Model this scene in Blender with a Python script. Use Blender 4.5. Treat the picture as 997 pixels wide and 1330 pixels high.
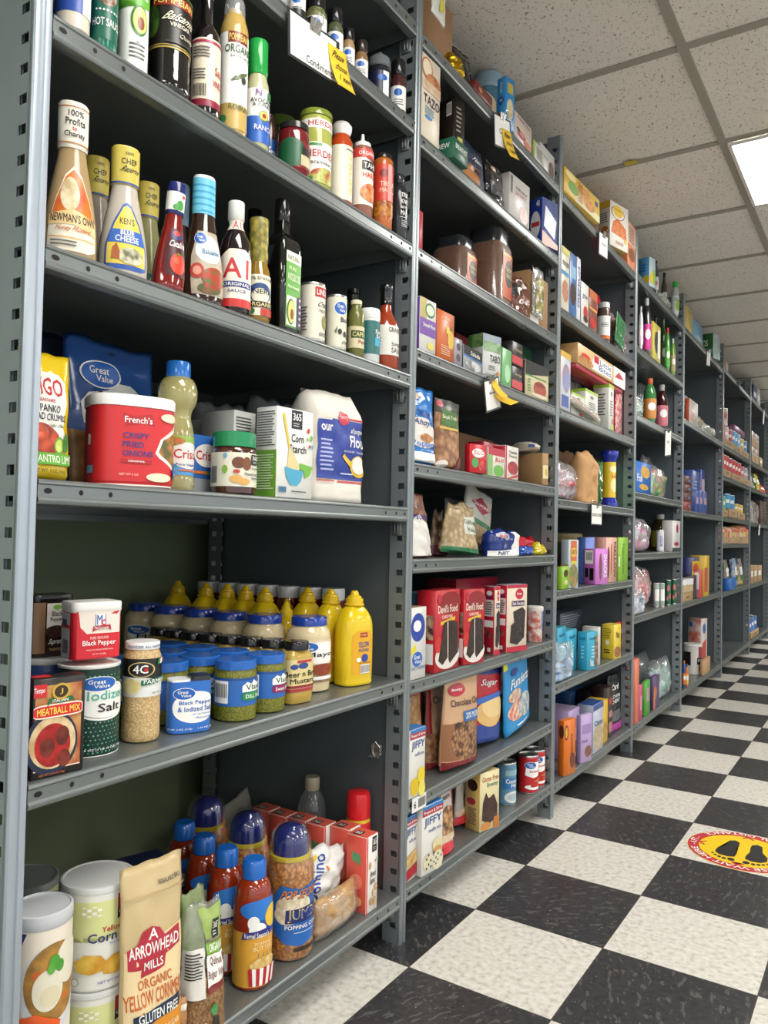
import bpy, bmesh, math, random
from mathutils import Vector, Matrix, noise
R = math.radians
for o in list(bpy.data.objects): bpy.data.objects.remove(o, do_unlink=True)
S = bpy.context.scene; COL = S.collection

# ---------------------------------------------------------------- camera, world, exposure
cam_d = bpy.data.cameras.new('camera'); cam = bpy.data.objects.new('camera', cam_d); COL.objects.link(cam)
cam.matrix_world = Matrix(((0.844865,-0.002053,0.534976,0.872915),(0.534588,-0.035017,-0.844387,-1.329910),(0.020467,0.999385,-0.028487,0.883803),(0.000000,0.000000,0.000000,1.000000)))
cam_d.sensor_fit = 'HORIZONTAL'; cam_d.sensor_width = 36.0; cam_d.lens = 36.0*1019.8/997.0
cam_d.clip_start = 0.02; cam_d.clip_end = 60
S.camera = cam
W = bpy.data.worlds.new('room_air'); S.world = W; W.use_nodes = True
W.node_tree.nodes['Background'].inputs[0].default_value = (0.86, 0.93, 1.0, 1)
W.node_tree.nodes['Background'].inputs[1].default_value = 1.2
S.view_settings.view_transform = 'Standard'; S.view_settings.look = 'None'
S.view_settings.gamma = 1.0; S.view_settings.use_curve_mapping = False
S.view_settings.exposure = 0.1
LAMP_POWER = 14.0

# ---------------------------------------------------------------- materials
def lin(h):
    h = h.lstrip('#')
    if len(h) == 3: h = ''.join(c*2 for c in h)
    v = [int(h[i:i+2], 16)/255 for i in (0, 2, 4)]
    return tuple(x/12.92 if x <= .04045 else ((x+.055)/1.055)**2.4 for x in v) + (1,)
_m = {}
def newmat(name):
    m = bpy.data.materials.new(name); m.use_nodes = True
    return m, m.node_tree, m.node_tree.nodes['Principled BSDF']
def M(spec):
    """'rrggbb' carton, 'g:' glossy plastic, 'k:' very glossy glass-like opaque, 'p:' matt paper, 'm:' metal, 'c:' clear, 'f:' thin film, 'n:a:b:scale' two-colour mottled print"""
    if not isinstance(spec, str): return spec
    if spec in _m: return _m[spec]
    parts = spec.split(':'); kind = parts[0] if len(parts) > 1 else 'b'
    m, nt, b = newmat('mat_' + spec.replace(':', '_'))
    I = b.inputs
    col = parts[1] if len(parts) > 1 else parts[0]
    I['Base Color'].default_value = lin(col)
    if kind == 'b': I['Roughness'].default_value = .36
    elif kind == 'g': I['Roughness'].default_value = .16
    elif kind == 'k': I['Roughness'].default_value = .06; I['Coat Weight'].default_value = .6; I['Coat Roughness'].default_value = .03
    elif kind == 'p': I['Roughness'].default_value = .75
    elif kind == 'm': I['Roughness'].default_value = .25; I['Metallic'].default_value = .9
    elif kind == 'c':
        I['Roughness'].default_value = .04; I['Transmission Weight'].default_value = .7; I['IOR'].default_value = 1.2
    elif kind == 'f':
        nt.nodes.remove(b)
        tr = nt.nodes.new('ShaderNodeBsdfTransparent'); gl = nt.nodes.new('ShaderNodeBsdfGlossy'); df = nt.nodes.new('ShaderNodeBsdfDiffuse')
        mx = nt.nodes.new('ShaderNodeMixShader'); m2 = nt.nodes.new('ShaderNodeMixShader'); lw = nt.nodes.new('ShaderNodeLayerWeight'); mr = nt.nodes.new('ShaderNodeMapRange')
        gl.inputs[0].default_value = (1, 1, 1, 1); gl.inputs[1].default_value = .12; df.inputs[0].default_value = lin(col)
        a = float(parts[2]) if len(parts) > 2 else .12
        lw.inputs[0].default_value = .35; mr.inputs[3].default_value = .035; mr.inputs[4].default_value = .42
        m2.inputs[0].default_value = a
        L = nt.links.new
        L(lw.outputs['Facing'], mr.inputs[0]); L(mr.outputs[0], mx.inputs[0])
        L(tr.outputs[0], m2.inputs[1]); L(df.outputs[0], m2.inputs[2]); L(m2.outputs[0], mx.inputs[1]); L(gl.outputs[0], mx.inputs[2])
        L(mx.outputs[0], nt.nodes['Material Output'].inputs[0])
    elif kind in ('n', 'v'):
        sc = float(parts[3]); L = nt.links.new
        tc = nt.nodes.new('ShaderNodeTexCoord'); cr = nt.nodes.new('ShaderNodeValToRGB')
        if kind == 'n':
            t = nt.nodes.new('ShaderNodeTexNoise'); t.inputs['Scale'].default_value = sc; t.inputs['Detail'].default_value = 4; out = t.outputs[0]
            cr.color_ramp.elements[0].position = .38; cr.color_ramp.elements[1].position = .62
        else:
            t = nt.nodes.new('ShaderNodeTexVoronoi'); t.inputs['Scale'].default_value = sc; out = t.outputs['Distance']
            cr.color_ramp.elements[0].position = .15; cr.color_ramp.elements[1].position = .75
        L(tc.outputs['Object'], t.inputs['Vector']); L(out, cr.inputs[0])
        cr.color_ramp.elements[0].color = lin(parts[1]); cr.color_ramp.elements[1].color = lin(parts[2])
        L(cr.outputs[0], I['Base Color']); I['Roughness'].default_value = .35
        if kind == 'v':
            bp = nt.nodes.new('ShaderNodeBump'); bp.inputs['Strength'].default_value = .6; bp.inputs['Distance'].default_value = .0012; bp.invert = True
            L(out, bp.inputs['Height']); L(bp.outputs[0], I['Normal'])
    _m[spec] = m
    return m

# ---------------------------------------------------------------- object helpers
def tag(o, label=None, cat=None, group=None, kind=None):
    if label: o['label'] = label
    if cat: o['category'] = cat
    if group: o['group'] = group
    if kind: o['kind'] = kind
    return o
def thing(name, label, cat, loc=(0, 0, 0), rz=0, group=None):
    o = bpy.data.objects.new(name, None); COL.objects.link(o); o.empty_display_size = .02
    o.location = loc; o.rotation_euler = (0, 0, R(rz))
    return tag(o, label, cat, group)
def link(name, me, mats, parent=None, smooth=35):
    for m in (mats if isinstance(mats, (list, tuple)) else [mats]): me.materials.append(M(m))
    if smooth:
        for p in me.polygons: p.use_smooth = True
        me.set_sharp_from_angle(angle=R(smooth))
    o = bpy.data.objects.new(name, me); COL.objects.link(o)
    if parent: o.parent = parent
    return o
def mesh(name, vs, fs, mats, parent=None, smooth=35, mi=None):
    me = bpy.data.meshes.new(name); me.from_pydata([tuple(v) for v in vs], [], fs)
    if mi:
        for p, k in zip(me.polygons, mi): p.material_index = k
    me.update()
    return link(name, me, mats, parent, smooth)
class MB:
    """collects simple solids and links them as ONE mesh"""
    def __init__(s): s.v = []; s.f = []; s.mi = []
    def box(s, a, b, k=0):
        n = len(s.v); (x0, y0, z0), (x1, y1, z1) = a, b
        s.v += [(x0,y0,z0),(x1,y0,z0),(x1,y1,z0),(x0,y1,z0),(x0,y0,z1),(x1,y0,z1),(x1,y1,z1),(x0,y1,z1)]
        s.f += [tuple(n+i for i in q) for q in ((3,2,1,0),(4,5,6,7),(0,1,5,4),(1,2,6,5),(2,3,7,6),(3,0,4,7))]; s.mi += [k]*6; return s
    def extr(s, prof, y0, y1, k=0, caps=True):
        """(x,z) outline swept along y"""
        n = len(s.v); c = len(prof)
        s.v += [(x, y0, z) for x, z in prof] + [(x, y1, z) for x, z in prof]
        s.f += [(n+i, n+(i+1) % c, n+c+(i+1) % c, n+c+i) for i in range(c)]; s.mi += [k]*c
        if caps: s.f += [tuple(n+i for i in reversed(range(c))), tuple(n+c+i for i in range(c))]; s.mi += [k]*2
        return s
    def tube(s, pts, r, seg=8, k=0):
        pts = [Vector(p) for p in pts]; n = len(s.v)
        for i, p in enumerate(pts):
            d = (pts[min(i+1, len(pts)-1)] - pts[max(i-1, 0)]).normalized()
            a = d.orthogonal().normalized() if i == 0 else (a - d*a.dot(d)).normalized()
            b = d.cross(a)
            for j in range(seg):
                t = 2*math.pi*j/seg; s.v.append(tuple(p + (a*math.cos(t)+b*math.sin(t))*r))
        for i in range(len(pts)-1):
            for j in range(seg):
                s.f.append((n+i*seg+j, n+i*seg+(j+1) % seg, n+(i+1)*seg+(j+1) % seg, n+(i+1)*seg+j)); s.mi.append(k)
        s.f += [tuple(n+j for j in reversed(range(seg))), tuple(n+(len(pts)-1)*seg+j for j in range(seg))]; s.mi += [k]*2
        return s
    def build(s, name, mats, parent=None, smooth=35): return mesh(name, s.v, s.f, mats, parent, smooth, s.mi)
def bevel(o, w, seg=2):
    bm = bmesh.new(); bm.from_mesh(o.data)
    es = [e for e in bm.edges if len(e.link_faces) == 2 and e.calc_face_angle(0) > .6]
    bmesh.ops.bevel(bm, geom=es, offset=w, segments=seg, affect='EDGES', clamp_overlap=True)
    bm.to_mesh(o.data); bm.free()
    for p in o.data.polygons: p.use_smooth = True
    o.data.set_sharp_from_angle(angle=R(50))
    return o

# ---------------------------------------------------------------- surfaces a print can lie on
class Flat:
    nu = nv = 0
    def __init__(s, o, u, v, w, h):
        s.o = Vector(o); s.u = Vector(u); s.v = Vector(v); s.w = w; s.h = h; s.n = s.u.cross(s.v)
    def at(s, u, v, off): return s.o + s.u*(u*s.w) + s.v*(v*s.h) + s.n*off
class Round:
    nv = 0
    def __init__(s, rz, z0, z1, ang, a0=0, sx=1, sy=1, n=2, nv=0, lean=0):
        s.rz, s.z0, s.z1, s.ang, s.a0, s.sx, s.sy, s.n = rz, z0, z1, R(ang), R(a0), sx, sy, n
        s.nu = max(3, int(ang/(9 if n == 2 else 5))); s.nv = nv or (10 if max(abs(rz(z0+(z1-z0)*i/8)-rz(z0)) for i in range(9)) > .0008 else 0)
    def at(s, u, v, off):
        a = s.a0 + (u-.5)*s.ang; z = s.z0 + v*(s.z1-s.z0); c, q = math.cos(a), math.sin(a)
        k = (abs(c)**s.n + abs(q)**s.n)**(-1/s.n)
        r = s.rz(z)*k
        return Vector(((r*s.sx+off)*c, (r*s.sy+off)*q, z))
class Fn:
    def __init__(s, f, nu=10, nv=10):
        s.f = f; s.nu = nu; s.nv = nv
        s.g = [[Vector(f(i/nu, j/nv)) for i in range(nu+1)] for j in range(nv+1)]
    def at(s, u, v, off):
        u = min(max(u, 0), 1)*s.nu; v = min(max(v, 0), 1)*s.nv; i = min(int(u), s.nu-1); j = min(int(v), s.nv-1); a = u-i; b = v-j; g = s.g
        return (g[j][i]*(1-a)+g[j][i+1]*a)*(1-b) + (g[j+1][i]*(1-a)+g[j+1][i+1]*a)*b + Vector((off, 0, 0))
_txt = {}
def textmesh(t):
    if t in _txt: return _txt[t]
    cu = bpy.data.curves.new('lettering', 'FONT'); cu.body = t; cu.resolution_u = 2
    ob = bpy.data.objects.new('lettering', cu); me = ob.to_mesh()
    vs = [(v.co.x, v.co.y) for v in me.vertices]; fs = [tuple(p.vertices) for p in me.polygons]
    ob.to_mesh_clear(); bpy.data.objects.remove(ob); bpy.data.curves.remove(cu)
    n = len(vs); e = ((0, 0), (.024, 0), (.012, .016), (.012, -.016))
    fs = [tuple(i+k*n for i in f) for k in range(4) for f in fs]; vs = [(x+a, y+b) for a, b in e for x, y in vs]
    if not vs: vs = [(0, 0), (1, 0), (1, 1)]; fs = [(0, 1, 2)]
    x0 = min(v[0] for v in vs); x1 = max(v[0] for v in vs); y0 = min(v[1] for v in vs); y1 = max(v[1] for v in vs)
    vs = [((x-x0)/(x1-x0+1e-9), (y-y0)/(y1-y0+1e-9)) for x, y in vs]
    _txt[t] = (vs, fs); return _txt[t]
def prim(it):
    k = it[0]
    if k == 'r': _, c, a, b, d, e = it; return [(a, b), (d, b), (d, e), (a, e)], [(0, 1, 2, 3)]
    if k == 'e':
        _, c, a, b, ru, rv = it; n = 28
        return [(a+ru*math.cos(2*math.pi*i/n), b+rv*math.sin(2*math.pi*i/n)) for i in range(n)], [tuple(range(n))]
    if k == 'p': return list(it[2]), [tuple(range(len(it[2])))]
    if k == 't':
        vs, fs = textmesh(it[2]); u0, v0, u1, v1 = it[3:7]; sh = it[7] if len(it) > 7 else 0; rot = it[8] if len(it) > 8 else 0
        if rot: vs = [(1-y, x) for x, y in vs] if rot > 0 else [(y, 1-x) for x, y in vs]
        return [(u0+(x+sh*y)*(u1-u0), v0+y*(v1-v0)) for x, y in vs], fs
    if k == 'l':      # lines of fine print
        _, c, u0, v0, u1, v1, n = it; vs = []; fs = []; rnd = random.Random(n)
        for i in range(n):
            h = (v1-v0)/n; b = v0+h*i+h*.3; e = u1-(u1-u0)*rnd.random()*.25; q = len(vs)
            vs += [(u0, b), (e, b), (e, b+h*.42), (u0, b+h*.42)]; fs.append((q, q+1, q+2, q+3))
        return vs, fs
    if k == 'b':      # barcode
        _, c, u0, v0, u1, v1 = it; vs = []; fs = []; rnd = random.Random(5); x = u0
        while x < u1:
            w = (u1-u0)*(.02+.03*rnd.random()); q = len(vs); vs += [(x, v0), (x+w, v0), (x+w, v1), (x, v1)]; fs.append((q, q+1, q+2, q+3)); x += w*2.1
        return vs, fs
    raise ValueError(k)
def decal(name, surf, items, parent, step=.00022, base=.0005):
    mats = []; bm = bmesh.new(); lay = bm.faces.layers.int.new('k')
    allv = []
    k = 0; last = None; same = 0
    for it in items:
        vs, fs = prim(it); c = it[1]
        if last is not None and c != last: k += 1; same = 0
        last = c; same = (same+1) % 4; q4 = max(1, len(vs)//4)
        if c not in mats: mats.append(c)
        bv = [bm.verts.new((x, y, k+same*.06+(min(3, i//q4)*.13 if it[0] == 't' else 0))) for i, (x, y) in enumerate(vs)]
        for f in fs:
            if len(set(f)) < 3: continue
            try: fc = bm.faces.new([bv[i] for i in f])
            except ValueError: continue
            fc.material_index = mats.index(c)
    bmesh.ops.triangulate(bm, faces=[f for f in bm.faces if len(f.verts) > 3], ngon_method='EAR_CLIP')
    if surf.nu:
        for ax, n in ((0, surf.nu), (1, surf.nv)):
            for i in range(1, n):
                no = (1, 0, 0) if ax == 0 else (0, 1, 0); co = (i/n, 0, 0) if ax == 0 else (0, i/n, 0)
                bmesh.ops.bisect_plane(bm, geom=bm.verts[:]+bm.edges[:]+bm.faces[:], plane_co=co, plane_no=no)
    bmesh.ops.triangulate(bm, faces=[f for f in bm.faces if len(f.verts) > 4])
    for v in bm.verts:
        u, w, k = v.co; v.co = surf.at(u, w, base+k*step)
    me = bpy.data.meshes.new(name); bm.to_mesh(me); bm.free()
    # print faces look outwards
    return link(name, me, mats, parent, 0 if not surf.nu else 60)

# ---------------------------------------------------------------- vessels
def lathe(name, prof, mat, parent, sx=1, sy=1, n=2, seg=36, close=True):
    vs = []; fs = []
    for r, z in prof:
        for j in range(seg):
            a = 2*math.pi*j/seg; c, q = math.cos(a), math.sin(a); k = (abs(c)**n+abs(q)**n)**(-1/n) if n != 2 else 1
            vs.append((r*k*c*sx, r*k*q*sy, z))
    for i in range(len(prof)-1):
        for j in range(seg): fs.append((i*seg+j, i*seg+(j+1) % seg, (i+1)*seg+(j+1) % seg, (i+1)*seg+j))
    if close: fs += [tuple(reversed(range(seg))), tuple((len(prof)-1)*seg+j for j in range(seg))]
    return mesh(name, vs, fs, mat, parent, 40)
def rfun(profs):
    def f(z):
        best = 0
        for pr in profs:
            for (r0, z0), (r1, z1) in zip(pr, pr[1:]):
                if min(z0, z1) - 1e-6 <= z <= max(z0, z1) + 1e-6 and abs(z1-z0) > 1e-6:
                    best = max(best, r0+(r1-r0)*(z-z0)/(z1-z0))
        return best or max(r for r, _ in profs[0])
    return f
def smoothp(pr, it=1):
    for _ in range(it):
        out = [pr[0]]
        for a, b in zip(pr, pr[1:]):
            out += [(a[0]*.75+b[0]*.25, a[1]*.75+b[1]*.25), (a[0]*.25+b[0]*.75, a[1]*.25+b[1]*.75)]
        pr = out+[pr[-1]]
    return pr
def vessel(name, label, cat, P, parts, decals=(), rz=0, sx=1, sy=1, n=2, group=None, tilt=None, seg=36, prefs=None):
    """P=(x,y,z,r,h); parts (name, material, [(r,z)...] as fractions of r and h [, n, smoothing]); decals (part name, z0, z1, angle, facing, items)"""
    x, y, z, r, h = P
    if tilt: z += r*math.sin(R(max(abs(tilt[0]), abs(tilt[1]))))
    t = thing(name, label, cat, (x, y, z), rz, group)
    if tilt: t.rotation_euler = (R(tilt[0]), R(tilt[1]), R(rz))
    first = None; profs = []; seg = 40 if n == 2 else 48
    for p in parts:
        pr = [(a*r, b*h) for a, b in p[2]]; pn = p[3] if len(p) > 3 else n
        if len(p) > 4 and p[4]: pr = smoothp(pr, p[4])
        same = pn == n
        fx, fy = (sx, sy) if same else ((1, 1))
        lo_ = lathe(p[0], pr, p[1], t, fx, fy, pn, seg)
        if not first: first = lo_
        if same: profs.append(pr)
    f = rfun(profs)
    for d in decals:
        if y < .2 and n == 2 and not rz and d[3] <= 260: d = tuple(d[:4]) + (d[4]-15,) + tuple(d[5:])
        decal(d[0], Round(f, d[1]*h, d[2]*h, d[3], d[4], sx, sy, n, 12 if len(d) > 6 else 0), d[5], t if 'neck' in d[0] or 'lid' in d[0] else first, base=.0005 if n == 2 else .0008)
    return t

# ready profiles (fractions)
CYL = [(.0,.0),(.94,.0),(1,.012),(1,.99),(.97,1)]
def jar(name, label, cat, P, body, lid, decals=(), liddepth=.14, lidr=.93, shoulder=.1, **k):
    zb = 1-liddepth
    return vessel(name, label, cat, P, [
        ('jar_body', body, [(0,0),(.9,0),(1,.03),(1,zb-shoulder),(.96,zb-shoulder*.45),(lidr*.93,zb-.005),(lidr*.93,zb+.02)], k.get('n', 2), 1),
        ('lid', lid, [(lidr*.9,zb),(lidr,zb+.004),(lidr,1-.015),(lidr*.95,1),(0,1)], 2)], decals, **k)
def can(name, label, cat, P, side, top='m:c8c8c4', decals=(), lid=None, **k):
    rim = [(0,0),(.97,0),(1,.01),(1,.03),(.97,.035)]
    parts = [('can_body', side, [(.96,.03),(.975,.035),(.975,.965),(.96,.97)], 2),
             ('base_rim', top, rim, 2),
             ('can_end' if not lid else 'lid', lid or top, ([(.97,.955),(1,.96),(1,.995),(.985,1),(.93,.997),(.92,.975),(0,.975)] if not lid else
              [(1.01,.935),(1.03,.94),(1.03,.99),(1.0,1),(.93,1),(.9,.985),(0,.985)]), 2)]
    return vessel(name, label, cat, P, parts, decals, **k)

# ---------------------------------------------------------------- cartons
def carton(name, label, cat, P, cols, front=(), left=(), top=(), group=None, group_parts=True, dark=None, tilt=None, bev=.0012, flap=True, pname='carton'):
    """P=(x,y,z,rot,w,d,h): front-left-bottom corner; cols (front, side, top)"""
    x, y, z, rot, w, d, h = P
    c, s = math.cos(R(rot)), math.sin(R(rot))
    cx, cy = x + (-d/2)*c - (w/2)*s, y + (-d/2)*s + (w/2)*c
    t = thing(name, label, cat, (cx, cy, z), rot, group)
    if tilt: t.rotation_euler = (R(tilt[0]), R(tilt[1]), R(rot))
    m = MB(); m.box((-d/2, -w/2, 0), (d/2, w/2, h)); m.mi = [2, 2, 1, 0, 1, 0]
    cols = (cols, cols, cols) if isinstance(cols, str) else cols
    o = m.build(pname, list(cols), t, 0); bevel(o, bev, 1)
    if flap and h > .05:
        mm = MB(); e = .0006; lc = cols[2]
        mm.box((-d/2+.004, -w/2+.0005, h), (d/2-.0012, w/2-.0005, h+e)); mm.build('top_flap', lc, t, 0)
    if front: decal('front_print', Flat((d/2, -w/2, 0), (0, 1, 0), (0, 0, 1), w, h), front, o)
    if left: decal('side_print', Flat((-d/2, -w/2, 0), (1, 0, 0), (0, 0, 1), d, h), left, o)
    if top: decal('top_print', Flat((-d/2, -w/2, h+.0006), (1, 0, 0), (0, 1, 0), d, w), top, t)
    return t

# ---------------------------------------------------------------- bags
def bagfn(w, h, d, kind, wr=.004, seed=0, taper=0.0, topw=1.0):
    def f(u, v, side=1):
        q = abs(2*u-1); e = max(0, 1-q**2.6)**.55
        if kind == 'stand': t = (min(1, v/.06+.35))*(1-v*.98)**.6 if v < .9 else (1-.9*.98)**.6*(1-v)/.1*.6
        elif kind == 'gusset': t = 1 if v < .8 else 1-(v-.8)/.2*.75
        else: t = max(0, 1-abs(2*v-1)**2.6)**.6
        if kind == 'gusset': e = max(0, 1-q**8)**.4
        k = e*max(t, 0)
        ww = w*(1+(topw-1)*v); pinch = 1-taper*max(0, math.sin(math.pi*v))*.5
        nn = noise.noise(Vector((u*4+seed*7.3, v*5*h/w, seed+side*3))) + .5*noise.noise(Vector((u*9+seed, v*11*h/w, seed*2.1+side)))
        edge = min(1, 5*min(u, 1-u))*min(1, 6*v+.2)*min(1, 6*(1-v)+.15)
        xx = side*(d/2)*k + wr*nn*edge*(1 if side > 0 else 1)
        yy = (u-.5)*ww*pinch + wr*.8*noise.noise(Vector((seed*3.3, v*6, q)))*(1 if v > .05 else 0)
        zz = v*h + (wr*1.5*noise.noise(Vector((u*4, seed*5.1, 0))) if v > .9 else 0)
        return (xx, yy, zz)
    return f
def bagmesh(name, f, mat, parent, nu=18, nv=22):
    vs = []; fs = []
    for sd in (1, -1):
        b = len(vs)
        for j in range(nv+1):
            for i in range(nu+1):
                p = list(f(i/nu, j/nv, sd))
                vs.append(p)
        for j in range(nv):
            for i in range(nu):
                q = (b+j*(nu+1)+i, b+j*(nu+1)+i+1, b+(j+1)*(nu+1)+i+1, b+(j+1)*(nu+1)+i)
                fs.append(q if sd > 0 else q[::-1])
    o = mesh(name, vs, fs, mat, parent, 0)
    bm = bmesh.new(); bm.from_mesh(o.data)
    N = (nu+1)*(nv+1); bm.verts.ensure_lookup_table()
    pairs = {}
    for j in range(nv+1):
        for i in range(nu+1):
            if i in (0, nu) or j in (0, nv): pairs[bm.verts[N+j*(nu+1)+i]] = bm.verts[j*(nu+1)+i]
    bmesh.ops.weld_verts(bm, targetmap=pairs); bm.to_mesh(o.data); bm.free()
    for p in o.data.polygons: p.use_smooth = True
    return o
def bag(name, label, cat, P, col, kind='stand', print_=(), lean=0, roll=0, wr=.004, seed=1, topw=1.0, taper=0, seal=None, group=None, contents=None, pname='pouch', clear=None):
    x, y, z, rot, w, d, h = P
    c, s = math.cos(R(rot)), math.sin(R(rot))
    cx, cy = x + (-d/2)*c - (w/2)*s, y + (-d/2)*s + (w/2)*c
    z += abs(math.sin(R(roll)))*w/2 + abs(math.sin(R(lean)))*d*.35
    t = thing(name, label, cat, (cx, cy, z), rot, group)
    t.rotation_euler = (R(roll), R(-lean), R(rot))
    f = bagfn(w, h, d, kind, wr, seed, taper, topw)
    bo = bagmesh(pname, f, col, t)
    if contents:
        cc, v1, k = contents
        g = bagfn(w*.93, h*v1, d*.86, 'pillow' if kind == 'pillow' else 'gusset' if kind == 'gusset' else 'stand', wr*1.6, seed+5, taper)
        bagmesh('contents', lambda u, v, sd=1: (lambda p: (p[0], p[1], p[2]+.003))(g(u, v, sd)), cc, t)
    if print_: decal('front_print', Fn(f, 18, 22), print_, bo, step=.0003, base=.0012)
    if seal:
        decal('top_seal', Fn(f, 8, 3), [('r', seal, .0, .93, 1, 1)], t, base=.0005)
    return t


# ---------------------------------------------------------------- the room
def floor_mat():
    m, nt, b = newmat('floor_vinyl_tiles'); L = nt.links.new; N = nt.nodes.new
    tc = N('ShaderNodeTexCoord'); sp = N('ShaderNodeSeparateXYZ'); L(tc.outputs['Object'], sp.inputs[0])
    def mth(op, a, b_=None):
        n = N('ShaderNodeMath'); n.operation = op
        for i, q in enumerate((a, b_)):
            if q is None: continue
            if isinstance(q, (int, float)): n.inputs[i].default_value = q
            else: L(q, n.inputs[i])
        return n.outputs[0]
    ux = mth('DIVIDE', sp.outputs[0], .3048); uy = mth('DIVIDE', sp.outputs[1], .3048)
    fx = mth('FLOOR', ux); fy = mth('FLOOR', uy)
    par = mth('FLOORED_MODULO', mth('ADD', fx, fy), 2.0)           # 0 = light tile
    # fine seams between tiles
    gx = mth('ABSOLUTE', mth('SUBTRACT', mth('FRACT', ux), .5)); gy = mth('ABSOLUTE', mth('SUBTRACT', mth('FRACT', uy), .5))
    seam = mth('GREATER_THAN', mth('MAXIMUM', gx, gy), .4965)
    # per tile random number and random grain direction
    cmb = N('ShaderNodeCombineXYZ'); L(fx, cmb.inputs[0]); L(fy, cmb.inputs[1])
    wn = N('ShaderNodeTexWhiteNoise'); wn.noise_dimensions = '2D'; L(cmb.outputs[0], wn.inputs['Vector'])
    rot = N('ShaderNodeVectorRotate'); rot.rotation_type = 'Z_AXIS'; L(tc.outputs['Object'], rot.inputs['Vector']); L(mth('MULTIPLY', wn.outputs['Value'], 6.0), rot.inputs['Angle'])
    mp = N('ShaderNodeMapping'); mp.inputs['Scale'].default_value = (1, .33, 1); L(rot.outputs[0], mp.inputs[0])
    def noise_(sc, det=3, src=None):
        n = N('ShaderNodeTexNoise'); n.inputs['Scale'].default_value = sc; n.inputs['Detail'].default_value = det; L(src or tc.outputs['Object'], n.inputs['Vector']); return n.outputs[0]
    def ramp(v, stops):
        r = N('ShaderNodeValToRGB'); e = r.color_ramp.elements
        e[0].position, e[0].color = stops[0][0], lin(stops[0][1]); e[1].position, e[1].color = stops[-1][0], lin(stops[-1][1])
        for p, c in stops[1:-1]: q = e.new(p); q.color = lin(c)
        L(v, r.inputs[0]); return r.outputs[0]
    fleck = noise_(300, 2, mp.outputs[0]); mott = noise_(75, 4)
    white = ramp(mott, [(.3, 'b8b3a9'), (.42, 'cfcbc1'), (.55, 'dad7ce'), (.75, 'e6e3dc')])
    dark = ramp(mott, [(.3, '29292b'), (.7, '3c3c3e')])
    vein = noise_(90, 3, mp.outputs[0])
    mx0 = N('ShaderNodeMix'); mx0.data_type = 'RGBA'; L(mth('MULTIPLY', mth('GREATER_THAN', vein, .60), .25), mx0.inputs[0]); L(dark, mx0.inputs[6]); mx0.inputs[7].default_value = lin('8c8a86')
    mx1 = N('ShaderNodeMix'); mx1.data_type = 'RGBA'; L(mth('GREATER_THAN', fleck, .72), mx1.inputs[0]); L(mx0.outputs[2], mx1.inputs[6]); mx1.inputs[7].default_value = lin('b0aca4')
    mx2 = N('ShaderNodeMix'); mx2.data_type = 'RGBA'; L(par, mx2.inputs[0]); L(white, mx2.inputs[6]); L(mx1.outputs[2], mx2.inputs[7])
    mx3 = N('ShaderNodeMix'); mx3.data_type = 'RGBA'; L(seam, mx3.inputs[0]); L(mx2.outputs[2], mx3.inputs[6]); mx3.inputs[7].default_value = lin('4a463f')
    L(mx3.outputs[2], b.inputs['Base Color'])
    rr = N('ShaderNodeMapRange'); L(noise_(6, 3), rr.inputs[0]); rr.inputs[3].default_value = .26; rr.inputs[4].default_value = .42; L(rr.outputs[0], b.inputs['Roughness'])
    bp = N('ShaderNodeBump'); bp.inputs['Strength'].default_value = .15; bp.inputs['Distance'].default_value = .002; L(noise_(9, 2), bp.inputs['Height']); L(bp.outputs[0], b.inputs['Normal'])
    return m
def ceiling_mat():
    m, nt, b = newmat('acoustic_ceiling_tile'); L = nt.links.new; N = nt.nodes.new
    tc = N('ShaderNodeTexCoord')
    mp = N('ShaderNodeMapping'); mp.inputs['Scale'].default_value = (1, .6, 1); L(tc.outputs['Object'], mp.inputs[0])
    v = N('ShaderNodeTexNoise'); v.inputs['Scale'].default_value = 150; v.inputs['Detail'].default_value = 2.5; v.inputs['Distortion'].default_value = 1.2; L(mp.outputs[0], v.inputs['Vector'])
    r = N('ShaderNodeValToRGB'); e = r.color_ramp.elements; e[0].position = .32; e[0].color = lin('9b9285'); e[1].position = .40; e[1].color = lin('f2ece3'); L(v.outputs[0], r.inputs[0])
    n2 = N('ShaderNodeTexNoise'); n2.inputs['Scale'].default_value = 3; L(tc.outputs['Object'], n2.inputs['Vector'])
    mx = N('ShaderNodeMix'); mx.data_type = 'RGBA'; mx.blend_type = 'MULTIPLY'; mx.inputs[0].default_value = .12; L(r.outputs[0], mx.inputs[6]); L(n2.outputs[0], mx.inputs[7])
    L(mx.outputs[2], b.inputs['Base Color']); b.inputs['Roughness'].default_value = .95
    bp = N('ShaderNodeBump'); bp.inputs['Strength'].default_value = .5; bp.inputs['Distance'].default_value = .003; L(r.outputs[0], bp.inputs['Height']); L(bp.outputs[0], b.inputs['Normal'])
    return m
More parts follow.
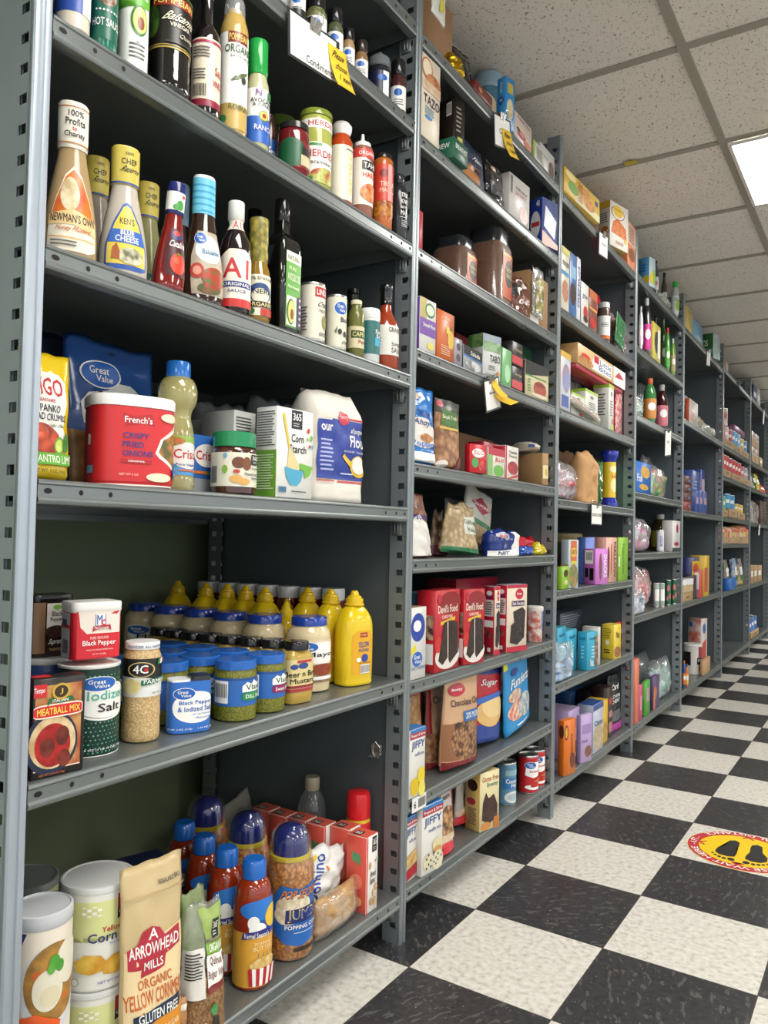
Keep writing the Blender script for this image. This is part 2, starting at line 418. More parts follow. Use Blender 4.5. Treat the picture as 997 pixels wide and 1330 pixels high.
def metal_mat(name, c, rough=.38, spec=.5):
    m, nt, b = newmat(name); L = nt.links.new; N = nt.nodes.new
    tc = N('ShaderNodeTexCoord'); n = N('ShaderNodeTexNoise'); n.inputs['Scale'].default_value = 7; n.inputs['Detail'].default_value = 5; L(tc.outputs['Object'], n.inputs['Vector'])
    r = N('ShaderNodeMapRange'); L(n.outputs[0], r.inputs[0]); r.inputs[3].default_value = rough-.08; r.inputs[4].default_value = rough+.1; L(r.outputs[0], b.inputs['Roughness'])
    c2 = N('ShaderNodeValToRGB'); c2.color_ramp.elements[0].position = .3; c2.color_ramp.elements[0].color = tuple(x*.9 for x in lin(c)[:3])+(1,); c2.color_ramp.elements[1].color = lin(c); L(n.outputs[0], c2.inputs[0])
    # scuffs and small chips in the paint
    n3 = N('ShaderNodeTexNoise'); n3.inputs['Scale'].default_value = 42; n3.inputs['Detail'].default_value = 3; L(tc.outputs['Object'], n3.inputs['Vector'])
    gt = N('ShaderNodeMath'); gt.operation = 'GREATER_THAN'; gt.inputs[1].default_value = .77; L(n3.outputs[0], gt.inputs[0])
    mx = N('ShaderNodeMix'); mx.data_type = 'RGBA'; L(gt.outputs[0], mx.inputs[0]); L(c2.outputs[0], mx.inputs[6]); mx.inputs[7].default_value = lin('5a4a40')
    L(mx.outputs[2], b.inputs['Base Color']); b.inputs['Metallic'].default_value = .5; b.inputs['Specular IOR Level'].default_value = spec
    return m
STEEL = metal_mat('grey_shelf_enamel', '7b8180', .3); POST_LIT = metal_mat('grey_post_enamel_lit', 'b0bac4', .34)  # post paint lightened for the light falling on the left end
POST_DIM = metal_mat('grey_post_enamel_dim', '8b9396', .34)  # same post paint, darkened for the dimmer light on the inner posts
BLACK = M('p:0a0a0a')
def wall_mat():
    m, nt, b = newmat('green_wall_paint'); b.inputs['Base Color'].default_value = lin('808b6c'); b.inputs['Roughness'].default_value = .7
    return m
AX = .0112                                           # the floor grid is turned a touch against the shelving
def plane(name, x0, y0, x1, y1, z, mat, flip=False):
    f = (0, 1, 2, 3) if not flip else (3, 2, 1, 0)
    o = mesh(name, [(x0, y0, z), (x1, y0, z), (x1, y1, z), (x0, y1, z)], [f], mat, None, 0); o['kind'] = 'structure'; return o
fl = MB(); fl.box((-1.6, -7, -.05), (8.4, 13, 0)); fo = fl.build('floor', floor_mat(), None, 0); fo['kind'] = 'structure'
fo.location = (.0583, .0861, 0); fo.rotation_euler = (0, 0, -AX)
CZ = 2.256
cl = MB(); cl.box((-1.6, -7.5, 0), (8.4, 12, .05)); co = cl.build('ceiling', ceiling_mat(), None, 0); co['kind'] = 'structure'
co.location = (.4036, .91, CZ); co.rotation_euler = (0, 0, -AX)
for nm, a, b_ in (('wall_left', (-.78, -6.8, 0), (-.70, 12.6, CZ)), ('wall_back', (-.7, 12.5, 0), (8, 12.6, CZ))):
    o = MB().box(a, b_).build(nm, wall_mat() if nm != 'wall_right' else M('p:c9c4b6'), None, 0); o['kind'] = 'structure'
# suspended ceiling grid
gm = M('p:a09a8e'); k = 0
g = MB()
def cw(x, y): return (.4036 + x*math.cos(AX) + y*math.sin(AX), .91 - x*math.sin(AX) + y*math.cos(AX))
for i in range(-12, 19):
    y = i*.61; g.box((-1.1, y-.0125, -.006), (8.2, y+.0125, .0)); 
for x in (0, 1.22, 2.44, 3.66, 4.88, 6.1, 7.3): g.box((x-.0125, -7.5, -.007), (x+.0125, 11.5, .0))
go = g.build('trim_1', gm, None, 0); go['kind'] = 'structure'; go.location = (.4036, .91, CZ); go.rotation_euler = (0, 0, -AX)
# recessed light panels; the unseen second and third rows are added as fill
lm, lnt, lb = newmat('lit_diffuser'); lb.inputs['Emission Color'].default_value = (1, .975, .93, 1); lb.inputs['Emission Strength'].default_value = LAMP_POWER; lb.inputs['Base Color'].default_value = (.9, .9, .9, 1)
LN = {0: 'over the aisle', 4: 'added as fill in the second row', 8: 'added as fill in the third row'}
LY = {-11: 'far behind the viewer', -7: 'well behind the viewer', -3: 'just behind the viewer', 1: 'bright, at the right picture edge', 5: 'halfway down', 9: 'near the far end', 13: 'by the far end wall'}
LIGHTS = [(0, 1)] + [(gx_/1.0, gy_) for gx_ in (0, 4, 8) for gy_ in (-11, -7, -3, 1, 5, 9, 13) if not (gx_ == 0 and gy_ in (1, 5, 9, 13, -11)) ] + [(0, 9)]
for i, (gx, gy) in enumerate(LIGHTS):
    lab = 'recessed ceiling light %s, %s' % (LN[int(gx)], LY[gy]); gx = gx*.61
    cx, cy = cw(gx+.61, gy*.61+.305)
    t = thing('ceiling_light', lab, 'ceiling light', (cx, cy, CZ-.012), -math.degrees(AX), 'recessed ceiling light panels')
    MB().box((-.585, -.28, -.001), (.585, .28, .003)).build('diffuser', lm, t, 0)
    fr = MB()
    for a, b_ in (((-.597, -.292, -.002), (-.585, .292, .006)), ((.585, -.292, -.002), (.597, .292, .006)), ((-.585, -.292, -.002), (.585, -.28, .006)), ((-.585, .28, -.002), (.585, .292, .006))): fr.box(a, b_)
    fr.build('frame', M('b:e8e6e0'), t, 0)

# ---------------------------------------------------------------- steel shelving
ZT = {1: [2.024, 1.802, 1.527, 1.237, .944, .570, .107], 2: [2.017, 1.786, 1.528, 1.302, 1.045, .830, .561, .302, .110], 3: [2.007, 1.631, 1.303, 1.011, .716, .415, .102],
      4: [2.017, 1.709, 1.418, 1.086, .826, .559, .102], 5: [2.011, 1.527, 1.045, .557, .095], 6: [2.03, 1.527, 1.319, 1.048, .871, .548, .10], 7: [2.04, 1.534, 1.321, 1.04, .544, .10], 8: [2.04, 1.534, 1.32, 1.04, .54, .10]}
YP = [-.757, .160, 1.076, 2.011, 2.955, 4.174, 5.445, 6.665, 7.885]
HP = 2.18; D = .60
def post_mesh(y, back=False, left_end=False):
    """folded front with a groove, and two slotted flanges running back"""
    m = MB(); sg = -1 if not back else 1; x0 = 0 if not back else -D
    P_ = lambda d, yy: (x0 + sg*d, yy)
    outl = [(.008, -.0125), (.003, -.0125), (.0006, -.0105), (0, -.007), (.0006, -.003), (.003, -.0015), (.003, .0015), (.0006, .003), (0, .007), (.0006, .0105), (.003, .0125), (.008, .0125)]
    n = len(m.v); c = len(outl)
    for zz in (0, HP): m.v += [(x0+sg*a, y+b, zz) for a, b in outl]
    for i in range(c):
        q = (n+i, n+(i+1) % c, n+c+(i+1) % c, n+c+i); m.f.append(q if sg < 0 else q[::-1]); m.mi.append(0)
    m.f += [tuple(n+i for i in range(c)), tuple(n+c+i for i in range(c))]; m.mi += [0, 0]
    for s in (-1, 1):
        ya, yb = sorted((y+s*.0125, y+s*.0112))
        a, b_, c_, d_ = .007, .012, .028, .046
        def bx(p, q, z0, z1): xa, xb = sorted((x0+sg*p, x0+sg*q)); m.box((xa, ya, z0), (xb, yb, z1))
        bx(a, b_, 0, HP); bx(c_, d_, 0, HP)
        z = .0; zs = .032
        while zs < HP-.03:
            bx(b_, c_, z, zs); z = zs+.013; zs += .0381
        bx(b_, c_, z, HP)
    return m
def shelf(y0, y1, z, bay, idx, t, label):
    """boxed shelf: deck, folded front lip with a rim bead, punched holes"""
    m = MB()
    lip = [(-.03, -.002), (-.03, 0), (-.006, 0), (-.003, -.0006), (-.0012, -.0025), (-.001, -.0055), (-.0028, -.0075), (-.0028, -.0215), (-.001, -.0235), (-.0008, -.0275), (-.003, -.031), (-.014, -.033), (-.02, -.0325), (-.02, -.031), (-.014, -.0312), (-.0045, -.029), (-.0045, -.002)]
    m.extr(lip, y0, y1)
    m.box((-D+.002, y0, -.0015), (-.03, y1, 0))
    m.box((-D+.002, y0, -.032), (-D+.004, y1, -.0015)); m.box((-D+.004, y0, -.0325), (-D+.02, y1, -.031))
    for yy in (y0, y1-.0015): m.box((-D+.004, yy, -.028), (-.0045, yy+.0015, -.0015))
    h = m
    for e, s in ((y0, 1), (y1, -1)):
        for kk, dd in enumerate((.014, .062, .108) if s > 0 else (.010, .046, .088)):
            cy = e+s*dd; n = 10; ry = .006 if (kk == 0 and s > 0) else .0033; b = len(h.v)
            h.v += [(-.0024, cy+ry*math.cos(2*math.pi*j/n), -.0145+.0036*math.sin(2*math.pi*j/n)) for j in range(n)]
            h.f.append(tuple(b+j for j in range(n))); h.mi.append(1)
    if bay <= 5:
        if bay in (2, 3):   # rows of punched holes in the deck
            for j in range(8):
                for i in range(3):
                    cy = y0+.08+(y1-y0-.16)*j/7; cx = -.06-.15*i; b = len(h.v); n = 6
                    h.v += [(cx+.003*math.cos(2*math.pi*q/n), cy+.005*math.sin(2*math.pi*q/n), .0004) for q in range(n)]; h.f.append(tuple(b+q for q in range(n))); h.mi.append(1)
    o = m.build('shelf', [STEEL, BLACK], t, 40); o.location.z = z
    for e, s in ((y0, 1), (y1, -1)):         # hanging clips that carry the shelf
        c = MB(); ya, yb = sorted((e-s*.001, e+s*.003))
        c.box((-.040, ya, -.062), (-.016, yb, -.031)); ya, yb = sorted((e+s*.003, e+s*.0055)); c.box((-.034, ya, -.056), (-.029, yb, -.033)); c.box((-.027, ya, -.056), (-.022, yb, -.033))
        if bay <= 5: co_ = c.build('shelf_clip', STEEL, t, 0); co_.location.z = z; bevel(co_, .001, 1)
    return o
BAYL = ['grey steel shelving bay nearest the camera holding condiments and pickles', 'grey steel shelving bay second from the camera, with nine close shelves',
        'third grey steel shelving bay, with teal snack boxes on a low shelf', 'fourth grey steel shelving bay, crowded with clear plastic bags', 'fifth grey steel shelving bay, wide with mostly empty shelves',
        'sixth grey steel shelving bay, wide with trays of cans and an empty bottom shelf', 'seventh grey steel shelving bay, at the right picture edge with brown cartons', 'last grey steel shelving bay, hardly seen at the far end']
for b in range(1, 9):
    t = thing('shelving_unit', BAYL[b-1], 'shelf unit', (0, YP[b], 0), 0, 'grey steel shelving bays along the wall')
    t.location = (0, 0, 0)
    for i, z in enumerate(ZT[b]): shelf(YP[b-1]+.0135, YP[b]-.0135, z, b, i, t, None)
    for yy in ([YP[b-1]] if b == 1 else []) + [YP[b]]:
        post_mesh(yy).build('front_post', POST_LIT if yy < -.5 else POST_DIM, t, 30); post_mesh(yy, True).build('rear_post', STEEL, t, 30)
        MB().box((-D+.04, yy-.001, .04), (-.044, yy+.001, HP-.01)).build('side_panel', metal_mat('side_sheet_shaded', '646d72', .45) if not bpy.data.materials.get('side_sheet_shaded') else bpy.data.materials['side_sheet_shaded'], t, 0)  # the panel paint is darkened to carry the shade inside the bays
    if b != 1: pass
    if b == 1: MB().box((-D+.04, YP[0]-.0085, .04), (-.030, YP[0]-.0065, HP-.01)).build('end_panel_lit', POST_LIT, t, 0)  # outer end sheet in the lightened paint, its light put into the colour
    MB().box((-D-.004, YP[b-1]+.0135, (ZT[b][0]-.03) if b == 1 else .1), (-D-.002, YP[b]-.0135, HP-.06)).build('back_panel', STEEL, t, 0) if b > 1 else None
    if b == 1:
        MB().box((-D-.004, YP[0]+.0135, .9), (-D-.002, YP[1]-.0135, HP-.06)).build('back_panel', STEEL, t, 0)

# the round notice stuck on the floor
t = thing('floor_sticker', 'round yellow and red distancing notice with black footprints on the chequered floor', 'sticker', (.541, 1.145, 0.0), 180)
RS = .149
class Disc:
    nu = 24; nv = 0
    def __init__(s, r0, r1, a0, a1): s.q = (r0, r1, R(a0), R(a1))
    def at(s, u, v, off):
        r0, r1, a0, a1 = s.q; a = a0+(a1-a0)*u; r = r0+(r1-r0)*v; return Vector((r*math.cos(a), r*math.sin(a), off))
top = Flat((-RS, -RS, 0), (1, 0, 0), (0, 1, 0), 2*RS, 2*RS)
m = MB(); n = 64; m.v = [(RS*math.cos(2*math.pi*i/n), RS*math.sin(2*math.pi*i/n), .0012) for i in range(n)]+[(RS*math.cos(2*math.pi*i/n), RS*math.sin(2*math.pi*i/n), 0) for i in range(n)]
m.f = [tuple(range(n))]+[(n+i, n+(i+1) % n, (i+1) % n, i) for i in range(n)]; m.mi = [0]*(n+1)
m.build('backing', 'b:e9d7a0', t, 0)
def foot(sx):
    q = [(.50+sx*.055, .30), (.50+sx*.10, .26), (.50+sx*.145, .29), (.50+sx*.155, .36), (.50+sx*.165, .45), (.50+sx*.22, .56), (.50+sx*.225, .66), (.50+sx*.18, .72), (.50+sx*.10, .73), (.50+sx*.045, .70), (.50+sx*.04, .62), (.50+sx*.06, .50), (.50+sx*.05, .38)]
    out = [('p', 'b:2b2b2b', q)]
    for (a, b_, c, d) in ((.065, .785, .032, .038), (.125, .79, .02, .026), (.168, .775, .018, .024), (.205, .75, .016, .02), (.235, .715, .013, .017)): out.append(('e', 'b:2b2b2b', .5+sx*a, b_, c, d))
    return out
ch = []
for s, a in ((1, 0),): pass
decal('printed_disc', top, [('e', 'b:c3303c', .5, .5, .495, .495), ('e', 'b:efcb1e', .5, .5, .395, .395)] + foot(1) + foot(-1) +
      [('p', 'b:c3303c', [(.5, .905), (.44, .845), (.455, .83), (.5, .872), (.545, .83), (.56, .845)]), ('p', 'b:c3303c', [(.5, .095), (.44, .155), (.455, .17), (.5, .128), (.545, .17), (.56, .155)]),
       ('p', 'b:c3303c', [(.905, .5), (.845, .44), (.83, .455), (.872, .5), (.83, .545), (.845, .56)]), ('p', 'b:c3303c', [(.095, .5), (.155, .44), (.17, .455), (.128, .5), (.17, .545), (.155, .56)])], t, base=.0014)
decal('notice_lettering', Disc(RS*.825, RS*.95, 158, 22), [('t', 'b:fff6ee', 'PLEASE WAIT HERE', 0, 0, 1, 1)], t, base=.003)
decal('notice_lettering', Disc(RS*.95, RS*.825, 212, 328), [('t', 'b:fff6ee', 'SOCIAL DISTANCE', 0, 0, 1, 1)], t, base=.003)
decal('notice_lettering', Disc(RS*.825, RS*.95, 14, -16), [('t', 'b:fff6ee', '- 6 FT -', 0, 0, 1, 1)], t, base=.003)
decal('notice_lettering', Disc(RS*.825, RS*.95, 196, 166), [('t', 'b:fff6ee', '- 6 FT -', 0, 0, 1, 1)], t, base=.003)

tp = thing('ceiling_tape', 'small piece of yellow tape stuck across a ceiling grid strip', 'tape', ((0.103461, 1.50703, 2.248,)), -math.degrees(AX))
MB().box((-.022, -.0135, -.0005), (.022, .0135, .0005)).build('tape_strip', 'b:c8b820', tp, 0)


# ================================================================ small print helpers
WH, BK = 'b:f2f1ec', 'b:161616'
def tx(c, s, u0, v0, u1, v1, sh=0, rot=0): return ('t', c, s, u0, v0, u1, v1, sh, rot)
def gv(u, v, ru, rv):      # blue oval with two words
    return [('e', WH, u, v, ru*1.08, rv*1.1), ('e', 'b:1f5fb4', u, v, ru, rv), tx(WH, 'Great', u-ru*.6, v+rv*.02, u+ru*.35, v+rv*.62), tx(WH, 'Value', u-ru*.3, v-rv*.58, u+ru*.62, v-rv*.06)]
def b365(u0, v0, u1, v1): return [('r', BK, u0, v0, u1, v1), tx(WH, '365', u0+(u1-u0)*.12, v0+(v1-v0)*.45, u1-(u1-u0)*.12, v1-(v1-v0)*.15), ('l', 'b:b8b8b8', u0+(u1-u0)*.15, v0+(v1-v0)*.1, u1-(u1-u0)*.15, v0+(v1-v0)*.35, 2)]
def fine(u0, v0, u1, v1, n=4, c='b:5b5b5b'): return [('l', c, u0, v0, u1, v1, n)]
def rnd_(c, u0, v0, u1, v1, k=.12):   # rounded patch
    w, h = u1-u0, v1-v0; q = []
    for cx, cy, a in ((u1-w*k, v1-h*k, 0), (u0+w*k, v1-h*k, 90), (u0+w*k, v0+h*k, 180), (u1-w*k, v0+h*k, 270)):
        for j in range(5): t = R(a+j*22.5); q.append((cx+w*k*math.cos(t), cy+h*k*math.sin(t)))
    return [('p', c, q)]

# ================================================================ BAY 1, spice shelf (second from the top in view)
def spice(P, label, fill, capc='g:17181a', lab='b:ecebe6', cat='spice jar', oval=True, band=None):
    return vessel('spice_jar', label, cat, P, [
        ('jar_body', fill, [(0,0),(.92,0),(1,.02),(1,.56),(.97,.62),(.82,.68),(.8,.72)]),
        ('cap', capc, [(.88,.72),(.92,.73),(.92,.95),(.86,1),(0,1)])],
        [('label', .08, .5, 150, -35, [('r', lab, 0, 0, 1, 1)] + ([('e', 'b:1f5fb4', .45, .72, .2, .16)] + fine(.25, .15, .75, .45, 3) if oval else []) + ([('r', band, 0, .0, 1, .35)] if band else []))], group='spice jars along the second shelf')
spice((-0.0266, -0.2393, 1.8028, 0.0146, 0.1104,), 'small spice jar with a cream and black label at the sign\'s upper left', 'g:3a3226', band='b:20201f')
spice((-0.07, -0.2232, 1.8028, 0.019, 0.1339,), 'brown-filled spice jar partly above the frame, leftmost of the spices', 'g:7a4a30', oval=False)
spice((-0.0327, -0.1762, 1.8028, 0.0207, 0.0945,), 'herb jar with a black cap just above the sign clip', 'v:4b5230:7a7c50:160')
spice((-0.0282, -0.1216, 1.8028, 0.0162, 0.0981,), 'green herb jar with a black cap above the yellow note', 'v:37402a:5f6a44:160')
spice((-0.0247, -0.0805, 1.8028, 0.0127, 0.0819,), 'slim ground spice jar with a tan filling, right of the green herb jars', 'g:a88a64')
spice((-0.0261, -0.0332, 1.8028, 0.0141, 0.0838,), 'small brown spice jar fourth from the shelf\'s right post', 'g:8d6b48', 'g:2b211c')
vessel('pepper_grinder', 'wide grinder with a clear cap and a navy label, second jar from the post', 'spice jar', (-0.0361, 0.0506, 1.8028, 0.0241, 0.109,), [
    ('jar_body', 'g:20232a', [(0,0),(.95,0),(1,.03),(1,.6),(.9,.66),(.82,.68)]), ('cap', 'g:6a6e72', [(.92,.68),(1,.7),(.95,.86),(.7,.92),(.3,.94),(.25,1),(0,1)])],
    [('label', .06, .55, 150, -40, [('r', 'b:18223c', 0, 0, 1, 1), ('r', WH, .62, 0, .86, 1), ('e', 'b:1f5fb4', .6, .72, .17, .13), ('p', 'b:2f6aa8', [(.1,.1),(.4,.3),(.2,.5)])])], group='spice jars along the second shelf')
spice((-0.0294, 0.1166, 1.8028, 0.0174, 0.1233,), 'dark red spice jar with a black cap, nearest the right post', 'g:4a2522')
spice((-0.06, 0.1885, 2.0248, 0.02, 0.2047,), 'brown spice jar on the topmost shelf by the post, mostly above the frame', 'g:9c6a52', oval=False)

# hanging sign with the handwritten note
def hang_sign(name, label, P, w, h, lean, rz, text, notes, clipw=.03, card=WH, roll=0):
    """a clear sleeve clipped to a shelf lip at P (clip point)"""
    P = (.0085, P[1], min(ZT[[b for b in range(1, 9) if P[1] < YP[b]][0]], key=lambda z: abs(z-P[2]))-.004)
    t = thing(name, label, 'sign', P, rz); t.rotation_euler = (R(roll), R(lean), R(rz))
    m = MB(); m.box((-.0008, -w/2, -h), (.0008, w/2, 0)); m.build('sleeve', 'b:2a2c2c', t, 0)
    decal('card', Flat((.0008, -w/2, -h), (0, 1, 0), (0, 0, 1), w, h), [('r', card, .04, .06, .93, .95)] + [tx(BK, *q) for q in text], t)
    c = MB(); c.extr([(.0015, -.014), (.006, .008), (-.006, .008), (-.0015, -.014), (-.001, -.014), (-.005, .0072), (.005, .0072), (.001, -.014)], -clipw/2, clipw/2)
    c.tube([(.003, -.006, -.012), (.014, -.009, .004), (.018, -.006, .012), (.018, .006, .012), (.014, .009, .004), (.003, .006, -.012)], .001, 6)
    c.tube([(-.003, -.006, .0088), (-.014, -.009, .012), (-.019, -.006, .015), (-.019, .006, .015), (-.014, .009, .012), (-.003, .006, .0088)], .001, 6)
    c.build('binder_clip', 'm:b9b8b4', t)
    for q in notes:
        def cf(u, v, q=q):
            a, b_, ww, hh, tw, cu = q[:6]
            return (.0022+.004*(1-v)**2*cu*8+.0008*math.sin(3*u), a+(u-.5)*ww+tw*(1-v)*hh, b_-(1-v)*hh)
        n = 8; vs = [cf(i/n, j/n) for j in range(n+1) for i in range(n+1)]
        fs = [(j*(n+1)+i, j*(n+1)+i+1, (j+1)*(n+1)+i+1, (j+1)*(n+1)+i) for j in range(n) for i in range(n)]
        o = mesh('sticky_note', vs, fs, 'p:e8bf2a', t); sm = o.modifiers.new('thickness', 'SOLIDIFY'); sm.thickness = .0003
        if q[6]:
            ink = [tx('b:3a3320', s_, .12+.06*i, .72-.27*i, .12+.06*i+(.62 if len(s_) > 4 else .45), .9-.27*i, .25) for i, s_ in enumerate(q[6])]
            decal('handwriting', Fn(cf, 4, 4), ink, t, base=.0006)
    return t
YS = (-0.233627, 1.77484,)
hang_sign('hanging_sign', 'clear sleeve sign reading Condiments with a yellow note asking to choose one item', (.006, YS[0], 1.795), .145, .082, 2, -2, [('Condiments', .33, .1, .88, .26)], [(.064, -.015, .055, .075, .12, .5, ('Please', 'choose', '1 item'))], roll=5)

# ================================================================ BAY 1, sauce shelf
vessel('seasoning_jar', 'clear jar of pale powder with a blue label, at the left post', 'jar', (-0.0252, -0.7003, 1.5278, 0.0212, 0.1115,),
    [('jar_body', 'g:d3c9b8', [(0,0),(.9,0),(1,.02),(1,.72),(.9,.8)]), ('lid', 'b:e8e6e0', [(.92,.8),(.95,.81),(.95,1),(0,1)])], [('label', .2, .7, 250, 0, [('r', 'b:27489c', 0, 0, 1, 1), ('r', WH, .55, 0, .75, 1)])])
vessel('hot_sauce_bottle', 'teal green hot sauce bottle next to the avocado oil spray', 'bottle', (-0.0215, -0.655, 1.5278, 0.0175, 0.1502,),
    [('bottle_body', 'g:1c6e58', [(0,0),(.93,0),(1,.02),(1,.62),(.6,.74),(.4,.8)]), ('cap', 'g:d8d4c8', [(.45,.8),(.5,.81),(.5,1),(0,1)])],
    [('label', .08, .6, 170, -8, [('r', 'b:17604c', 0, 0, 1, 1), ('e', 'n:c9a890:5a3a2c:90', .5, .78, .26, .2), tx(WH, 'HOT SAUCE', .12, .22, .92, .36), tx(WH, '.......', .2, .48, .8, .52)])])
vessel('oil_spray_can', 'white and green avocado oil spray can', 'spray can', (-0.0249, -0.6033, 1.5278, 0.0209, 0.1687,),
    [('can_body', 'b:e9ebe4', [(0,0),(.97,0),(1,.015),(1,.8),(.9,.87),(.6,.9)]), ('cap', 'g:6fae3a', [(.8,.88),(.82,.89),(.8,.99),(.7,1),(0,1)])],
    [('label', .3, .8, 200, -10, [('p', 'b:67b03c', [(0,.36),(.3,.5),(.6,.42),(1,.56),(1,1),(0,1)]), tx(WH, 'OIL', .48, .58, .72, .8), ('e', 'b:3d7a2c', .55, .2, .17, .26), ('e', 'b:c8d878', .56, .2, .14, .22), ('e', 'b:8a4a2c', .57, .15, .07, .11)]), ('label', .05, .25, 160, -5, fine(.3,.1,.7,.8,4)+[('e','b:8a8a8a',.5,.8,.04,.08)])])
vessel('balsamic_vinegar_bottle', 'black bottle with a gold banded label and ribbed lower half', 'bottle', (-0.0346, -0.5275, 1.5278, 0.0306, 0.2382,),
    [('bottle_body', 'k:141210', [(0,0),(.9,0),(1,.02),(1,.1),(.985,.14),(1,.155),(.985,.17),(1,.185),(.985,.2),(1,.215),(.985,.23),(1,.25),(1,.62),(.8,.72),(.35,.82),(.3,.92)]), ('cap', 'g:151515', [(.33,.9),(.36,.91),(.36,1),(0,1)])],
    [('label', .27, .62, 165, -14, [('r', 'b:1a1712', 0, 0, 1, 1), ('r', 'b:b59a46', 0, 0, 1, .03), ('r', 'b:b59a46', 0, .05, 1, .065), ('e', 'n:57802f:2d4d1c:60', .1, .5, .14, .3), ('r', 'b:8c2a1a', .1, .76, .9, .94), tx('b:e6cf6a', 'POMPEIAN', .13, .79, .87, .91), tx('b:e8e0c8', 'Balsamic', .28, .5, .85, .66, .25), tx('b:e8e0c8', 'VINEGAR', .42, .39, .78, .47), ('r', 'b:3c3a34', .35, .1, .95, .13), tx('b:c8c0a8', 'Quality', .55, .2, .85, .3, .2), ('r', 'b:3a5a1f', .05, .95, .95, .99)])])
vessel('vinegar_bottle', 'slim-necked dark bottle with a cream and crimson label', 'bottle', (-0.0268, -0.4608, 1.5278, 0.0228, 0.2382,),
    [('bottle_body', 'k:171011', [(0,0),(.93,0),(1,.02),(1,.48),(.93,.55),(.68,.6),(.42,.64),(.38,.85)]), ('cap', 'k:120f0f', [(.42,.8),(.44,.81),(.44,1),(0,1)])],
    [('label', .05, .5, 175, -10, [('r', 'b:e2d6bd', 0, 0, 1, 1), ('r', 'b:a03048', 0, .93, 1, .97), ('r', 'b:8c1f38', 0, 0, 1, .1), ('b', BK, .1, .14, .4, .32)]+fine(.1,.38,.4,.55,4)+fine(.1,.7,.5,.88,4)+[tx('b:b0283f','VINEGAR',.55,.3,.95,.4), tx('b:b0283f','Sauce',.6,.48,.95,.6)])])
vessel('oil_spray_can', 'gold and white organic oil spray can with a clear domed cap', 'spray can', (-0.027, -0.3988, 1.5278, 0.023, 0.2276,),
    [('can_body', 'g:b79a54', [(0,0),(.97,0),(1,.012),(1,.76),(.93,.8),(.8,.84),(.74,.87)]), ('nozzle', 'g:c9ab5e', [(.5,.85),(.5,.92),(.3,.93),(0,.93)]), ('cap', 'f:dfe4e6:.25', [(.72,.86),(.74,.87),(.72,.97),(.6,1),(0,1)])],
    [('label', .02, .74, 210, -25, [('r', WH, 0, .25, 1, .97), ('r', 'b:c2a45c', 0, 0, 1, .25), ('r', 'b:7c2a1a', .36, .86, .78, .97), tx('b:e9cf6e', 'POMPEIAN', .38, .88, .76, .95), tx('b:44603a', 'ORGANIC', .3, .76, .92, .84), tx('b:6a6a6a', 'EXTRA VIRGIN', .42, .71, .86, .735), ('p', 'b:56683e', [(.5,.5),(.62,.56),(.8,.6),(.66,.52)]), ('e', 'b:37402c', .68, .5, .05, .035), ('p', 'b:56683e', [(.42,.47),(.6,.5),(.52,.53)]), tx('b:44603a', 'ROBUST', .4, .19, .85, .24), ('e', 'b:3a7a4a', .3, .09, .07, .04)])])
vessel('dressing_bottle', 'avocado dressing bottle with a bright green cap', 'bottle', (-0.0249, -0.3425, 1.5278, 0.0209, 0.1881,),
    [('bottle_body', 'g:b5b48c', [(0,0),(.93,0),(1,.015),(1,.52),(.9,.6),(.75,.66),(.72,.7)]), ('cap', 'g:1f9a42', [(.78,.68),(.82,.69),(.82,.985),(.76,1),(0,1)])],
    [('label', .04, .53, 200, -22, [('r', WH, 0, .48, 1, 1), ('r', 'b:2d62b8', 0, 0, 1, .48), ('e', 'b:6d8f35', .62, .5, .13, .1), ('e', 'b:d9c25c', .62, .5, .1, .08), ('e', 'b:a33a20', .62, .5, .05, .04), tx(BK, 'AVOCADO', .3, .73, .92, .81), tx(BK, '& CITRUS', .35, .66, .9, .715), tx('b:6c2f7a', 'N', .42, .85, .55, .97), ('r', 'b:3a7d44', .7, .83, .85, .97), tx('b:e8e0ff', 'RANCH', .4, .22, .85, .32)])])
vessel('dressing_bottle', 'dark bottle with a blue label peeping out behind the green-capped dressing', 'bottle', (-0.0823, -0.2427, 1.5278, 0.0123, 0.1253,),
    [('bottle_body', 'g:43231f', [(0,0),(.93,0),(1,.02),(1,.75),(.6,.9),(.5,1),(0,1)])], [('label', .05, .6, 200, 0, [('r', 'b:2a62b4', 0, 0, 1, 1), tx(WH, 'Fresh', .3, .5, .8, .8)])])
jar('condiment_jar', 'low jar of dark red relish with a black lid and green label', 'jar', (-0.0333, -0.2327, 1.5278, 0.0293, 0.0953,), 'k:6e1c20', 'g:2b2a28',
    [('label', .1, .6, 210, -8, [('r', 'b:7c1f24', 0, 0, 1, 1), ('e', 'b:1e5a38', .33, .55, .27, .55), ('r', 'b:cdbd96', .5, .1, .9, .5), ('r', 'b:2c2620', .52, .5, .9, .8)])], liddepth=.13)
jar('condiment_jar', 'dark jar with an olive green lid hiding behind the red relish jar', 'jar', (-0.125, -0.1609, 1.5278, 0.034, 0.163,), 'g:3a3a22', 'g:4e6128')
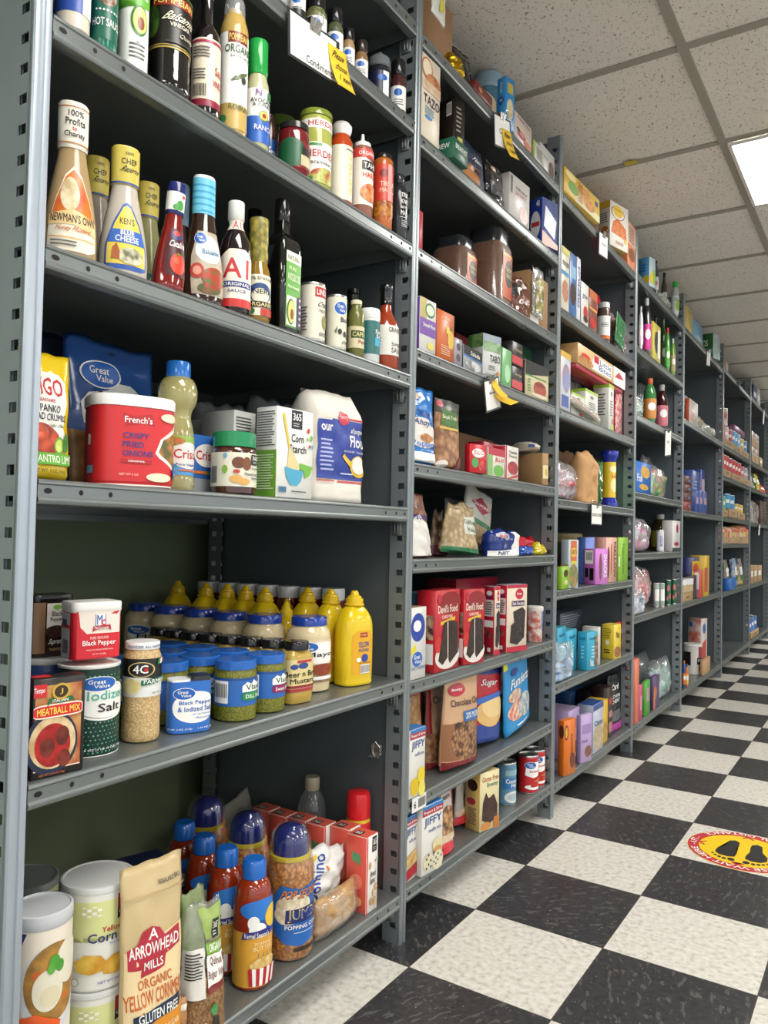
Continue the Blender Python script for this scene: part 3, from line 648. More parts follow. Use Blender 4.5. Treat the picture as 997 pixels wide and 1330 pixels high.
jar('salsa_jar', 'tall green salsa jar with white neck and front labels', 'jar', (-0.0349, -0.1664, 1.5278, 0.0309, 0.1482,), 'g:a8ac55', 'g:7c8a34',
    [('label', .06, .56, 200, -14, [('r', 'b:f0efe4', 0, 0, 1, 1), ('r', 'b:3f8a3c', 0, .9, .5, .97), tx('b:b3283c', 'HERDEZ', .22, .62, .82, .8), tx('b:6a6a5a', 'Guacamole Salsa', .18, .44, .92, .54), ('e', 'n:a93c25:b9c46a:60', .6, .16, .3, .2), ('r', 'b:3f8a3c', 0, 0, .35, .12)]),
     ('neck_label', .74, .86, 200, -14, [('r', 'b:f0efe4', 0, 0, 1, 1), tx('b:b3283c', 'HERDEZ', .25, .25, .85, .8)])], liddepth=.08, lidr=1.02, shoulder=.04)
vessel('hot_sauce_bottle', 'cream wrapped hot sauce bottle with a faceted white cap', 'bottle', (-0.0267, -0.0943, 1.5278, 0.0227, 0.1612,),
    [('bottle_body', 'g:b0431c', [(0,0),(.92,0),(1,.015),(1,.76),(.8,.81),(.72,.85)]), ('cap', 'g:e9e7e2', [(.68,.84),(.86,.9),(.9,.96),(.7,1),(0,1)])],
    [('label', .02, .69, 300, 0, [('r', 'b:ded9c6', 0, 0, 1, 1), tx('b:d8cf5c', 'TRUFF', .46, .12, .54, .85, 0, -1)]+fine(.4,.9,.6,.95,1))])
vessel('squeeze_bottle', 'squeeze bottle with a white nozzle and a red and black label', 'bottle', (-0.0269, -0.02, 1.5278, 0.0229, 0.1745,),
    [('bottle_body', 'g:8f5a48', [(0,0),(.93,0),(1,.02),(1,.76),(.9,.82),(.7,.84)]), ('cap', 'g:ece9e4', [(.74,.83),(.76,.84),(.72,.88),(.35,.91),(.18,.93),(.12,1),(0,1)])],
    [('label', .12, .78, 210, -16, [('r', 'b:efe3d6', 0, 0, 1, 1), ('r', 'b:d2453c', 0, .84, 1, 1), tx(WH, 'ORGANIC', .3, .88, .8, .95), ('r', BK, .38, .62, .95, .78), tx(WH, 'TAHINI', .42, .65, .9, .75), tx('b:d9482a', 'HARISSA', .4, .48, .95, .58), ('e', 'n:d09a5a:c9442a:80', .62, .22, .27, .16)])])
jar('curry_jar', 'tall orange curry sauce jar with a red label and dark lid', 'jar', (-0.0257, 0.0572, 1.5278, 0.0217, 0.162,), 'g:b4622a', 'g:2a1f1c',
    [('label', .36, .84, 220, -14, [('r', 'b:cf3f2c', 0, 0, 1, 1), ('e', 'b:8a1c18', .4, .75, .12, .12), tx('b:f1cdb4', 'TIKKA', .3, .38, .72, .52), tx('b:f1cdb4', 'MASALA', .3, .22, .78, .34), ('e', 'n:e8c08a:8a3a1c:80', .82, .4, .12, .2), ('r', 'b:e4a8a0', .5, 0, .62, 1)]),
     ('label', .16, .34, 200, -14, [('r', 'n:c7822e:7c2d14:90', 0, 0, 1, 1)])], liddepth=.06, lidr=.86, shoulder=.05)
vessel('body_oil_bottle', 'matt black round-shouldered bottle with white block lettering, by the right post', 'bottle', (-0.0224, 0.1177, 1.5278, 0.0194, 0.144,),
    [('bottle_body', 'g:26282a', [(0,0),(.9,0),(1,.03),(1,.68),(.93,.76),(.7,.83),(.5,.86)]), ('cap', 'g:2c2e30', [(.52,.85),(.58,.86),(.58,.98),(.5,1),(0,1)])],
    [('label', .1, .72, 130, -10, [tx(WH, 'TREE', .36, .84, .86, .95), tx(WH, 'KNEE', .36, .68, .86, .79), tx(WH, 'BUTTE', .36, .56, .86, .62), tx(WH, 'MAN', .36, .4, .76, .51), ('r', WH, .3, .34, .9, .35)]+fine(.4,.1,.85,.28,4,'b:b0b0b0'))])

# ================================================================ BAY 1, dressing shelf
DRS = [(0,0),(.9,0),(.98,.015),(1,.05),(1,.16),(.94,.27),(.8,.42),(.64,.56),(.53,.66),(.5,.72)]
def dressing(P, label, fill, capc, lab, neck=None, name='dressing_bottle', tilt=None, prof=DRS, capfrom=.7, capr=.56, sy=1, sx=.7, rz=-25, group=None):
    return vessel(name, label, 'bottle', P, [('bottle_body', fill, prof, 2, 1), ('cap', capc, [(capr*.96,capfrom),(capr,capfrom+.004),(capr,.985),(capr*.92,1),(0,1)])],
        lab + ([('neck_label', capfrom-.0, .985, 330, 0, neck)] if neck else []), rz=rz, sx=sx, sy=sy, tilt=tilt, group=group)
dressing((-0.038, -0.6853, 1.2378, 0.034, 0.2095,), 'large tan honey mustard dressing bottle with a white cap sleeve, far left', 'g:a98f68', 'b:ded8c8',
    [('label', .03, .58, 120, 0, [('p', 'b:efe6cf', [(0,.05),(.02,.3),(.12,.6),(.28,.88),(.5,1),(.72,.88),(.88,.6),(.98,.3),(1,.05),(.8,0),(.2,0)]), ('p', 'n:d9872c:cf4a1c:30', [(.05,.35),(.14,.6),(.3,.86),(.5,.96),(.7,.86),(.86,.6),(.95,.35)]), ('e', 'n:ece0bd:c2ab7c:60', .42, .66, .2, .2), ('p', 'b:e2c38a', [(.02,.28),(.02,.4),(.5,.48),(.98,.38),(.98,.2),(.5,.3)]), tx('b:2c2218', "NEWMAN'S OWN", .06, .32, .94, .42), tx('b:c26a2c', 'Honey Mustard', .16, .21, .78, .28, .1), ('r', 'b:d9a03c', .04, .14, .96, .15)]+fine(.1,.04,.7,.12,2))],
    [('r', 'b:e6e0d0', 0, 0, 1, 1), ('r', 'b:b57a4c', 0, .9, 1, .93), ('r', 'b:b57a4c', 0, .09, 1, .12), tx(BK, '100%', .42, .7, .6, .84), tx(BK, 'Profits', .39, .5, .62, .66), tx('b:c8323a', 'to', .47, .38, .52, .46), tx(BK, 'Charity', .38, .2, .62, .36)])
KN = [('r', 'b:cdb94e', 0, 0, 1, 1), ('r', 'b:31509c', 0, .02, 1, .07), tx('b:3a3a20', 'CHEF', .42, .55, .62, .7), tx('b:3a3a20', 'Reserve', .4, .34, .64, .5, .3), tx('b:5a5a30', "KEN'S", .47, .8, .57, .88)]
dressing((-0.0383, -0.5988, 1.2378, 0.0343, 0.1875,), 'white blue cheese dressing bottle with a yellow sleeve and pear-shaped label', 'g:bdb5a8', 'b:d2bf58',
    [('label', .04, .56, 120, 0, [('p', 'b:2c54a8', [(.04,.04),(.04,.36),(.18,.7),(.38,.96),(.5,1),(.62,.96),(.82,.7),(.96,.36),(.96,.04),(.8,0),(.2,0)]), ('p', 'b:e3cb4e', [(.09,.07),(.09,.36),(.22,.68),(.4,.92),(.5,.95),(.6,.92),(.78,.68),(.91,.36),(.91,.07)]), tx('b:32321c', "KEN'S", .33, .66, .67, .76), ('p', 'b:3567b8', [(.09,.38),(.16,.58),(.84,.58),(.91,.38)]), tx(WH, 'BLUE', .36, .5, .64, .58), tx(WH, 'CHEESE', .26, .4, .74, .49), ('e', 'n:d8d2b4:6b6a4c:90', .58, .2, .26, .12), ('p', 'b:a85a2a', [(.2,.14),(.22,.3),(.28,.36),(.3,.36),(.36,.26),(.36,.14)])])], KN)
dressing((-0.12, -0.5837, 1.2378, 0.03, 0.2002,), 'yellow-sleeved dressing bottle behind and left of the blue cheese bottle', 'g:a79b8c', 'b:c9b54e', [], KN, name='dressing_bottle')
dressing((-0.105, -0.4995, 1.2378, 0.029, 0.1914,), 'yellow-sleeved dressing bottle wedged between the blue cheese and ketchup-red bottles', 'g:8c8a5c', 'b:c9b54e', [('label', .05, .4, 150, 0, [('r', 'b:1f5c5c', 0, .1, 1, .5), tx('b:cdbd5c', 'RANCH', .5, .2, .9, .4)])], KN)
dressing((-0.0279, -0.5257, 1.2378, 0.0239, 0.1649,), 'dark red tomato dressing bottle leaning right, with a navy cap', 'k:7c1a17', 'g:232a66',
    [('label', .12, .56, 120, 10, [('p', 'b:4a1420', [(.2,0),(.1,.5),(.25,1),(.75,1),(.9,.5),(.85,0)]), ('e', 'b:2b3a74', .5, .86, .25, .1), ('e', 'b:c43a30', .5, .9, .16, .06), tx(WH, 'Catalina', .22, .6, .85, .74, .1), ('e', 'b:cf3a20', .58, .26, .26, .22), ('e', 'b:e0603a', .52, .32, .09, .07), ('p', 'b:5a8a2c', [(.5,.46),(.58,.5),(.66,.46),(.6,.43)])])],
    [('r', 'b:e9e9e4', 0, .12, 1, .72), ('e', 'b:4d9a48', .56, .3, .08, .16), ('e', 'b:4d9a48', .5, .22, .08, .1), ('e', 'b:c23a30', .62, .6, .04, .06)], tilt=(-4, 0), sx=.8)
dressing((-0.15, -0.3943, 1.2378, 0.03, 0.2414,), 'dark berry dressing bottle with a pale blue sleeve at the back', 'k:3a1418', 'b:86a4b8', [], [('r', 'b:86a6bc', 0, 0, 1, 1), ('p', 'b:c8d8e0', [(.4,0),(.46,1),(.52,1),(.48,0)])])
dressing((-0.0417, -0.4265, 1.2378, 0.0357, 0.2096,), 'dark brown balsamic dressing bottle with a blue striped sleeve', 'k:33211a', 'b:dfeef2',
    [('label', .07, .56, 125, 8, [('p', 'n:c9bda8:a89a84:30', [(.12,.0),(.08,.3),(.05,.6),(.15,1),(.85,1),(.95,.6),(.92,.3),(.88,0)]), ('e', 'b:dfe8ee', .5, .72, .36, .22), *gv(.26, .88, .17, .09), tx('b:4a7a9a', 'Balsamic', .32, .64, .78, .72), ('e', 'b:b93a2c', .22, .36, .15, .12), ('e', 'b:d89a84', .22, .36, .09, .07), ('e', 'n:b03424:4a6a2a:70', .6, .28, .28, .16), ('e', 'n:4a5a2a:b03424:90', .5, .1, .25, .08)])],
    [('r', 'b:6cc0da', 0, 0, 1, .96)]+[('r', 'b:3a9cc4', 0, .05+.17*i, 1, .11+.17*i) for i in range(5)], capr=.5)
vessel('steak_sauce_bottle', 'dark steak sauce bottle with a white cap and red and blue label', 'bottle', (-0.0302, -0.3859, 1.2378, 0.0262, 0.1896,),
    [('bottle_body', 'k:1f1413', [(0,0),(.92,0),(1,.02),(1,.56),(.9,.65),(.6,.73),(.42,.78),(.42,.84)]), ('cap', 'g:dcdad4', [(.46,.83),(.52,.84),(.52,.99),(.48,1),(0,1)])],
    [('label', .05, .55, 150, -22, [('p', 'b:efe6d4', [(0,0),(0,.85),(.3,1),(.7,1),(1,.85),(1,0)]), tx('b:c22a34', 'A1', .14, .5, .8, .84), ('r', 'b:2c3480', .1, .34, .9, .44), tx(WH, 'ORIGINAL', .16, .36, .84, .42), tx('b:2c3480', 'SAUCE', .28, .25, .72, .3), ('r', 'b:c8302c', 0, 0, 1, .14)]),
     ('neck_label', .74, .83, 160, -22, [('r', 'b:efe6d4', 0, 0, 1, 1), tx('b:c22a34', 'A1', .3, .1, .7, .9)])])
vessel('olive_oil_bottle', 'small olive oil bottle with a gold patterned foil neck', 'bottle', (-0.0259, -0.3378, 1.2378, 0.0219, 0.1788,),
    [('bottle_body', 'k:8a6a1c', [(0,0),(.92,0),(1,.02),(1,.4),(.9,.5),(.74,.56),(.7,.6)]), ('foil_neck', 'v:b0a040:6a6424:95', [(.68,.55),(.74,.58),(.76,.66),(.73,.72),(.76,.78),(.74,.9),(.76,.98),(.7,1),(0,1)])],
    [('label', .05, .44, 170, -18, [('r', 'b:e6dfc6', 0, 0, 1, 1), tx(BK, '100% SPANISH', .1, .86, .9, .94), ('e', 'b:2c4a7c', .5, .55, .33, .24), ('e', 'b:e6dfc6', .5, .48, .24, .18), tx(BK, 'NERI', .3, .52, .72, .64), ('r', 'b:2a1c12', .05, .2, .95, .34), tx('b:e8d8a0', 'ORGANIC', .15, .22, .88, .32), ('r', 'b:b8342a', .5, .0, 1, .18), ('e', 'b:2f7a44', .22, .1, .14, .08)])])
vessel('vinegar_bottle', 'black-capped dark bottle standing behind the gold-necked oil', 'bottle', (-0.13, -0.2246, 1.2378, 0.028, 0.2532,), [('bottle_body', 'k:121010', [(0,0),(.95,0),(1,.02),(1,.6),(.4,.75),(.36,.85)]), ('cap', 'g:121212', [(.42,.84),(.46,.85),(.46,1),(0,1)])])
vessel('avocado_oil_bottle', 'tall square black bottle of avocado oil with a lime green label', 'bottle', (-0.0354, -0.2567, 1.2378, 0.0314, 0.2403,),
    [('bottle_body', 'k:0e0f0d', [(0,0),(.95,0),(1,.01),(1,.62),(.93,.68),(.6,.72),(.42,.75),(.4,.84)], 7), ('cap', 'g:141413', [(.4,.83),(.44,.84),(.44,.99),(.4,1),(0,1)], 2)],
    [('label', .03, .6, 78, 0, [('r', 'b:5da43c', .06, 0, 1, .98), ('r', 'b:dfe6cc', .06, .84, 1, .98), tx('b:4a5a3a', 'NATURAL', .14, .87, .9, .93), tx('b:d8e8b0', 'PURE', .22, .74, .7, .79), tx('b:e6f0c8', 'AVOCADO OIL', .14, .6, .92, .7), ('r', 'b:e8ecd8', .1, .02, .72, .4), ('e', 'b:4c6a24', .36, .2, .25, .17), ('e', 'b:c9cf6c', .38, .2, .2, .145), ('e', 'b:8c3c1c', .42, .17, .1, .07), ('r', 'b:4a2c54', .76, .0, 1, .42), tx('b:e6f0c8','First Pressed',.14,.5,.8,.54)]+[('e','b:c9c0cc',.88,.06+.08*i,.05,.02) for i in range(5)])], n=7, rz=0, sx=.88, sy=.88)
can('olive_can', 'tall white can with a red banner and olives', 'can', (-0.0287, -0.1724, 1.2378, 0.0247, 0.1096,), 'b:d9d4bf', decals=[('label', .05, .95, 200, -6, [('r', 'b:dfdbc8', 0, 0, 1, 1), ('r', 'b:b8262e', .4, .78, .92, .97), tx(WH, 'LINDSAY', .44, .82, .9, .93), tx('b:3a3a30', 'Crafted', .44, .6, .84, .7, .2), tx('b:6a7a4a', 'MEDIUM', .5, .5, .8, .55), ('e', 'n:7c7a34:b4ac5c:70', .68, .32, .1, .13), ('e', 'b:8f8a44', .62, .34, .05, .1)]+fine(.08,.12,.25,.6,8)+fine(.5,.05,.85,.12,2))])
can('olive_can', 'shorter cream can of black olives with a blue oval', 'can', (-0.0245, -0.1016, 1.2378, 0.0205, 0.1061,), 'b:d6d3bd', decals=[('label', .05, .95, 190, -10, [('r', 'b:dad7c2', 0, 0, 1, 1), *gv(.5, .78, .2, .13), tx(BK, 'Black', .48, .5, .74, .6), ('e', 'b:23251f', .62, .26, .06, .06), ('e', 'b:23251f', .46, .3, .06, .06), ('e', 'b:23251f', .78, .24, .06, .06), tx('b:3a3a3a', 'Olives', .5, .06, .85, .13, .2), ('p', 'b:51683a', [(.3,.3),(.4,.42),(.36,.26)])])])
vessel('caper_bottle', 'slim olive green caper bottle with a cream lid', 'bottle', (-0.021, -0.0387, 1.2378, 0.017, 0.1147,),
    [('bottle_body', 'g:6a6c34', [(0,0),(.92,0),(1,.02),(1,.72),(.85,.8),(.62,.86),(.6,.93)]), ('lid', 'g:d8d2b0', [(.64,.92),(.68,.925),(.68,.99),(.62,1),(0,1)])],
    [('label', .14, .52, 200, -12, [('r', 'b:cfc6a0', 0, 0, 1, 1), ('r', 'b:3a4a24', .2, .45, .9, .8), tx('b:d8cf90', 'CAPERS', .25, .52, .85, .74), tx('b:a82a3a', 'Pesto', .45, .2, .85, .38)])])
vessel('vinegar_bottle', 'black-capped bottle just behind the caper bottle', 'bottle', (-0.115, 0.0853, 1.2378, 0.022, 0.1849,), [('bottle_body', 'k:23261a', [(0,0),(1,.02),(1,.7),(.6,.8),(.55,.88)]), ('cap', 'g:141414', [(.6,.86),(.68,.87),(.68,.93),(.6,.94),(.68,.95),(.66,1),(0,1)])])
vessel('salt_shaker', 'teal and white sea salt shaker with a white lid', 'spice jar', (-0.0256, 0.0176, 1.2378, 0.0216, 0.1108,),
    [('jar_body', 'g:cfd6d2', [(0,0),(.95,0),(1,.02),(1,.78),(.95,.82)]), ('cap', 'g:eceae6', [(.98,.8),(1.02,.81),(1.02,.95),(.95,1),(0,1)])],
    [('label', .14, .76, 230, -20, [('r', 'b:2c6a68', 0, 0, 1, 1), ('r', 'b:38a4c8', .55, .25, .8, .5), tx(WH, 'Sea', .55, .62, .8, .74), tx(WH, 'Salt', .58, .5, .82, .6), ('e', 'b:56898a', .2, .6, .1, .15)])])
vessel('hot_sauce_bottle', 'long-necked orange-red sweet sauce bottle by the post', 'bottle', (-0.0327, 0.0913, 1.2378, 0.0287, 0.1843,),
    [('bottle_body', 'k:9c3a1c', [(0,0),(.92,0),(1,.015),(1,.46),(.88,.55),(.6,.63),(.42,.69),(.38,.78)]), ('cap', 'k:141212', [(.42,.76),(.48,.77),(.46,.93),(.5,.94),(.5,.99),(.45,1),(0,1)])],
    [('label', .15, .5, 175, -16, [('r', 'b:dedcd4', 0, 0, 1, 1), tx(BK, 'GRANDMA', .42, .76, .98, .92), tx(BK, 'SWEET', .5, .3, .95, .42), tx(BK, 'SAUCE', .5, .08, .95, .25)]+fine(.08,.1,.25,.7,6))])


# ================================================================ BAY 1, baking shelf
bag('storage_bag', 'dark navy bag at the back of the left end of the baking shelf', 'bag', (-0.22, -0.6013, 0.9448, 0, 0.0799, 0.06, 0.2481,), 'g:1a2440', 'gusset', seed=3, wr=.006)
bag('bread_crumb_pouch', 'yellow pouch of panko bread crumbs at the left post', 'pouch', (-0.03, -0.7446, 0.9448, 0, 0.0746, 0.045, 0.1671,), 'g:d2b318', 'stand',
    [('p', 'b:e4e0d8', [(.04,.27),(.04,.8),(.1,.84),(.72,.84),(.84,.78),(.85,.6),(.78,.42),(.8,.27)]), tx('b:b8242c', 'VIGO', .16, .66, .78, .8), tx('b:b8242c', 'SEASONED', .3, .61, .62, .635), tx('b:1c2a44', 'PANKO', .32, .53, .72, .59), tx('b:1c2a44', 'BREAD CRUMBS', .1, .465, .84, .52), tx('b:4a7a4a', 'Just Like That', .3, .41, .74, .44, .2),
     ('e', 'v:d8582c:8c2c16:70', .34, .3, .33, .14), ('e', 'b:6ea02c', .66, .27, .1, .07), ('e', 'b:c9d86c', .65, .27, .07, .05), ('e', 'b:3d7a34', .8, .3, .06, .08), ('r', 'b:5cab30', .02, .12, .98, .21), tx('b:eef2dc', 'CILANTRO LIME', .08, .135, .94, .195), tx(BK, 'NET WT. 5 OZ. (142g)', .16, .05, .78, .085)], seed=2, wr=.003)
bag('fried_onion_pouch', 'tall glossy blue pouch of french fried onions with a white cloud label', 'pouch', (-0.15, -0.5855, 0.9448, 0, 0.1695, 0.05, 0.2384,), 'g:28508f', 'stand',
    [('r', 'n:b98a50:9c6c38:60', .03, .03, .97, .4), ('p', 'b:28508f', [(.0,.38),(.2,.36),(.5,.4),(.99,.3),(.99,.5),(.0,.5)]), ('p', 'b:dcdcd6', [(.16,.42),(.12,.56),(.2,.63),(.4,.66),(.52,.72),(.66,.72),(.8,.66),(.86,.56),(.84,.42)]), *gv(.34, .76, .2, .085), tx('b:4a2c1c', 'French Fried', .3, .58, .84, .65), tx('b:c9682c', 'Onions', .42, .43, .8, .51), ('e', 'b:0f2040', .48, .925, .03, .008)], seed=5, wr=.005, topw=1.03, lean=2)
t = vessel('fried_onion_tub', 'wide red oval tub of crispy fried onions with a white lid', 'tub', (-0.0637, -0.5507, 0.9448, 0.0597, 0.13,), [
    ('tub_body', 'b:cf2a2e', [(0,0),(.95,0),(.99,.03),(1,.1),(1,.86),(.99,.88)], 3.2), ('base_rim', 'b:e6e3de', [(.9,0),(.985,.004),(.985,.02),(.93,.03)], 3.2),
    ('lid', 'b:eceae6', [(.99,.87),(1.03,.875),(1.035,.975),(1.0,1),(0,1)], 3.2)],
    [('label', .05, .86, 170, 0, [('r', 'b:cf2a2e', 0, 0, 1, 1), ('p', 'b:efe9df', [(.63,.4),(.66,.34),(.86,.12),(.96,.1),(1,.16),(1,.92),(.92,.95),(.85,.8),(.67,.6)]), ('p', 'v:c9803c:5b5a30:80', [(.655,.42),(.68,.37),(.86,.17),(.95,.14),(.98,.18),(.98,.84),(.9,.8),(.69,.59)]),
      ('p', 'b:b3202a', [(.4,.74),(.38,.92),(.46,.88),(.6,.93),(.62,.76),(.54,.8)]), tx(WH, "French's", .39, .79, .6, .88), tx('b:1f3f86', 'CRISPY', .38, .58, .58, .66), tx('b:1f3f86', 'FRIED', .38, .46, .54, .54), tx('b:1f3f86', 'ONIONS', .38, .34, .61, .42), ('r', 'b:b3202a', .37, .25, .6, .3), tx(WH, 'ORIGINAL', .42, .262, .55, .288), tx('b:f0c8c0', 'NET WT 6 OZ', .36, .08, .5, .11), ('e', 'b:e6dcc0', .74, .9, .08, .06), ('e', 'b:e6dcc0', .66, .07, .1, .06), ('e', 'b:235fae', .86, .16, .075, .11), tx(WH, 'Try', .82, .17, .9, .22), tx(WH, 'Minis', .81, .11, .91, .15), ('r', 'b:d8d8d4', .09, .48, .13, .62), ('r', 'b:6aa0b8', .08, .1, .17, .2)])],
    rz=-24, sx=.8, n=3.2)
vessel('oil_bottle', 'clear bottle of pale vegetable oil with a blue cap', 'bottle', (-0.0654, -0.4696, 0.9448, 0.0304, 0.2037,), [
    ('bottle_body', 'f:c9c07c:.5', [(0,0),(.88,0),(.95,.02),(.95,.1),(.88,.13),(.88,.42),(.8,.5),(.68,.56),(.72,.62),(.95,.68),(1,.74),(.98,.8),(.8,.86),(.6,.88),(.56,.9)], 2, 1), ('cap', 'g:2a6fc0', [(.58,.875),(.62,.88),(.62,.985),(.57,1),(0,1)])],
    [('label', .12, .42, 200, 0, [('r', 'b:4a92cc', 0, 0, 1, 1), ('r', 'b:8fae4c', 0, .62, 1, 1), ('e', 'b:e6e0da', .58, .5, .33, .34), tx('b:b8242c', 'Crisco', .32, .42, .86, .66), tx('b:1c3f86', 'Pure Vegetable', .36, .22, .84, .3), ('r', 'b:d86a30', .4, .1, .7, .14), ('e', 'n:c8602c:6a8a34:60', .3, .86, .2, .1)])])
carton('shortening_package', 'shiny blue shortening package between the oil bottle and the hazelnut jar', 'box', (-0.06, -0.4386, 0.9448, 0, 0.0748, 0.07, 0.0977,), ('g:2f63ad', 'g:2f63ad', 'g:2a5aa0'),
    front=[('r', 'b:8a8f92', 0, 0, 1, .26), ('e', 'b:e6e0da', .5, .66, .4, .2), tx('b:b8242c', 'Crisco', .16, .58, .86, .74), tx(WH, 'Shortening', .3, .5, .75, .54, .2), ('r', 'b:c8702c', .05, .34, .5, .39), ('r', 'b:5e8f3a', .5, .34, .95, .39)])
carton('starch_box', 'grey fronted box with a black square label behind the oil bottle', 'box', (-0.17, -0.3612, 0.9448, 0, 0.0848, 0.08, 0.1443,), ('b:b5b5ae', 'b:a8a8a0', 'b:9fa09a'), front=[*b365(.6, .55, .95, .95), ('p', 'b:cdb43c', [(.2,.2),(.35,.9),(.42,.9),(.3,.2)])], group='corn starch boxes on the baking shelf')
carton('starch_box', 'box with a nutrition table behind the hazelnut jar', 'box', (-0.135, -0.3139, 0.9448, 0, 0.0594, 0.08, 0.1474,), ('b:aeb0aa', 'b:a8a8a0', 'b:9fa09a'), front=[('r', WH, .08, .1, .9, .92), tx(BK, 'Nutrition Facts', .12, .8, .86, .89)]+fine(.12, .15, .86, .76, 9), group='corn starch boxes on the baking shelf')
carton('starch_box', 'white and green box turned sideways left of the corn starch box', 'box', (-0.09, -0.3087, 0.9448, 0, 0.0563, 0.08, 0.1534,), ('b:c6c8c2', 'b:b5b6b0', 'b:9fa09a'), front=[('r', 'b:6f9f3c', 0, 0, 1, .45)]+fine(.08, .5, .9, .94, 12)+fine(.1,.1,.9,.42,8,'b:c8dcae'), group='corn starch boxes on the baking shelf')
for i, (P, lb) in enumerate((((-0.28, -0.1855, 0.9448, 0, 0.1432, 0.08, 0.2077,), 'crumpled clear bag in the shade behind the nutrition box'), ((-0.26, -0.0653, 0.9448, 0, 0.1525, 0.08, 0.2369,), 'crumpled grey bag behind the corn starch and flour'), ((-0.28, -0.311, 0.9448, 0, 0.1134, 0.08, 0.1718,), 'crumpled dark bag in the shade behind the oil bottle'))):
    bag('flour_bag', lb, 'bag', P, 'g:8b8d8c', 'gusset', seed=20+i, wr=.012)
jar('hazelnut_spread_jar', 'round jar of hazelnut chocolate spread with a green lid', 'jar', (-0.0437, -0.3557, 0.9448, 0.0377, 0.1031,), 'k:4a2a1e', 'g:1f8a56',
    [('label', .12, .66, 240, -6, [('r', 'b:e2e0cc', 0, 0, 1, 1), ('b', BK, .1, .1, .2, .6), ('e', 'b:6e4026', .44, .7, .07, .17), ('e', 'b:7c4a2c', .53, .68, .05, .2), ('e', 'b:d9a85c', .42, .22, .07, .12), ('e', 'b:d9a85c', .5, .15, .07, .1), ('e', 'b:7fae3c', .3, .5, .03, .12), ('e', 'b:b8423c', .42, .44, .035, .06), ('e', 'b:6aa8c8', .3, .9, .02, .08), *b365(.58, .66, .7, .96), tx(BK, 'Organic', .56, .5, .7, .58), tx(BK, 'Hazelnut Cocoa', .5, .33, .78, .42), tx(BK, 'Spread', .58, .2, .7, .3)])], liddepth=.24, lidr=.95, shoulder=.1)
CORN = [*b365(.38, .78, .68, .99), tx(BK, 'Corn', .38, .63, .72, .72), tx(BK, 'Starch', .33, .51, .8, .6), ('p', 'b:d8b83c', [(.12,.92),(.18,.95),(.36,.56),(.31,.55)]), ('p', 'b:d8c890', [(.31,.56),(.27,.3),(.5,.26),(.62,.34),(.4,.55)]), ('p', 'b:48a0c0', [(.2,.34),(.72,.31),(.66,.2),(.55,.14),(.38,.14),(.26,.22)]), ('p', 'b:6fae3c', [(.62,.4),(.98,.37),(.9,.27),(.76,.23),(.74,.31),(.62,.33)]),
        ('e', 'b:c8302c', .84, .78, .035, .03), ('e', 'b:6fae3c', .92, .7, .035, .035), ('e', 'b:48a0c0', .95, .6, .03, .025), ('e', 'b:c8302c', .87, .6, .03, .02), ('e', 'b:6fae3c', .8, .68, .02, .02), ('r', 'b:38688c', .05, .06, .24, .12)]+fine(.38, .06, .8, .09, 1)
carton('starch_box', 'tall white corn starch box with a whisk and blue bowl picture', 'box', (-0.012, -0.2847, 0.9448, -3.095, 0.0959, 0.05, 0.1583,), ('b:e6e6e0', 'b:d2d4ce', 'b:d8d8d0'), front=CORN, left=[('r', 'b:74a83c', 0, 0, 1, .52)]+fine(.06, .56, .94, .96, 14)+fine(.08, .08, .92, .48, 14, 'b:d2e4bc'), group='corn starch boxes on the baking shelf')
bag('flour_bag', 'plump white paper bag of all purpose flour with a blue panel and scoop', 'bag', (-0.016, -0.1734, 0.9448, -6, 0.1573, 0.09, 0.2141,), 'p:dcd6cb', 'gusset',
    [('r', 'b:2c3f94', .3, .2, 1.0, .74), ('r', 'b:c03040', .42, .175, 1, .19), ('r', 'b:c03040', .42, .75, 1, .765), ('p', 'b:c43348', [(.44,.72),(.45,.82),(.6,.8),(.62,.72),(.52,.69)]), tx('b:e8c8c8', 'Pantry', .45, .74, .6, .79), tx(WH, 'all purpose', .66, .62, .95, .68, .1), tx(WH, 'Flour', .6, .5, .98, .61, .1), tx('b:c8cce8', 'enriched - bleached', .5, .45, .94, .475), ('p', 'b:d9b32c', [(.49,.41),(.52,.44),(.66,.36),(.63,.32)]), ('e', 'b:d9b32c', .8, .33, .17, .1), ('e', 'b:e6e4dc', .79, .34, .13, .08), ('r', 'b:2c3f94', .06, .2, .33, .72), tx(WH, 'our', .1, .62, .3, .68), ('r', 'b:c03040', .06, .175, .33, .185)]+fine(.09, .26, .3, .56, 8, 'b:aab0d8')+fine(.46,.24,.68,.27,1,'b:c8cce8'), seed=9, wr=.006, topw=.9)

# ================================================================ BAY 1, pickle and mustard shelf
vessel('pepper_tin', 'dark brown black pepper tin standing on a blue canister, far left', 'spice tin', (-.14, (-0.626244,)[0], .5708+.128, .031, .088), [
    ('tin_body', 'g:33241f', [(0,0),(.97,0),(1,.02),(1,.9)], 6), ('cap', 'g:1c1b1b', [(1,.88),(1.02,.9),(1.02,.99),(1,1),(0,1)], 6)],
    [('label', .06, .88, 74, -8, [('r', 'b:8c6a4c', 0, 0, .34, 1), ('r', 'b:e0dcd4', .38, .36, 1, .98), tx(BK, 'Black', .55, .72, .92, .82), tx(BK, 'Pepper', .5, .6, .92, .7), ('e', 'b:6fae3c', .72, .9, .14, .05), ('e', 'n:2c1c16:4c342a:200', .7, .42, .36, .12), tx(WH, 'Supreme', .4, .14, .95, .28, .2), tx('b:c8a878', 'TRADITIONS', .48, .04, .95, .09)])], n=6, sx=.7, rz=-10)
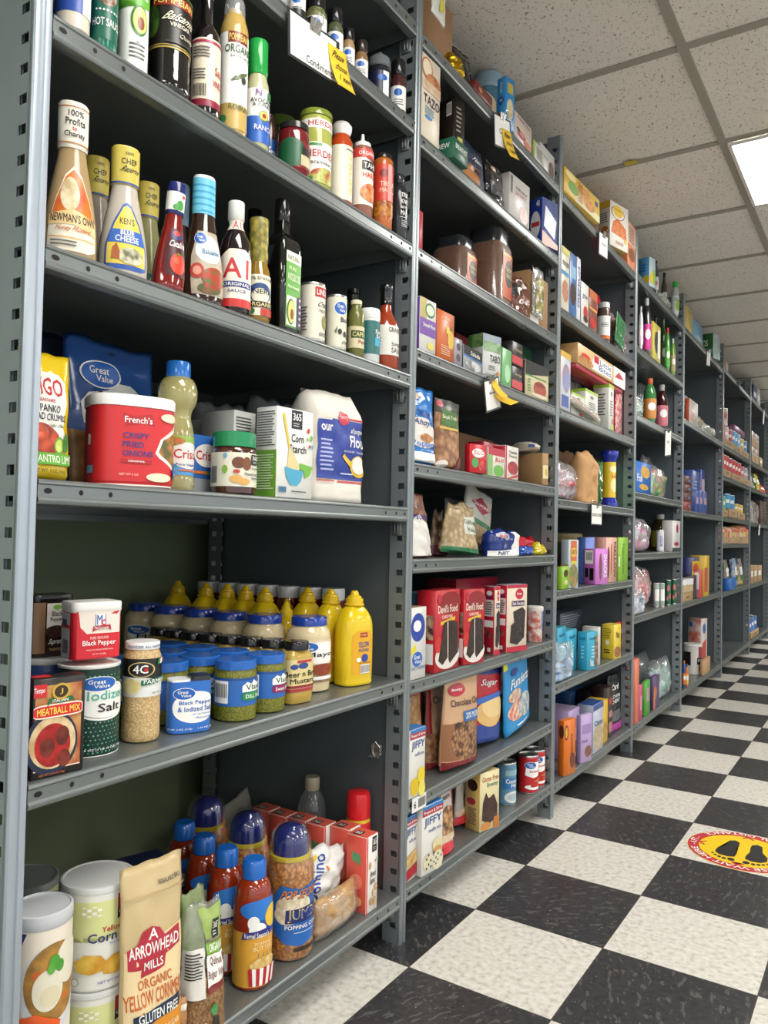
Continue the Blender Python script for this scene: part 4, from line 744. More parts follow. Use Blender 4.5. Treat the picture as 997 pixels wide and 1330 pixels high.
vessel('salt_canister', 'blue canister with a white rim under the brown pepper tin', 'canister', (-.14, (-0.624057,)[0], .5708, .040, .127), [('can_body', 'b:34477c', [(0,0),(.97,0),(1,.01),(1,.93),(.98,.95)]), ('lid', 'b:d0cfcc', [(1.0,.93),(1.02,.94),(1.02,.99),(1,1),(0,1)])],
    [('label', .1, .85, 180, -20, [('r', 'b:3a4a86', 0, 0, 1, 1), ('e', 'b:c9b88c', .5, .78, .14, .16), tx('b:d8d0c0', 'SEA', .66, .7, .82, .8)])])
vessel('salt_canister', 'dark green dotted iodized salt canister with a white rim', 'canister', (-0.0738, -0.6063, 0.5708, 0.0418, 0.1258,), [
    ('can_body', 'b:17382f', [(0,0),(.985,0),(1,.01),(1,.965),(.985,.97)]), ('base_rim', 'b:dedcd4', [(.99,0),(1.005,.001),(1.005,.012),(.99,.014)]), ('lid', 'b:e9e7e2', [(1.0,.955),(1.012,.96),(1.012,.985),(.99,.99),(.97,.99),(.96,.982),(0,.982)])],
    [('label', .02, .95, 210, -16, [('e', 'b:6fc0a4', .04+.92*((i*7) % 23)/23+.018*((i//23) % 2), .03+.94*(i//23)/19, .0075*(.5+.6*abs(math.sin(i*.37))), .0085*(.5+.6*abs(math.sin(i*.37)))) for i in range(437)]+[('e', 'b:1a3d34', .63, .62, .34, .24), ('e', WH, .63, .62, .325, .225), ('e', 'b:1a3d34', .63, .62, .3, .2), ('e', WH, .64, .62, .3, .195), *gv(.56, .83, .16, .08), tx('b:5fae98', 'Iodized', .46, .64, .86, .75, .0), tx(BK, 'Salt', .55, .5, .78, .6), tx(WH, 'NET WT 26 OZ (1 LB 10 OZ) 737g', .28, .05, .82, .08)])])
vessel('pepper_tin', 'red and white ground black pepper tin standing on the salt canister', 'spice tin', ((-0.0738, -0.6063, 0.5708, 0.0418, 0.1258,)[0]+.004, (-0.0738, -0.6063, 0.5708, 0.0418, 0.1258,)[1]-.002, .5708+.1325, .035, .0795), [
    ('tin_body', 'b:cf2430', [(0,0),(.97,0),(1,.02),(1,.83)], 7), ('cap', 'b:e9e7e2', [(1,.81),(1.03,.83),(1.03,.96),(1,.985),(.6,1),(0,1)], 7)],
    [('label', .02, .83, 84, 0, [('r', 'b:cf2430', 0, 0, 1, 1), ('p', 'b:e6ddd0', [(.03,1),(.07,.66),(.2,.52),(1,.52),(1,1)]), ('r', 'b:1f4fa0', .4, .66, .68, .96), ('r', WH, .42, .69, .66, .94), tx('b:1f4fa0', 'M', .44, .71, .58, .92), tx('b:cf2430', 'c', .56, .68, .66, .82), ('p', 'b:b01c28', [(.33,.56),(.35,.68),(.78,.7),(.8,.58),(.72,.62),(.42,.6)]), tx(WH, 'McCormick', .38, .61, .74, .67), tx('b:f0d8d0', 'PURE GROUND', .28, .4, .74, .46), tx(WH, 'Black Pepper', .12, .24, .9, .38), tx('b:f0d0c8', 'MADE WITH PREMIUM PEPPERCORNS', .2, .16, .84, .19), tx('b:f0d0c8', 'NET WT 3 OZ (85g)', .34, .06, .68, .1)]),
     ('side_label', .02, .8, 60, -92, [('r', 'b:c9ccd0', 0, 0, 1, 1), ('b', BK, .2, .1, .8, .4), ('r', 'b:cf2430', .0, .66, 1, .74), ('r', 'b:2c3f74', .2, .7, .7, .85)])], n=7, sx=.7, rz=-14)
carton('meatball_mix_box', 'black and red meatball mix box with a plate of spaghetti, at the left post', 'box', (-0.012, -0.7461, 0.5708, -7, 0.0698, 0.03, 0.1233,), ('b:191414', 'b:1c1818', 'b:1e1a1a'),
    front=[('r', 'n:c99a5a:a04a2c:40', .04, .07, .92, .93), ('r', 'b:efe4d4', .04, .075, .92, .085), ('e', 'b:1c2540', .36, .34, .5, .32), ('e', 'v:e0caa0:c0a070:60', .38, .35, .44, .27), ('e', 'n:b8201c:8a1410:50', .38, .32, .34, .22), ('e', 'n:7c2c1c:541a12:60', .28, .3, .14, .1), ('e', 'n:7c2c1c:541a12:60', .56, .4, .13, .1), ('e', 'n:7c2c1c:541a12:60', .6, .17, .12, .09),
           ('r', 'b:c8242a', .0, .82, .24, .95), tx(WH, 'Tempo', .0, .85, .2, .92), *rnd_('b:efe4d4', .0, .6, .93, .74, .2), *rnd_('b:cf2226', .0, .615, .915, .725, .2), tx('b:efd95c', 'MEATBALL MIX', .06, .635, .88, .705), ('p', 'b:1f6a3c', [(.24,.72),(.28,.8),(.72,.8),(.78,.74),(.7,.76),(.5,.74),(.34,.77)]), tx(WH, 'ITALIAN', .34, .755, .64, .785), ('e', 'b:c9a440', .5, .86, .17, .085), ('e', 'b:3a2a14', .5, .86, .13, .062), tx('b:d8b850', 'J', .47, .83, .53, .89), tx('b:b8602c', 'NET WT 2.75 OZ (78g)', .12, .02, .6, .05)], top=[('r', 'b:c8242a', .2, .1, .8, .4)])
P4 = (-0.0631, -0.5213, 0.5708, 0.0281, 0.1463,)
t = vessel('cheese_jar', 'tall jar of grated parmesan with a white lid and black green label', 'jar', P4, [
    ('jar_body', 'v:d8bd8c:b89864:300', [(0,0),(.88,0),(.97,.03),(1,.1),(.97,.2),(1,.3),(.97,.4),(1,.48),(1,.84),(.88,.9),(.84,.93)], 2, 1), ('lid', 'b:e9e7e3', [(.86,.925),(.9,.93),(.9,.99),(.86,1),(0,1)])],
    [('label', .46, .84, 240, -8, [('r', 'b:dfe0dc', 0, 0, 1, 1), ('p', 'b:1a1a1a', [(0,.55),(0,1),(1,1),(1,.7),(.8,.52),(.62,.44),(.5,.5)]), ('e', 'b:d9c078', .42, .72, .17, .2), ('e', 'b:1a1a1a', .42, .72, .15, .18), tx(WH, '4C', .32, .62, .5, .84), ('e', 'b:c8242a', .475, .72, .025, .05), ('p', 'b:1f6a4c', [(.42,.3),(.42,.44),(.9,.56),(.9,.42)]), tx(WH, 'PARMESAN', .45, .35, .85, .46, .0), ('e', 'n:e3d9a8:c8b878:60', .3, .28, .12, .2), ('p', 'b:2f8a44', [(.62,.84),(.64,.98),(.68,.99),(.66,.85)]), ('p', WH, [(.66,.85),(.68,.99),(.72,1),(.7,.86)]), ('p', 'b:c8302c', [(.7,.86),(.72,1),(.76,1),(.74,.88)]), tx('b:6a6a6a', 'NET WT. 6 OZ. (170g)', .55, .06, .82, .13)]),
     ('lid_print', .935, .98, 220, -10, [tx('b:4a6a9a', 'POWDER ALL NATURAL', .2, .2, .85, .8)])])
vessel('cheese_jar', 'jar with a tan lid standing behind the parmesan', 'jar', (P4[0]-.085, P4[1]-.028, .5708, .032, .165), [('jar_body', 'g:2f5a48', [(0,0),(.94,0),(1,.03),(1,.78),(.92,.8)]), ('lid', 'g:a8805c', [(.9,.78),(.86,.81),(.98,.86),(1,.95),(.9,1),(0,1)], 2, 1)])
PS = (-0.0451, -0.4432, 0.5708, 0.0331, 0.082,)
vessel('salt_and_pepper_pack', 'blue oval twin pack of black pepper and iodized salt', 'spice tin', PS, [
    ('tin_body', 'b:2f6cc0', [(0,0),(.97,0),(1,.012),(1,.965)], 3), ], [('label', .02, .95, 150, 0, [('r', 'b:2f6cc0', 0, 0, 1, 1), ('e', WH, .56, .5, .4, .32), *gv(.36, .78, .18, .11), tx('b:1f5fb4', 'Black Pepper', .28, .54, .86, .64), tx('b:1f5fb4', '& Iodized Salt', .26, .42, .86, .52), tx('b:4a8ac8', 'for All Purpose', .46, .34, .82, .38, .2), tx('b:4a8ac8', 'Seasoning', .52, .26, .82, .31, .2), tx(WH, 'NET WT. 4 OZ. (113g)', .04, .05, .5, .09), tx(WH, '1.33 OZ. (38g)', .6, .05, .92, .09)])], n=3, sx=.62, rz=-26)
sp = [o for o in bpy.data.objects if o.name == 'salt_and_pepper_pack'][0]
for yy, c, hh, nm in ((-.5, 'b:eceae6', 0, 'salt_lid'), (.5, 'g:2a2c2e', .004, 'pepper_lid')):
    o = lathe(nm, [(.0, PS[4]*.955), (PS[3]*.62, PS[4]*.955), (PS[3]*.64, PS[4]*.96), (PS[3]*.62, PS[4]+hh), (0, PS[4]+hh)], c, sp, .85, .8, 3, 24); o.location = (0, yy*PS[3]*.95, 0)
vessel('salt_and_pepper_pack', 'white seasoning tin with a red dot behind the blue twin pack', 'spice tin', (PS[0]-.05, PS[1]-.045, .5708, .024, .104), [('tin_body', 'b:d8d6d0', [(0,0),(1,.01),(1,.93)], 3), ('lid', 'g:2a2c2e', [(1,.92),(1.02,.93),(1,1),(0,1)], 3)], [('label', .3, .7, 70, -50, [('e', 'b:b02432', .5, .5, .3, .3)])], n=3, sx=.7)
# relish jars: two labelled ones in front, four ranks of blue lids behind
RJ = 'k:6b6a1e'
def relish(P, label, band, txt='DILL'):
    return jar('relish_jar', label, 'jar', P, 'v:84822a:5c6218:260', 'g:2c66b8', [('label', .26, .72, 230, -14, [('r', 'b:2a64b0', 0, 0, 1, 1), ('r', 'b:1a4a90', 0, .92, 1, 1), ('r', WH, .14, .1, .34, .9), ('b', BK, .16, .3, .32, .8), ('p', WH, [(.5,.5),(.5,.72),(.56,.86),(.62,.78),(.66,.92),(.72,.8),(.86,.76),(.86,.5)]), tx('b:2a5a2c', 'Vlasic', .54, .56, .82, .76), *rnd_(band, .5, .2, .88, .48, .2), tx(WH, txt+' Relish', .54, .27, .84, .41)])] if txt else [], liddepth=.15, lidr=.97, shoulder=.16, group='jars of relish with blue lids')
RA = (-0.0457, -0.3364, 0.5708, 0.0357, 0.099,); RB = (RA[0]-.002, -.2585, RA[2], RA[3], RA[4])
rel = relish(RA, 'green dill relish jar with a blue lid and green banded label, in front', 'b:1f8a4a')
relish(RB, 'sweet relish jar with a blue lid and a crimson banded label', 'b:8c1f5a', 'Sweet')
DUPS = []
def dup(src, loc, label, rz=None, sc=None):
    o = src.copy(); COL.objects.link(o); o.location = loc; o['label'] = label
    if rz is not None: o.rotation_euler = (0, 0, R(rz))
    for c_ in src.children:
        d = c_.copy(); COL.objects.link(d); d.parent = o
        for g_ in c_.children: e = g_.copy(); COL.objects.link(e); e.parent = d
    return o
for x, y, lb in ((-.118, -.268, 'second in the right file'), (-.118, -.342, 'second in the middle file'), (-.118, -.416, 'first in the left file'), (-.190, -.275, 'third in the right file'), (-.190, -.350, 'third in the middle file'), (-.262, -.283, 'fourth in the right file'), (-.190, -.424, 'second in the left file')):
    dup(rel, (x, y-.006, .5708), 'blue-lidded relish jar, ' + lb)
MU = (-0.0436, -0.1769, 0.5708, 0.0316, 0.1126,)
mus = jar('mustard_jar', 'tan mustard jar with a black lid and cream label, front of its file', 'jar', MU, 'g:b89a48', 'g:1b1a1a', [('label', .2, .72, 170, -4, [('r', 'b:dccb8c', 0, 0, 1, 1), ('r', 'b:a8323c', .0, 0, 1, .1), ('e', 'b:2c4a8c', .5, .8, .12, .1), ('e', 'b:2c4a8c', .3, .78, .08, .08), tx(BK, 'Beer n Brat', .1, .46, .9, .64), tx(BK, 'Mustard', .22, .26, .8, .42), ('r', 'b:8c2430', .1, .12, .9, .2), ('r', 'b:b8343c', .36, .9, .7, .98)])], liddepth=.14, lidr=.72, shoulder=.2, n=3.4, rz=-8, sx=.68, group='jars of tan mustard with black lids')
ordw = ['second', 'third', 'fourth', 'fifth', 'sixth', 'seventh', 'eighth']
for i, y in enumerate((-.186, -.195, -.200, -.205, -.207, -.206, -.203)):
    dup(mus, (MU[0]-.0475*(i+1), y, .5708), 'black-lidded mustard jar, %s counting back from the front one' % ordw[i])
MA = (-0.0989, -0.0685, 0.5708, 0.0439, 0.1459,)
may = jar('mayonnaise_jar', 'mayonnaise jar with a bright blue lid beside the yellow squeeze bottles', 'jar', MA, 'g:d4c39c', 'g:22409c', [('label', .14, .7, 170, -12, [('r', 'b:d8c8b0', 0, 0, 1, 1), ('e', WH, .6, .7, .5, .26), *gv(.3, .84, .2, .12), tx(BK, 'Mayo', .3, .58, .8, .72), ('r', 'n:a88868:7c6048:40', 0, 0, 1, .42), ('e', 'b:8c3c1c', .6, .3, .22, .14), ('r', WH, .3, .06, .9, .14)])], liddepth=.12, lidr=.82, shoulder=.17, group='mayonnaise jars with blue lids')
for i, y in enumerate((-0.0868142, -0.0906591, -0.0952388, -0.0956125, -0.0960365,)):
    dup(may, (MA[0]-.09*(i+1), y, .5708), 'navy-lidded mayonnaise jar, %s counting back from the labelled one' % ordw[i])
YL = [('label', .12, .6, 75, 0, [('p', 'b:e0a71c', [(0,0),(0,.85),(.2,.96),(.8,.96),(1,.85),(1,0)]), ('r', 'b:a8281c', .34, .82, .72, .92), tx('b:f0d8a0', 'Kroger', .38, .845, .68, .895), tx('b:2c4a9c', 'YELLOW', .26, .6, .8, .72), tx('b:2c4a9c', 'MUSTARD', .28, .5, .78, .57), ('e', 'b:24429c', .58, .36, .16, .09), ('e', WH, .28, .33, .1, .05), ('r', WH, .36, .02, .84, .22), ('b', BK, .38, .04, .82, .2), tx('b:7c5a14', 'NET WT 20 OZ', .3, .24, .84, .27)])]
def mustard_bottle(P, label, lab=True, rz=-12):
    return vessel('mustard_bottle', label, 'squeeze bottle', P, [('bottle_body', 'g:e0c01c', [(0,0),(.92,0),(1,.02),(.97,.07),(1,.1),(1,.6),(.93,.7),(.68,.79),(.4,.845)], 3, 1), ('nozzle', 'g:dfb81c', [(.42,.84),(.5,.845),(.5,.86),(.44,.865),(.44,.915),(.36,.92),(.34,.94),(.24,.95),(.17,.99),(.12,1),(0,1)], 2)], YL if lab else [], n=3, sx=.68, rz=rz, group='yellow mustard squeeze bottles')
YA = (-0.0595, 0.0336, 0.5708, 0.0415, 0.1941,)
mb = mustard_bottle(YA, 'yellow mustard squeeze bottle with its full label showing, front right by the post')
for i, (x, y) in enumerate(((-.117, .028), (-.176, .022), (-.245, -.045), (-.303, -.036), (-.363, -.032), (-.424, -.038), (-.53, -.02))):
    o = dup(mb, (x, y, .5708), 'yellow mustard bottle, %s counting back from the front right one' % ordw[i]); o.scale = (1, .88, 1)
for i, (x, y) in enumerate(((-.232, .021), (-.19, -.042), (-.47, .022))):
    vessel('mustard_bottle', ['short yellow squeeze bottle behind the labelled mayonnaise jar', 'short yellow squeeze bottle right of centre behind the mayonnaise lids', 'short yellow squeeze bottle at the back left'][i], 'squeeze bottle', (x, y, .5708, .026, .168), [('bottle_body', 'g:d8b41c', [(0,0),(.95,0),(1,.03),(1,.7),(.7,.78),(.55,.8)], 2, 1), ('nozzle', 'g:e0c02a', [(.5,.79),(.54,.8),(.5,.88),(.36,.9),(.2,.98),(0,1)])])
ke = vessel('ketchup_bottle', 'ketchup bottle with a white lid at the right end of the back row', 'squeeze bottle', (-.165, .104, .5708, .0275, .19), [('bottle_body', 'k:6c1410', [(0,0),(.94,0),(1,.03),(1,.8),(.9,.87)], 2, 1), ('lid', 'g:cfd0d0', [(.9,.86),(.94,.87),(.94,.98),(.9,1),(0,1)])], [('label', .1, .7, 150, -30, [('r', 'b:8c1c18', 0, 0, 1, 1), ('r', WH, .2, .5, .8, .8)])], group='ketchup bottles with white lids')
for i, (x, y) in enumerate(((-.222, .094), (-.279, .086), (-.337, .079), (-.394, .073), (-.452, .067), (-.51, .062))):
    dup(ke, (x, y, .5708), 'white-lidded ketchup bottle, %s from the right in the back row' % ordw[i])

# ================================================================ BAY 1, bottom shelf
def tub(P, label, body, lidc, decals, name='meal_canister'):
    return vessel(name, label, 'canister', P, [('can_body', body, [(0,0),(.985,0),(1,.008),(1,.95),(.98,.96)]), ('lid', lidc, [(1.0,.935),(1.03,.94),(1.035,.975),(1.02,.995),(.95,1),(.92,.99),(0,.99)])], decals)
MZ = (-0.05, -0.6864, 0.1078, 0.038, 0.2857,)
tub(MZ, 'cream matzo meal canister with a grey plastic lid, at the lower left corner', 'b:e2d8c8', 'g:c4c7cb',
    [('label', .02, .93, 200, -4, [('r', 'b:e6dccb', 0, 0, 1, 1), ('p', 'b:24346c', [(.16,.84),(.16,1),(.3,1)]), ('e', 'b:d2d6d8', .56, .72, .33, .22), ('e', 'n:b8863c:8c6a34:40', .57, .75, .29, .19), ('e', 'b:c8642c', .4, .8, .05, .02), ('e', 'b:c8702c', .68, .66, .045, .02), ('e', 'b:8c9c4c', .44, .66, .05, .015), ('e', 'b:e0dac4', .5, .72, .14, .1), ('e', 'b:e2dcc8', .7, .83, .14, .11), ('e', 'b:d8cfae', .52, .69, .09, .05), ('e', 'b:4f9a38', .55, .85, .05, .035), ('e', 'b:4a9434', .6, .825, .04, .03), ('e', 'b:5aa63e', .52, .82, .035, .025), ('p', 'b:e05a24', [(.1,.42),(.1,.58),(.4,.62),(.62,.56),(.6,.5),(.4,.43)]), tx(WH, 'MANISCHEWITZ', .02, .48, .58, .54), tx(WH, 'SINCE 1888', .3, .44, .46, .455), ('r', 'b:97a0c4', .2, .26, .56, .4), tx('b:4c2c4c', 'Matzo', .22, .335, .46, .385), tx('b:4c2c4c', 'Meal', .26, .275, .44, .325), tx('b:5a4a5a', '- classic -', .3, .21, .5, .235), ('r', 'b:3a6aa8', .58, .08, .66, .14)]+fine(.2, .06, .4, .14, 3))])
QD = [('label', .02, .93, 210, -2, [('r', 'b:e4e4dc', 0, 0, 1, 1), ('p', 'b:d9dc9a', [(0,.5),(.3,.56),(.6,.52),(.8,.6),(1,.66),(1,.93),(0,.93)]), ('r', 'b:a8324a', .56, .78, .72, .97), ('p', 'b:1f2a3c', [(.56,.7),(.56,.8),(.64,.84),(.72,.81),(.72,.74),(.64,.73)]), tx(WH, 'QUAKER', .57, .755, .715, .795), ('e', 'b:d8c8b8', .64, .88, .045, .05), tx('b:b8342c', 'Yellow', .44, .6, .6, .66), tx('b:1c2c6c', 'Corn Meal', .34, .5, .78, .6), ('p', 'n:e3c050:c8902c:40', [(.26,.2),(.24,.3),(.32,.38),(.44,.36),(.48,.28),(.46,.2),(.36,.17)]), ('p', 'n:e3c050:c8902c:40', [(.46,.16),(.44,.26),(.52,.34),(.62,.34),(.66,.26),(.64,.18),(.55,.13)]), ('p', 'n:e3c050:c8902c:40', [(.6,.38),(.66,.44),(.8,.46),(.84,.38),(.78,.3),(.66,.32)]), tx('b:5c6cb0', 'NET WT 24 OZ (1 LB 8 OZ)', .42, .05, .78, .09), tx('b:5c7ab0', 'FOR MAKING & CORNBREAD', .5, .46, .8, .48)]+[q for i in range(4) for q in (('e', 'b:9a9aa8', .05+.07*i, .1, .028, .045), ('e', 'b:e4e4dc', .05+.07*i, .1, .022, .037))] + [('r', 'b:f0f0e8', .3+.035*i, .88-.02*((i+j) % 2)-.035*j, .33+.035*i, .895-.02*((i+j) % 2)-.035*j) for i in range(4) for j in range(3)])]
QT = (-0.0841, -0.5729, 0.2418, 0.0491, 0.1356,)
tub((QT[0], QT[1], .1078, QT[3], .133), 'yellow corn meal canister at the very bottom under its twin', 'b:e0e0d4', 'g:d4d6d4', QD)
tub((QT[0], QT[1], .1078+.1345, QT[3], .142), 'tall pale yellow corn meal canister stacked on another, its lid lifted clear', 'b:e0e0d4', 'g:d4d6d4', QD)
for i, (a, b_, c_) in enumerate(((-.175, (-0.586148,)[0], .205), (-.31, (-0.538284,)[0], .205))):
    tub((a, b_, .1078, .052, c_), ['grey-lidded yellow canister behind the matzo meal', 'grey-lidded canister at the back left against the green wall'][i], 'b:c9c98c', 'g:8f9494', [('label', .6, .8, 200, -20, [('r', 'b:b9ba78', 0, 0, 1, 1), ('r', 'b:d6d8b4', .4, .2, .5, .8)])])
bag('cornmeal_pouch', 'tall tan pouch of organic yellow cornmeal with a crimson badge', 'pouch', (0.012, -0.5865, 0.1078, -8, 0.097, 0.05, 0.2994,), 'g:c9b386', 'stand',
    [('r', 'b:d98f2a', .03, .05, .97, .34), ('p', 'b:e6cfa0', [(.03,.3),(.97,.36),(.97,.68),(.03,.62)]), ('p', 'b:b02c3c', [(.06,.54),(.06,.63),(.2,.645),(.28,.7),(.42,.71),(.56,.69),(.64,.65),(.9,.67),(.9,.58),(.66,.56),(.62,.51),(.26,.49),(.26,.53)]), tx(WH, 'A', .38, .65, .52, .7), tx(WH, 'ARROWHEAD', .08, .585, .88, .64), tx(WH, 'MILLS', .3, .52, .6, .56), tx('b:c8642c', 'ORGANIC', .2, .44, .72, .485), tx('b:c8642c', 'YELLOW CORNMEAL', .02, .36, .95, .43), ('p', 'b:1f3048', [(.12,.27),(.12,.33),(.86,.36),(.9,.33),(.86,.3)]), tx(WH, 'GLUTEN FREE', .18, .29, .82, .335), tx('b:f0d9a8', "IT'S SIMPLE. NO SUGAR", .16, .22, .84, .25), tx('b:f0d9a8', 'JUST RICH CORNMEAL', .16, .185, .8, .205), tx('b:f0d9a8', '35G WHOLE GRAINS', .16, .13, .8, .16), tx('b:3a3a30', 'RESEALABLE BAG', .55, .885, .92, .905), ('r', 'b:b9a274', 0, .85, 1, .858)], seed=11, wr=.004, topw=1.05, lean=2)
carton('mix_box', 'small navy box with a gold corner behind the tan pouch', 'box', (-0.19, -0.4218, 0.1078, -18, 0.0839, 0.09, 0.191,), ('b:1c2444', 'b:161d38', 'b:1f2950'), front=[('p', 'b:c09a3c', [(.7,.3),(.75,1),(1,1),(1,.3)]), tx('b:e8dca0', 'GOLD', .76, .5, .96, .8)], top=[('p', 'b:c09a3c', [(.6,.7),(1,.7),(1,1),(.6,1)])])
bag('nut_packet', 'small brown packet of nuts at the bottom edge of the photo', 'pouch', (-0.004, -0.49, 0.1078, -10, 0.0239, 0.02, 0.0762,), 'n:b98a60:8c5a38:70', 'pillow', [('r', 'b:e0d8c8', .0, .8, 1, .9)], seed=14)
bag('grain_bag', 'green and clear bag behind the quinoa bag', 'bag', (-0.1, -0.3721, 0.1078, 0, 0.0536, 0.05, 0.1602,), 'n:7c9a50:b0b890:20', 'stand', seed=16, wr=.006)
bag('quinoa_bag', 'clear bag of quinoa and bulgur with a green banded label', 'bag', (-0.006, -0.4722, 0.1078, -20, 0.0812, 0.065, 0.1974,), 'f:dfe3d4:.18', 'stand',
    [('r', 'v:a07c50:6e4c2c:220', .1, .0, .98, .5), ('r', 'b:93a060', .5, .72, 1, .88), ('p', 'b:9ab060', [(.3,.95),(.5,.72),(1,.8),(1,.96)]), ('r', 'b:7cae38', .5, .62, 1, .7), tx(WH, 'ORGANIC', .58, .635, .98, .69), *b365(.66, .73, .86, .87), ('r', WH, .5, .36, 1, .62), tx('b:6e3020', 'Quinoa &', .6, .52, .96, .6), tx('b:6e3020', 'Bulgur Wheat', .52, .42, .99, .5), ('p', 'b:7c2c24', [(.5,.33),(.5,.38),(1,.41),(1,.36)]), ('r', 'b:dedbd4', .0, .32, .44, .68), ('r', 'b:dedbd4', .12, .02, .44, .14), ('b', BK, .14, .03, .42, .13), ('e', 'b:3a8a4a', .64, .22, .08, .04), ('r', 'b:2a2a20', .6, .08, .74, .17)]+fine(.03, .46, .4, .66, 9, BK), seed=17, wr=.005, contents=('v:a07c50:6e4c2c:200', .52, 0), topw=.7)
def pop_bottle(P, label, main=False):
    return vessel('popcorn_seasoning_bottle', label, 'bottle', P, [
        ('bottle_body', 'k:8c2c10', [(0,0),(.93,0),(1,.02),(.98,.05),(1,.08),(1,.6),(.94,.7),(.9,.76),(.78,.82),(.6,.85)], 2, 1), ('cap', 'g:1f62b8', [(.56,.85),(.62,.855),(.62,.975),(.5,1),(0,1)])],
        [('label', .03, .72, 215, -18, [('r', 'b:dca23a', 0, 0, 1, 1), ('p', 'b:8c2410', [(0,.62),(1,.66),(1,1),(0,1)]), ('e', 'b:1f4f9c', .66, .74, .3, .17), ('e', 'b:2c74c8', .62, .88, .38, .12), ('e', 'b:e6bf38', .74, .78, .14, .13), ('e', WH, .5, .66, .12, .08), ('e', WH, .44, .74, .08, .08), ('p', 'b:2c2c7c', [(.28,.55),(.3,.63),(.68,.67),(.7,.6)]), tx(WH, "Kernel Season's", .32, .57, .66, .63), tx('b:f0d8a0', 'POPPING', .46, .48, .7, .52), tx('b:f0d8a0', 'BUTTER', .44, .42, .72, .47), ('e', 'v:ecd89a:c8a050:110', .6, .26, .2, .08)]+[('p', WH if k % 2 else 'b:b8202c', [(.38+.05*k, .22), (.43+.05*k, .22), (.44+.042*k, .02), (.4+.042*k, .02)]) for k in range(9)]+[('r', 'b:2c5a8c', .5+.06*i, .36, .51+.06*i, .4) for i in range(4)])], group='popcorn seasoning bottles with blue caps')
PA = (-0.0452, -0.278, 0.1078, 0.0332, 0.2104,)
pb = pop_bottle(PA, 'orange-red popcorn seasoning bottle with a blue cap, front of the row')
for i, (px_, dx) in enumerate((((-0.272748,)[0], -.115), ((-0.253199,)[0], -.19), ((-0.227279,)[0], -.27))):
    dup(pb, (dx, px_, .1078), 'blue-capped popcorn seasoning bottle, %s back in the row' % ordw[i])
def popcorn(P, label):
    t = vessel('popcorn_jar', label, 'jar', P, [
        ('kernels', 'v:d0924a:8c5420:165', [(0,0),(.9,0),(.99,.03),(.99,.12),(.94,.2),(.94,.5),(.98,.58),(.95,.68),(.78,.745)], 2, 1), ('cap', 'g:141f66', [(.70,.74),(.76,.77),(.74,.86),(.68,.93),(.48,.98),(0,1)], 2, 1),
        ('seal_band', 'g:c8b42c', [(.78,.745),(.86,.75),(.86,.775),(.78,.78)]), ('jar_body', 'f:e8e8e8:.01', [(.9,0),(1.03,.03),(1.03,.12),(.98,.2),(.98,.5),(1.02,.58),(.99,.69),(.9,.76),(.84,.86),(.78,.93),(.5,1.005)], 2, 1)],
        [('label', .12, .6, 150, -10, [('p', 'b:2262b0', [(.5,0),(.25,.05),(.08,.2),(.03,.4),(.06,.8),(.2,.97),(.5,.9),(.8,.97),(.94,.8),(.97,.4),(.92,.2),(.75,.05)]), ('e', 'v:eee6d0:cfc09c:120', .4, .62, .3, .2), ('e', 'v:eee6d0:cfc09c:120', .3, .5, .22, .16), tx('b:1c2c6c', 'POP SECRET', .18, .745, .86, .88, .1), tx('b:e0892c', 'POP SECRET', .17, .76, .85, .89, .1), ('p', 'b:1c2c6c', [(.26,.36),(.27,.58),(.95,.62),(.95,.38)]), tx('b:e6c83c', 'JUMBO', .3, .38, .94, .58), tx('b:1c4a9c', 'JUMBO', .32, .4, .92, .56), tx(WH, 'POPPING CORN', .26, .27, .92, .335)]+fine(.4, .2, .8, .23, 1, 'b:c8d8e8'), 1),
         ('net_weight', .08, .11, 60, 5, [('r', 'b:3a2c20', 0, 0, 1, 1)])], group='popcorn kernel jars with navy domed caps')
    return t
PC = (-0.0571, -0.1558, 0.1078, 0.0451, 0.234,)
pj = popcorn(PC, 'big jar of popcorn kernels with a navy domed cap, front one')
dup(pj, (-.165, (-0.163324,)[0], .1078), 'navy-capped popcorn jar in shrink wrap, second back')
dup(pj, (-.29, (-0.147739,)[0], .1078), 'navy-capped popcorn jar in shrink wrap, furthest back')
bag('grey_pouch', 'grey pouch leaning on the side panel at the back of the bottom shelf', 'pouch', (-0.4, 0.1006, 0.1078, 8, 0.1408, 0.03, 0.1298,), 'b:8c8a80', 'gusset', [*b365(.3, .3, .6, .55), ('r', 'b:c8a850', .6, .1, .8, .3)], seed=22, roll=12)
vessel('clear_bottle', 'empty-looking clear bottle with a beige cap behind the sugar', 'bottle', (-.215, .105, .1078, .034, .225), [('bottle_body', 'f:b9bfc0:.12', [(0,0),(.95,0),(1,.03),(1,.62),(.9,.74),(.6,.84),(.45,.88)], 2, 1), ('cap', 'g:a8a288', [(.46,.87),(.5,.88),(.5,.98),(.46,1),(0,1)]), ('vinegar', 'f:c8c4a0:.25', [(0,.01),(.93,.01),(.97,.04),(.97,.5),(0,.5)])], [('label', .15, .5, 200, -30, [('r', 'b:c02a24', 0, 0, 1, 1), ('r', WH, .3, .8, .7, 1)])])
AB = (-0.012, 0.0324, 0.1078, 0, 0.0648, 0.05, 0.1398,)
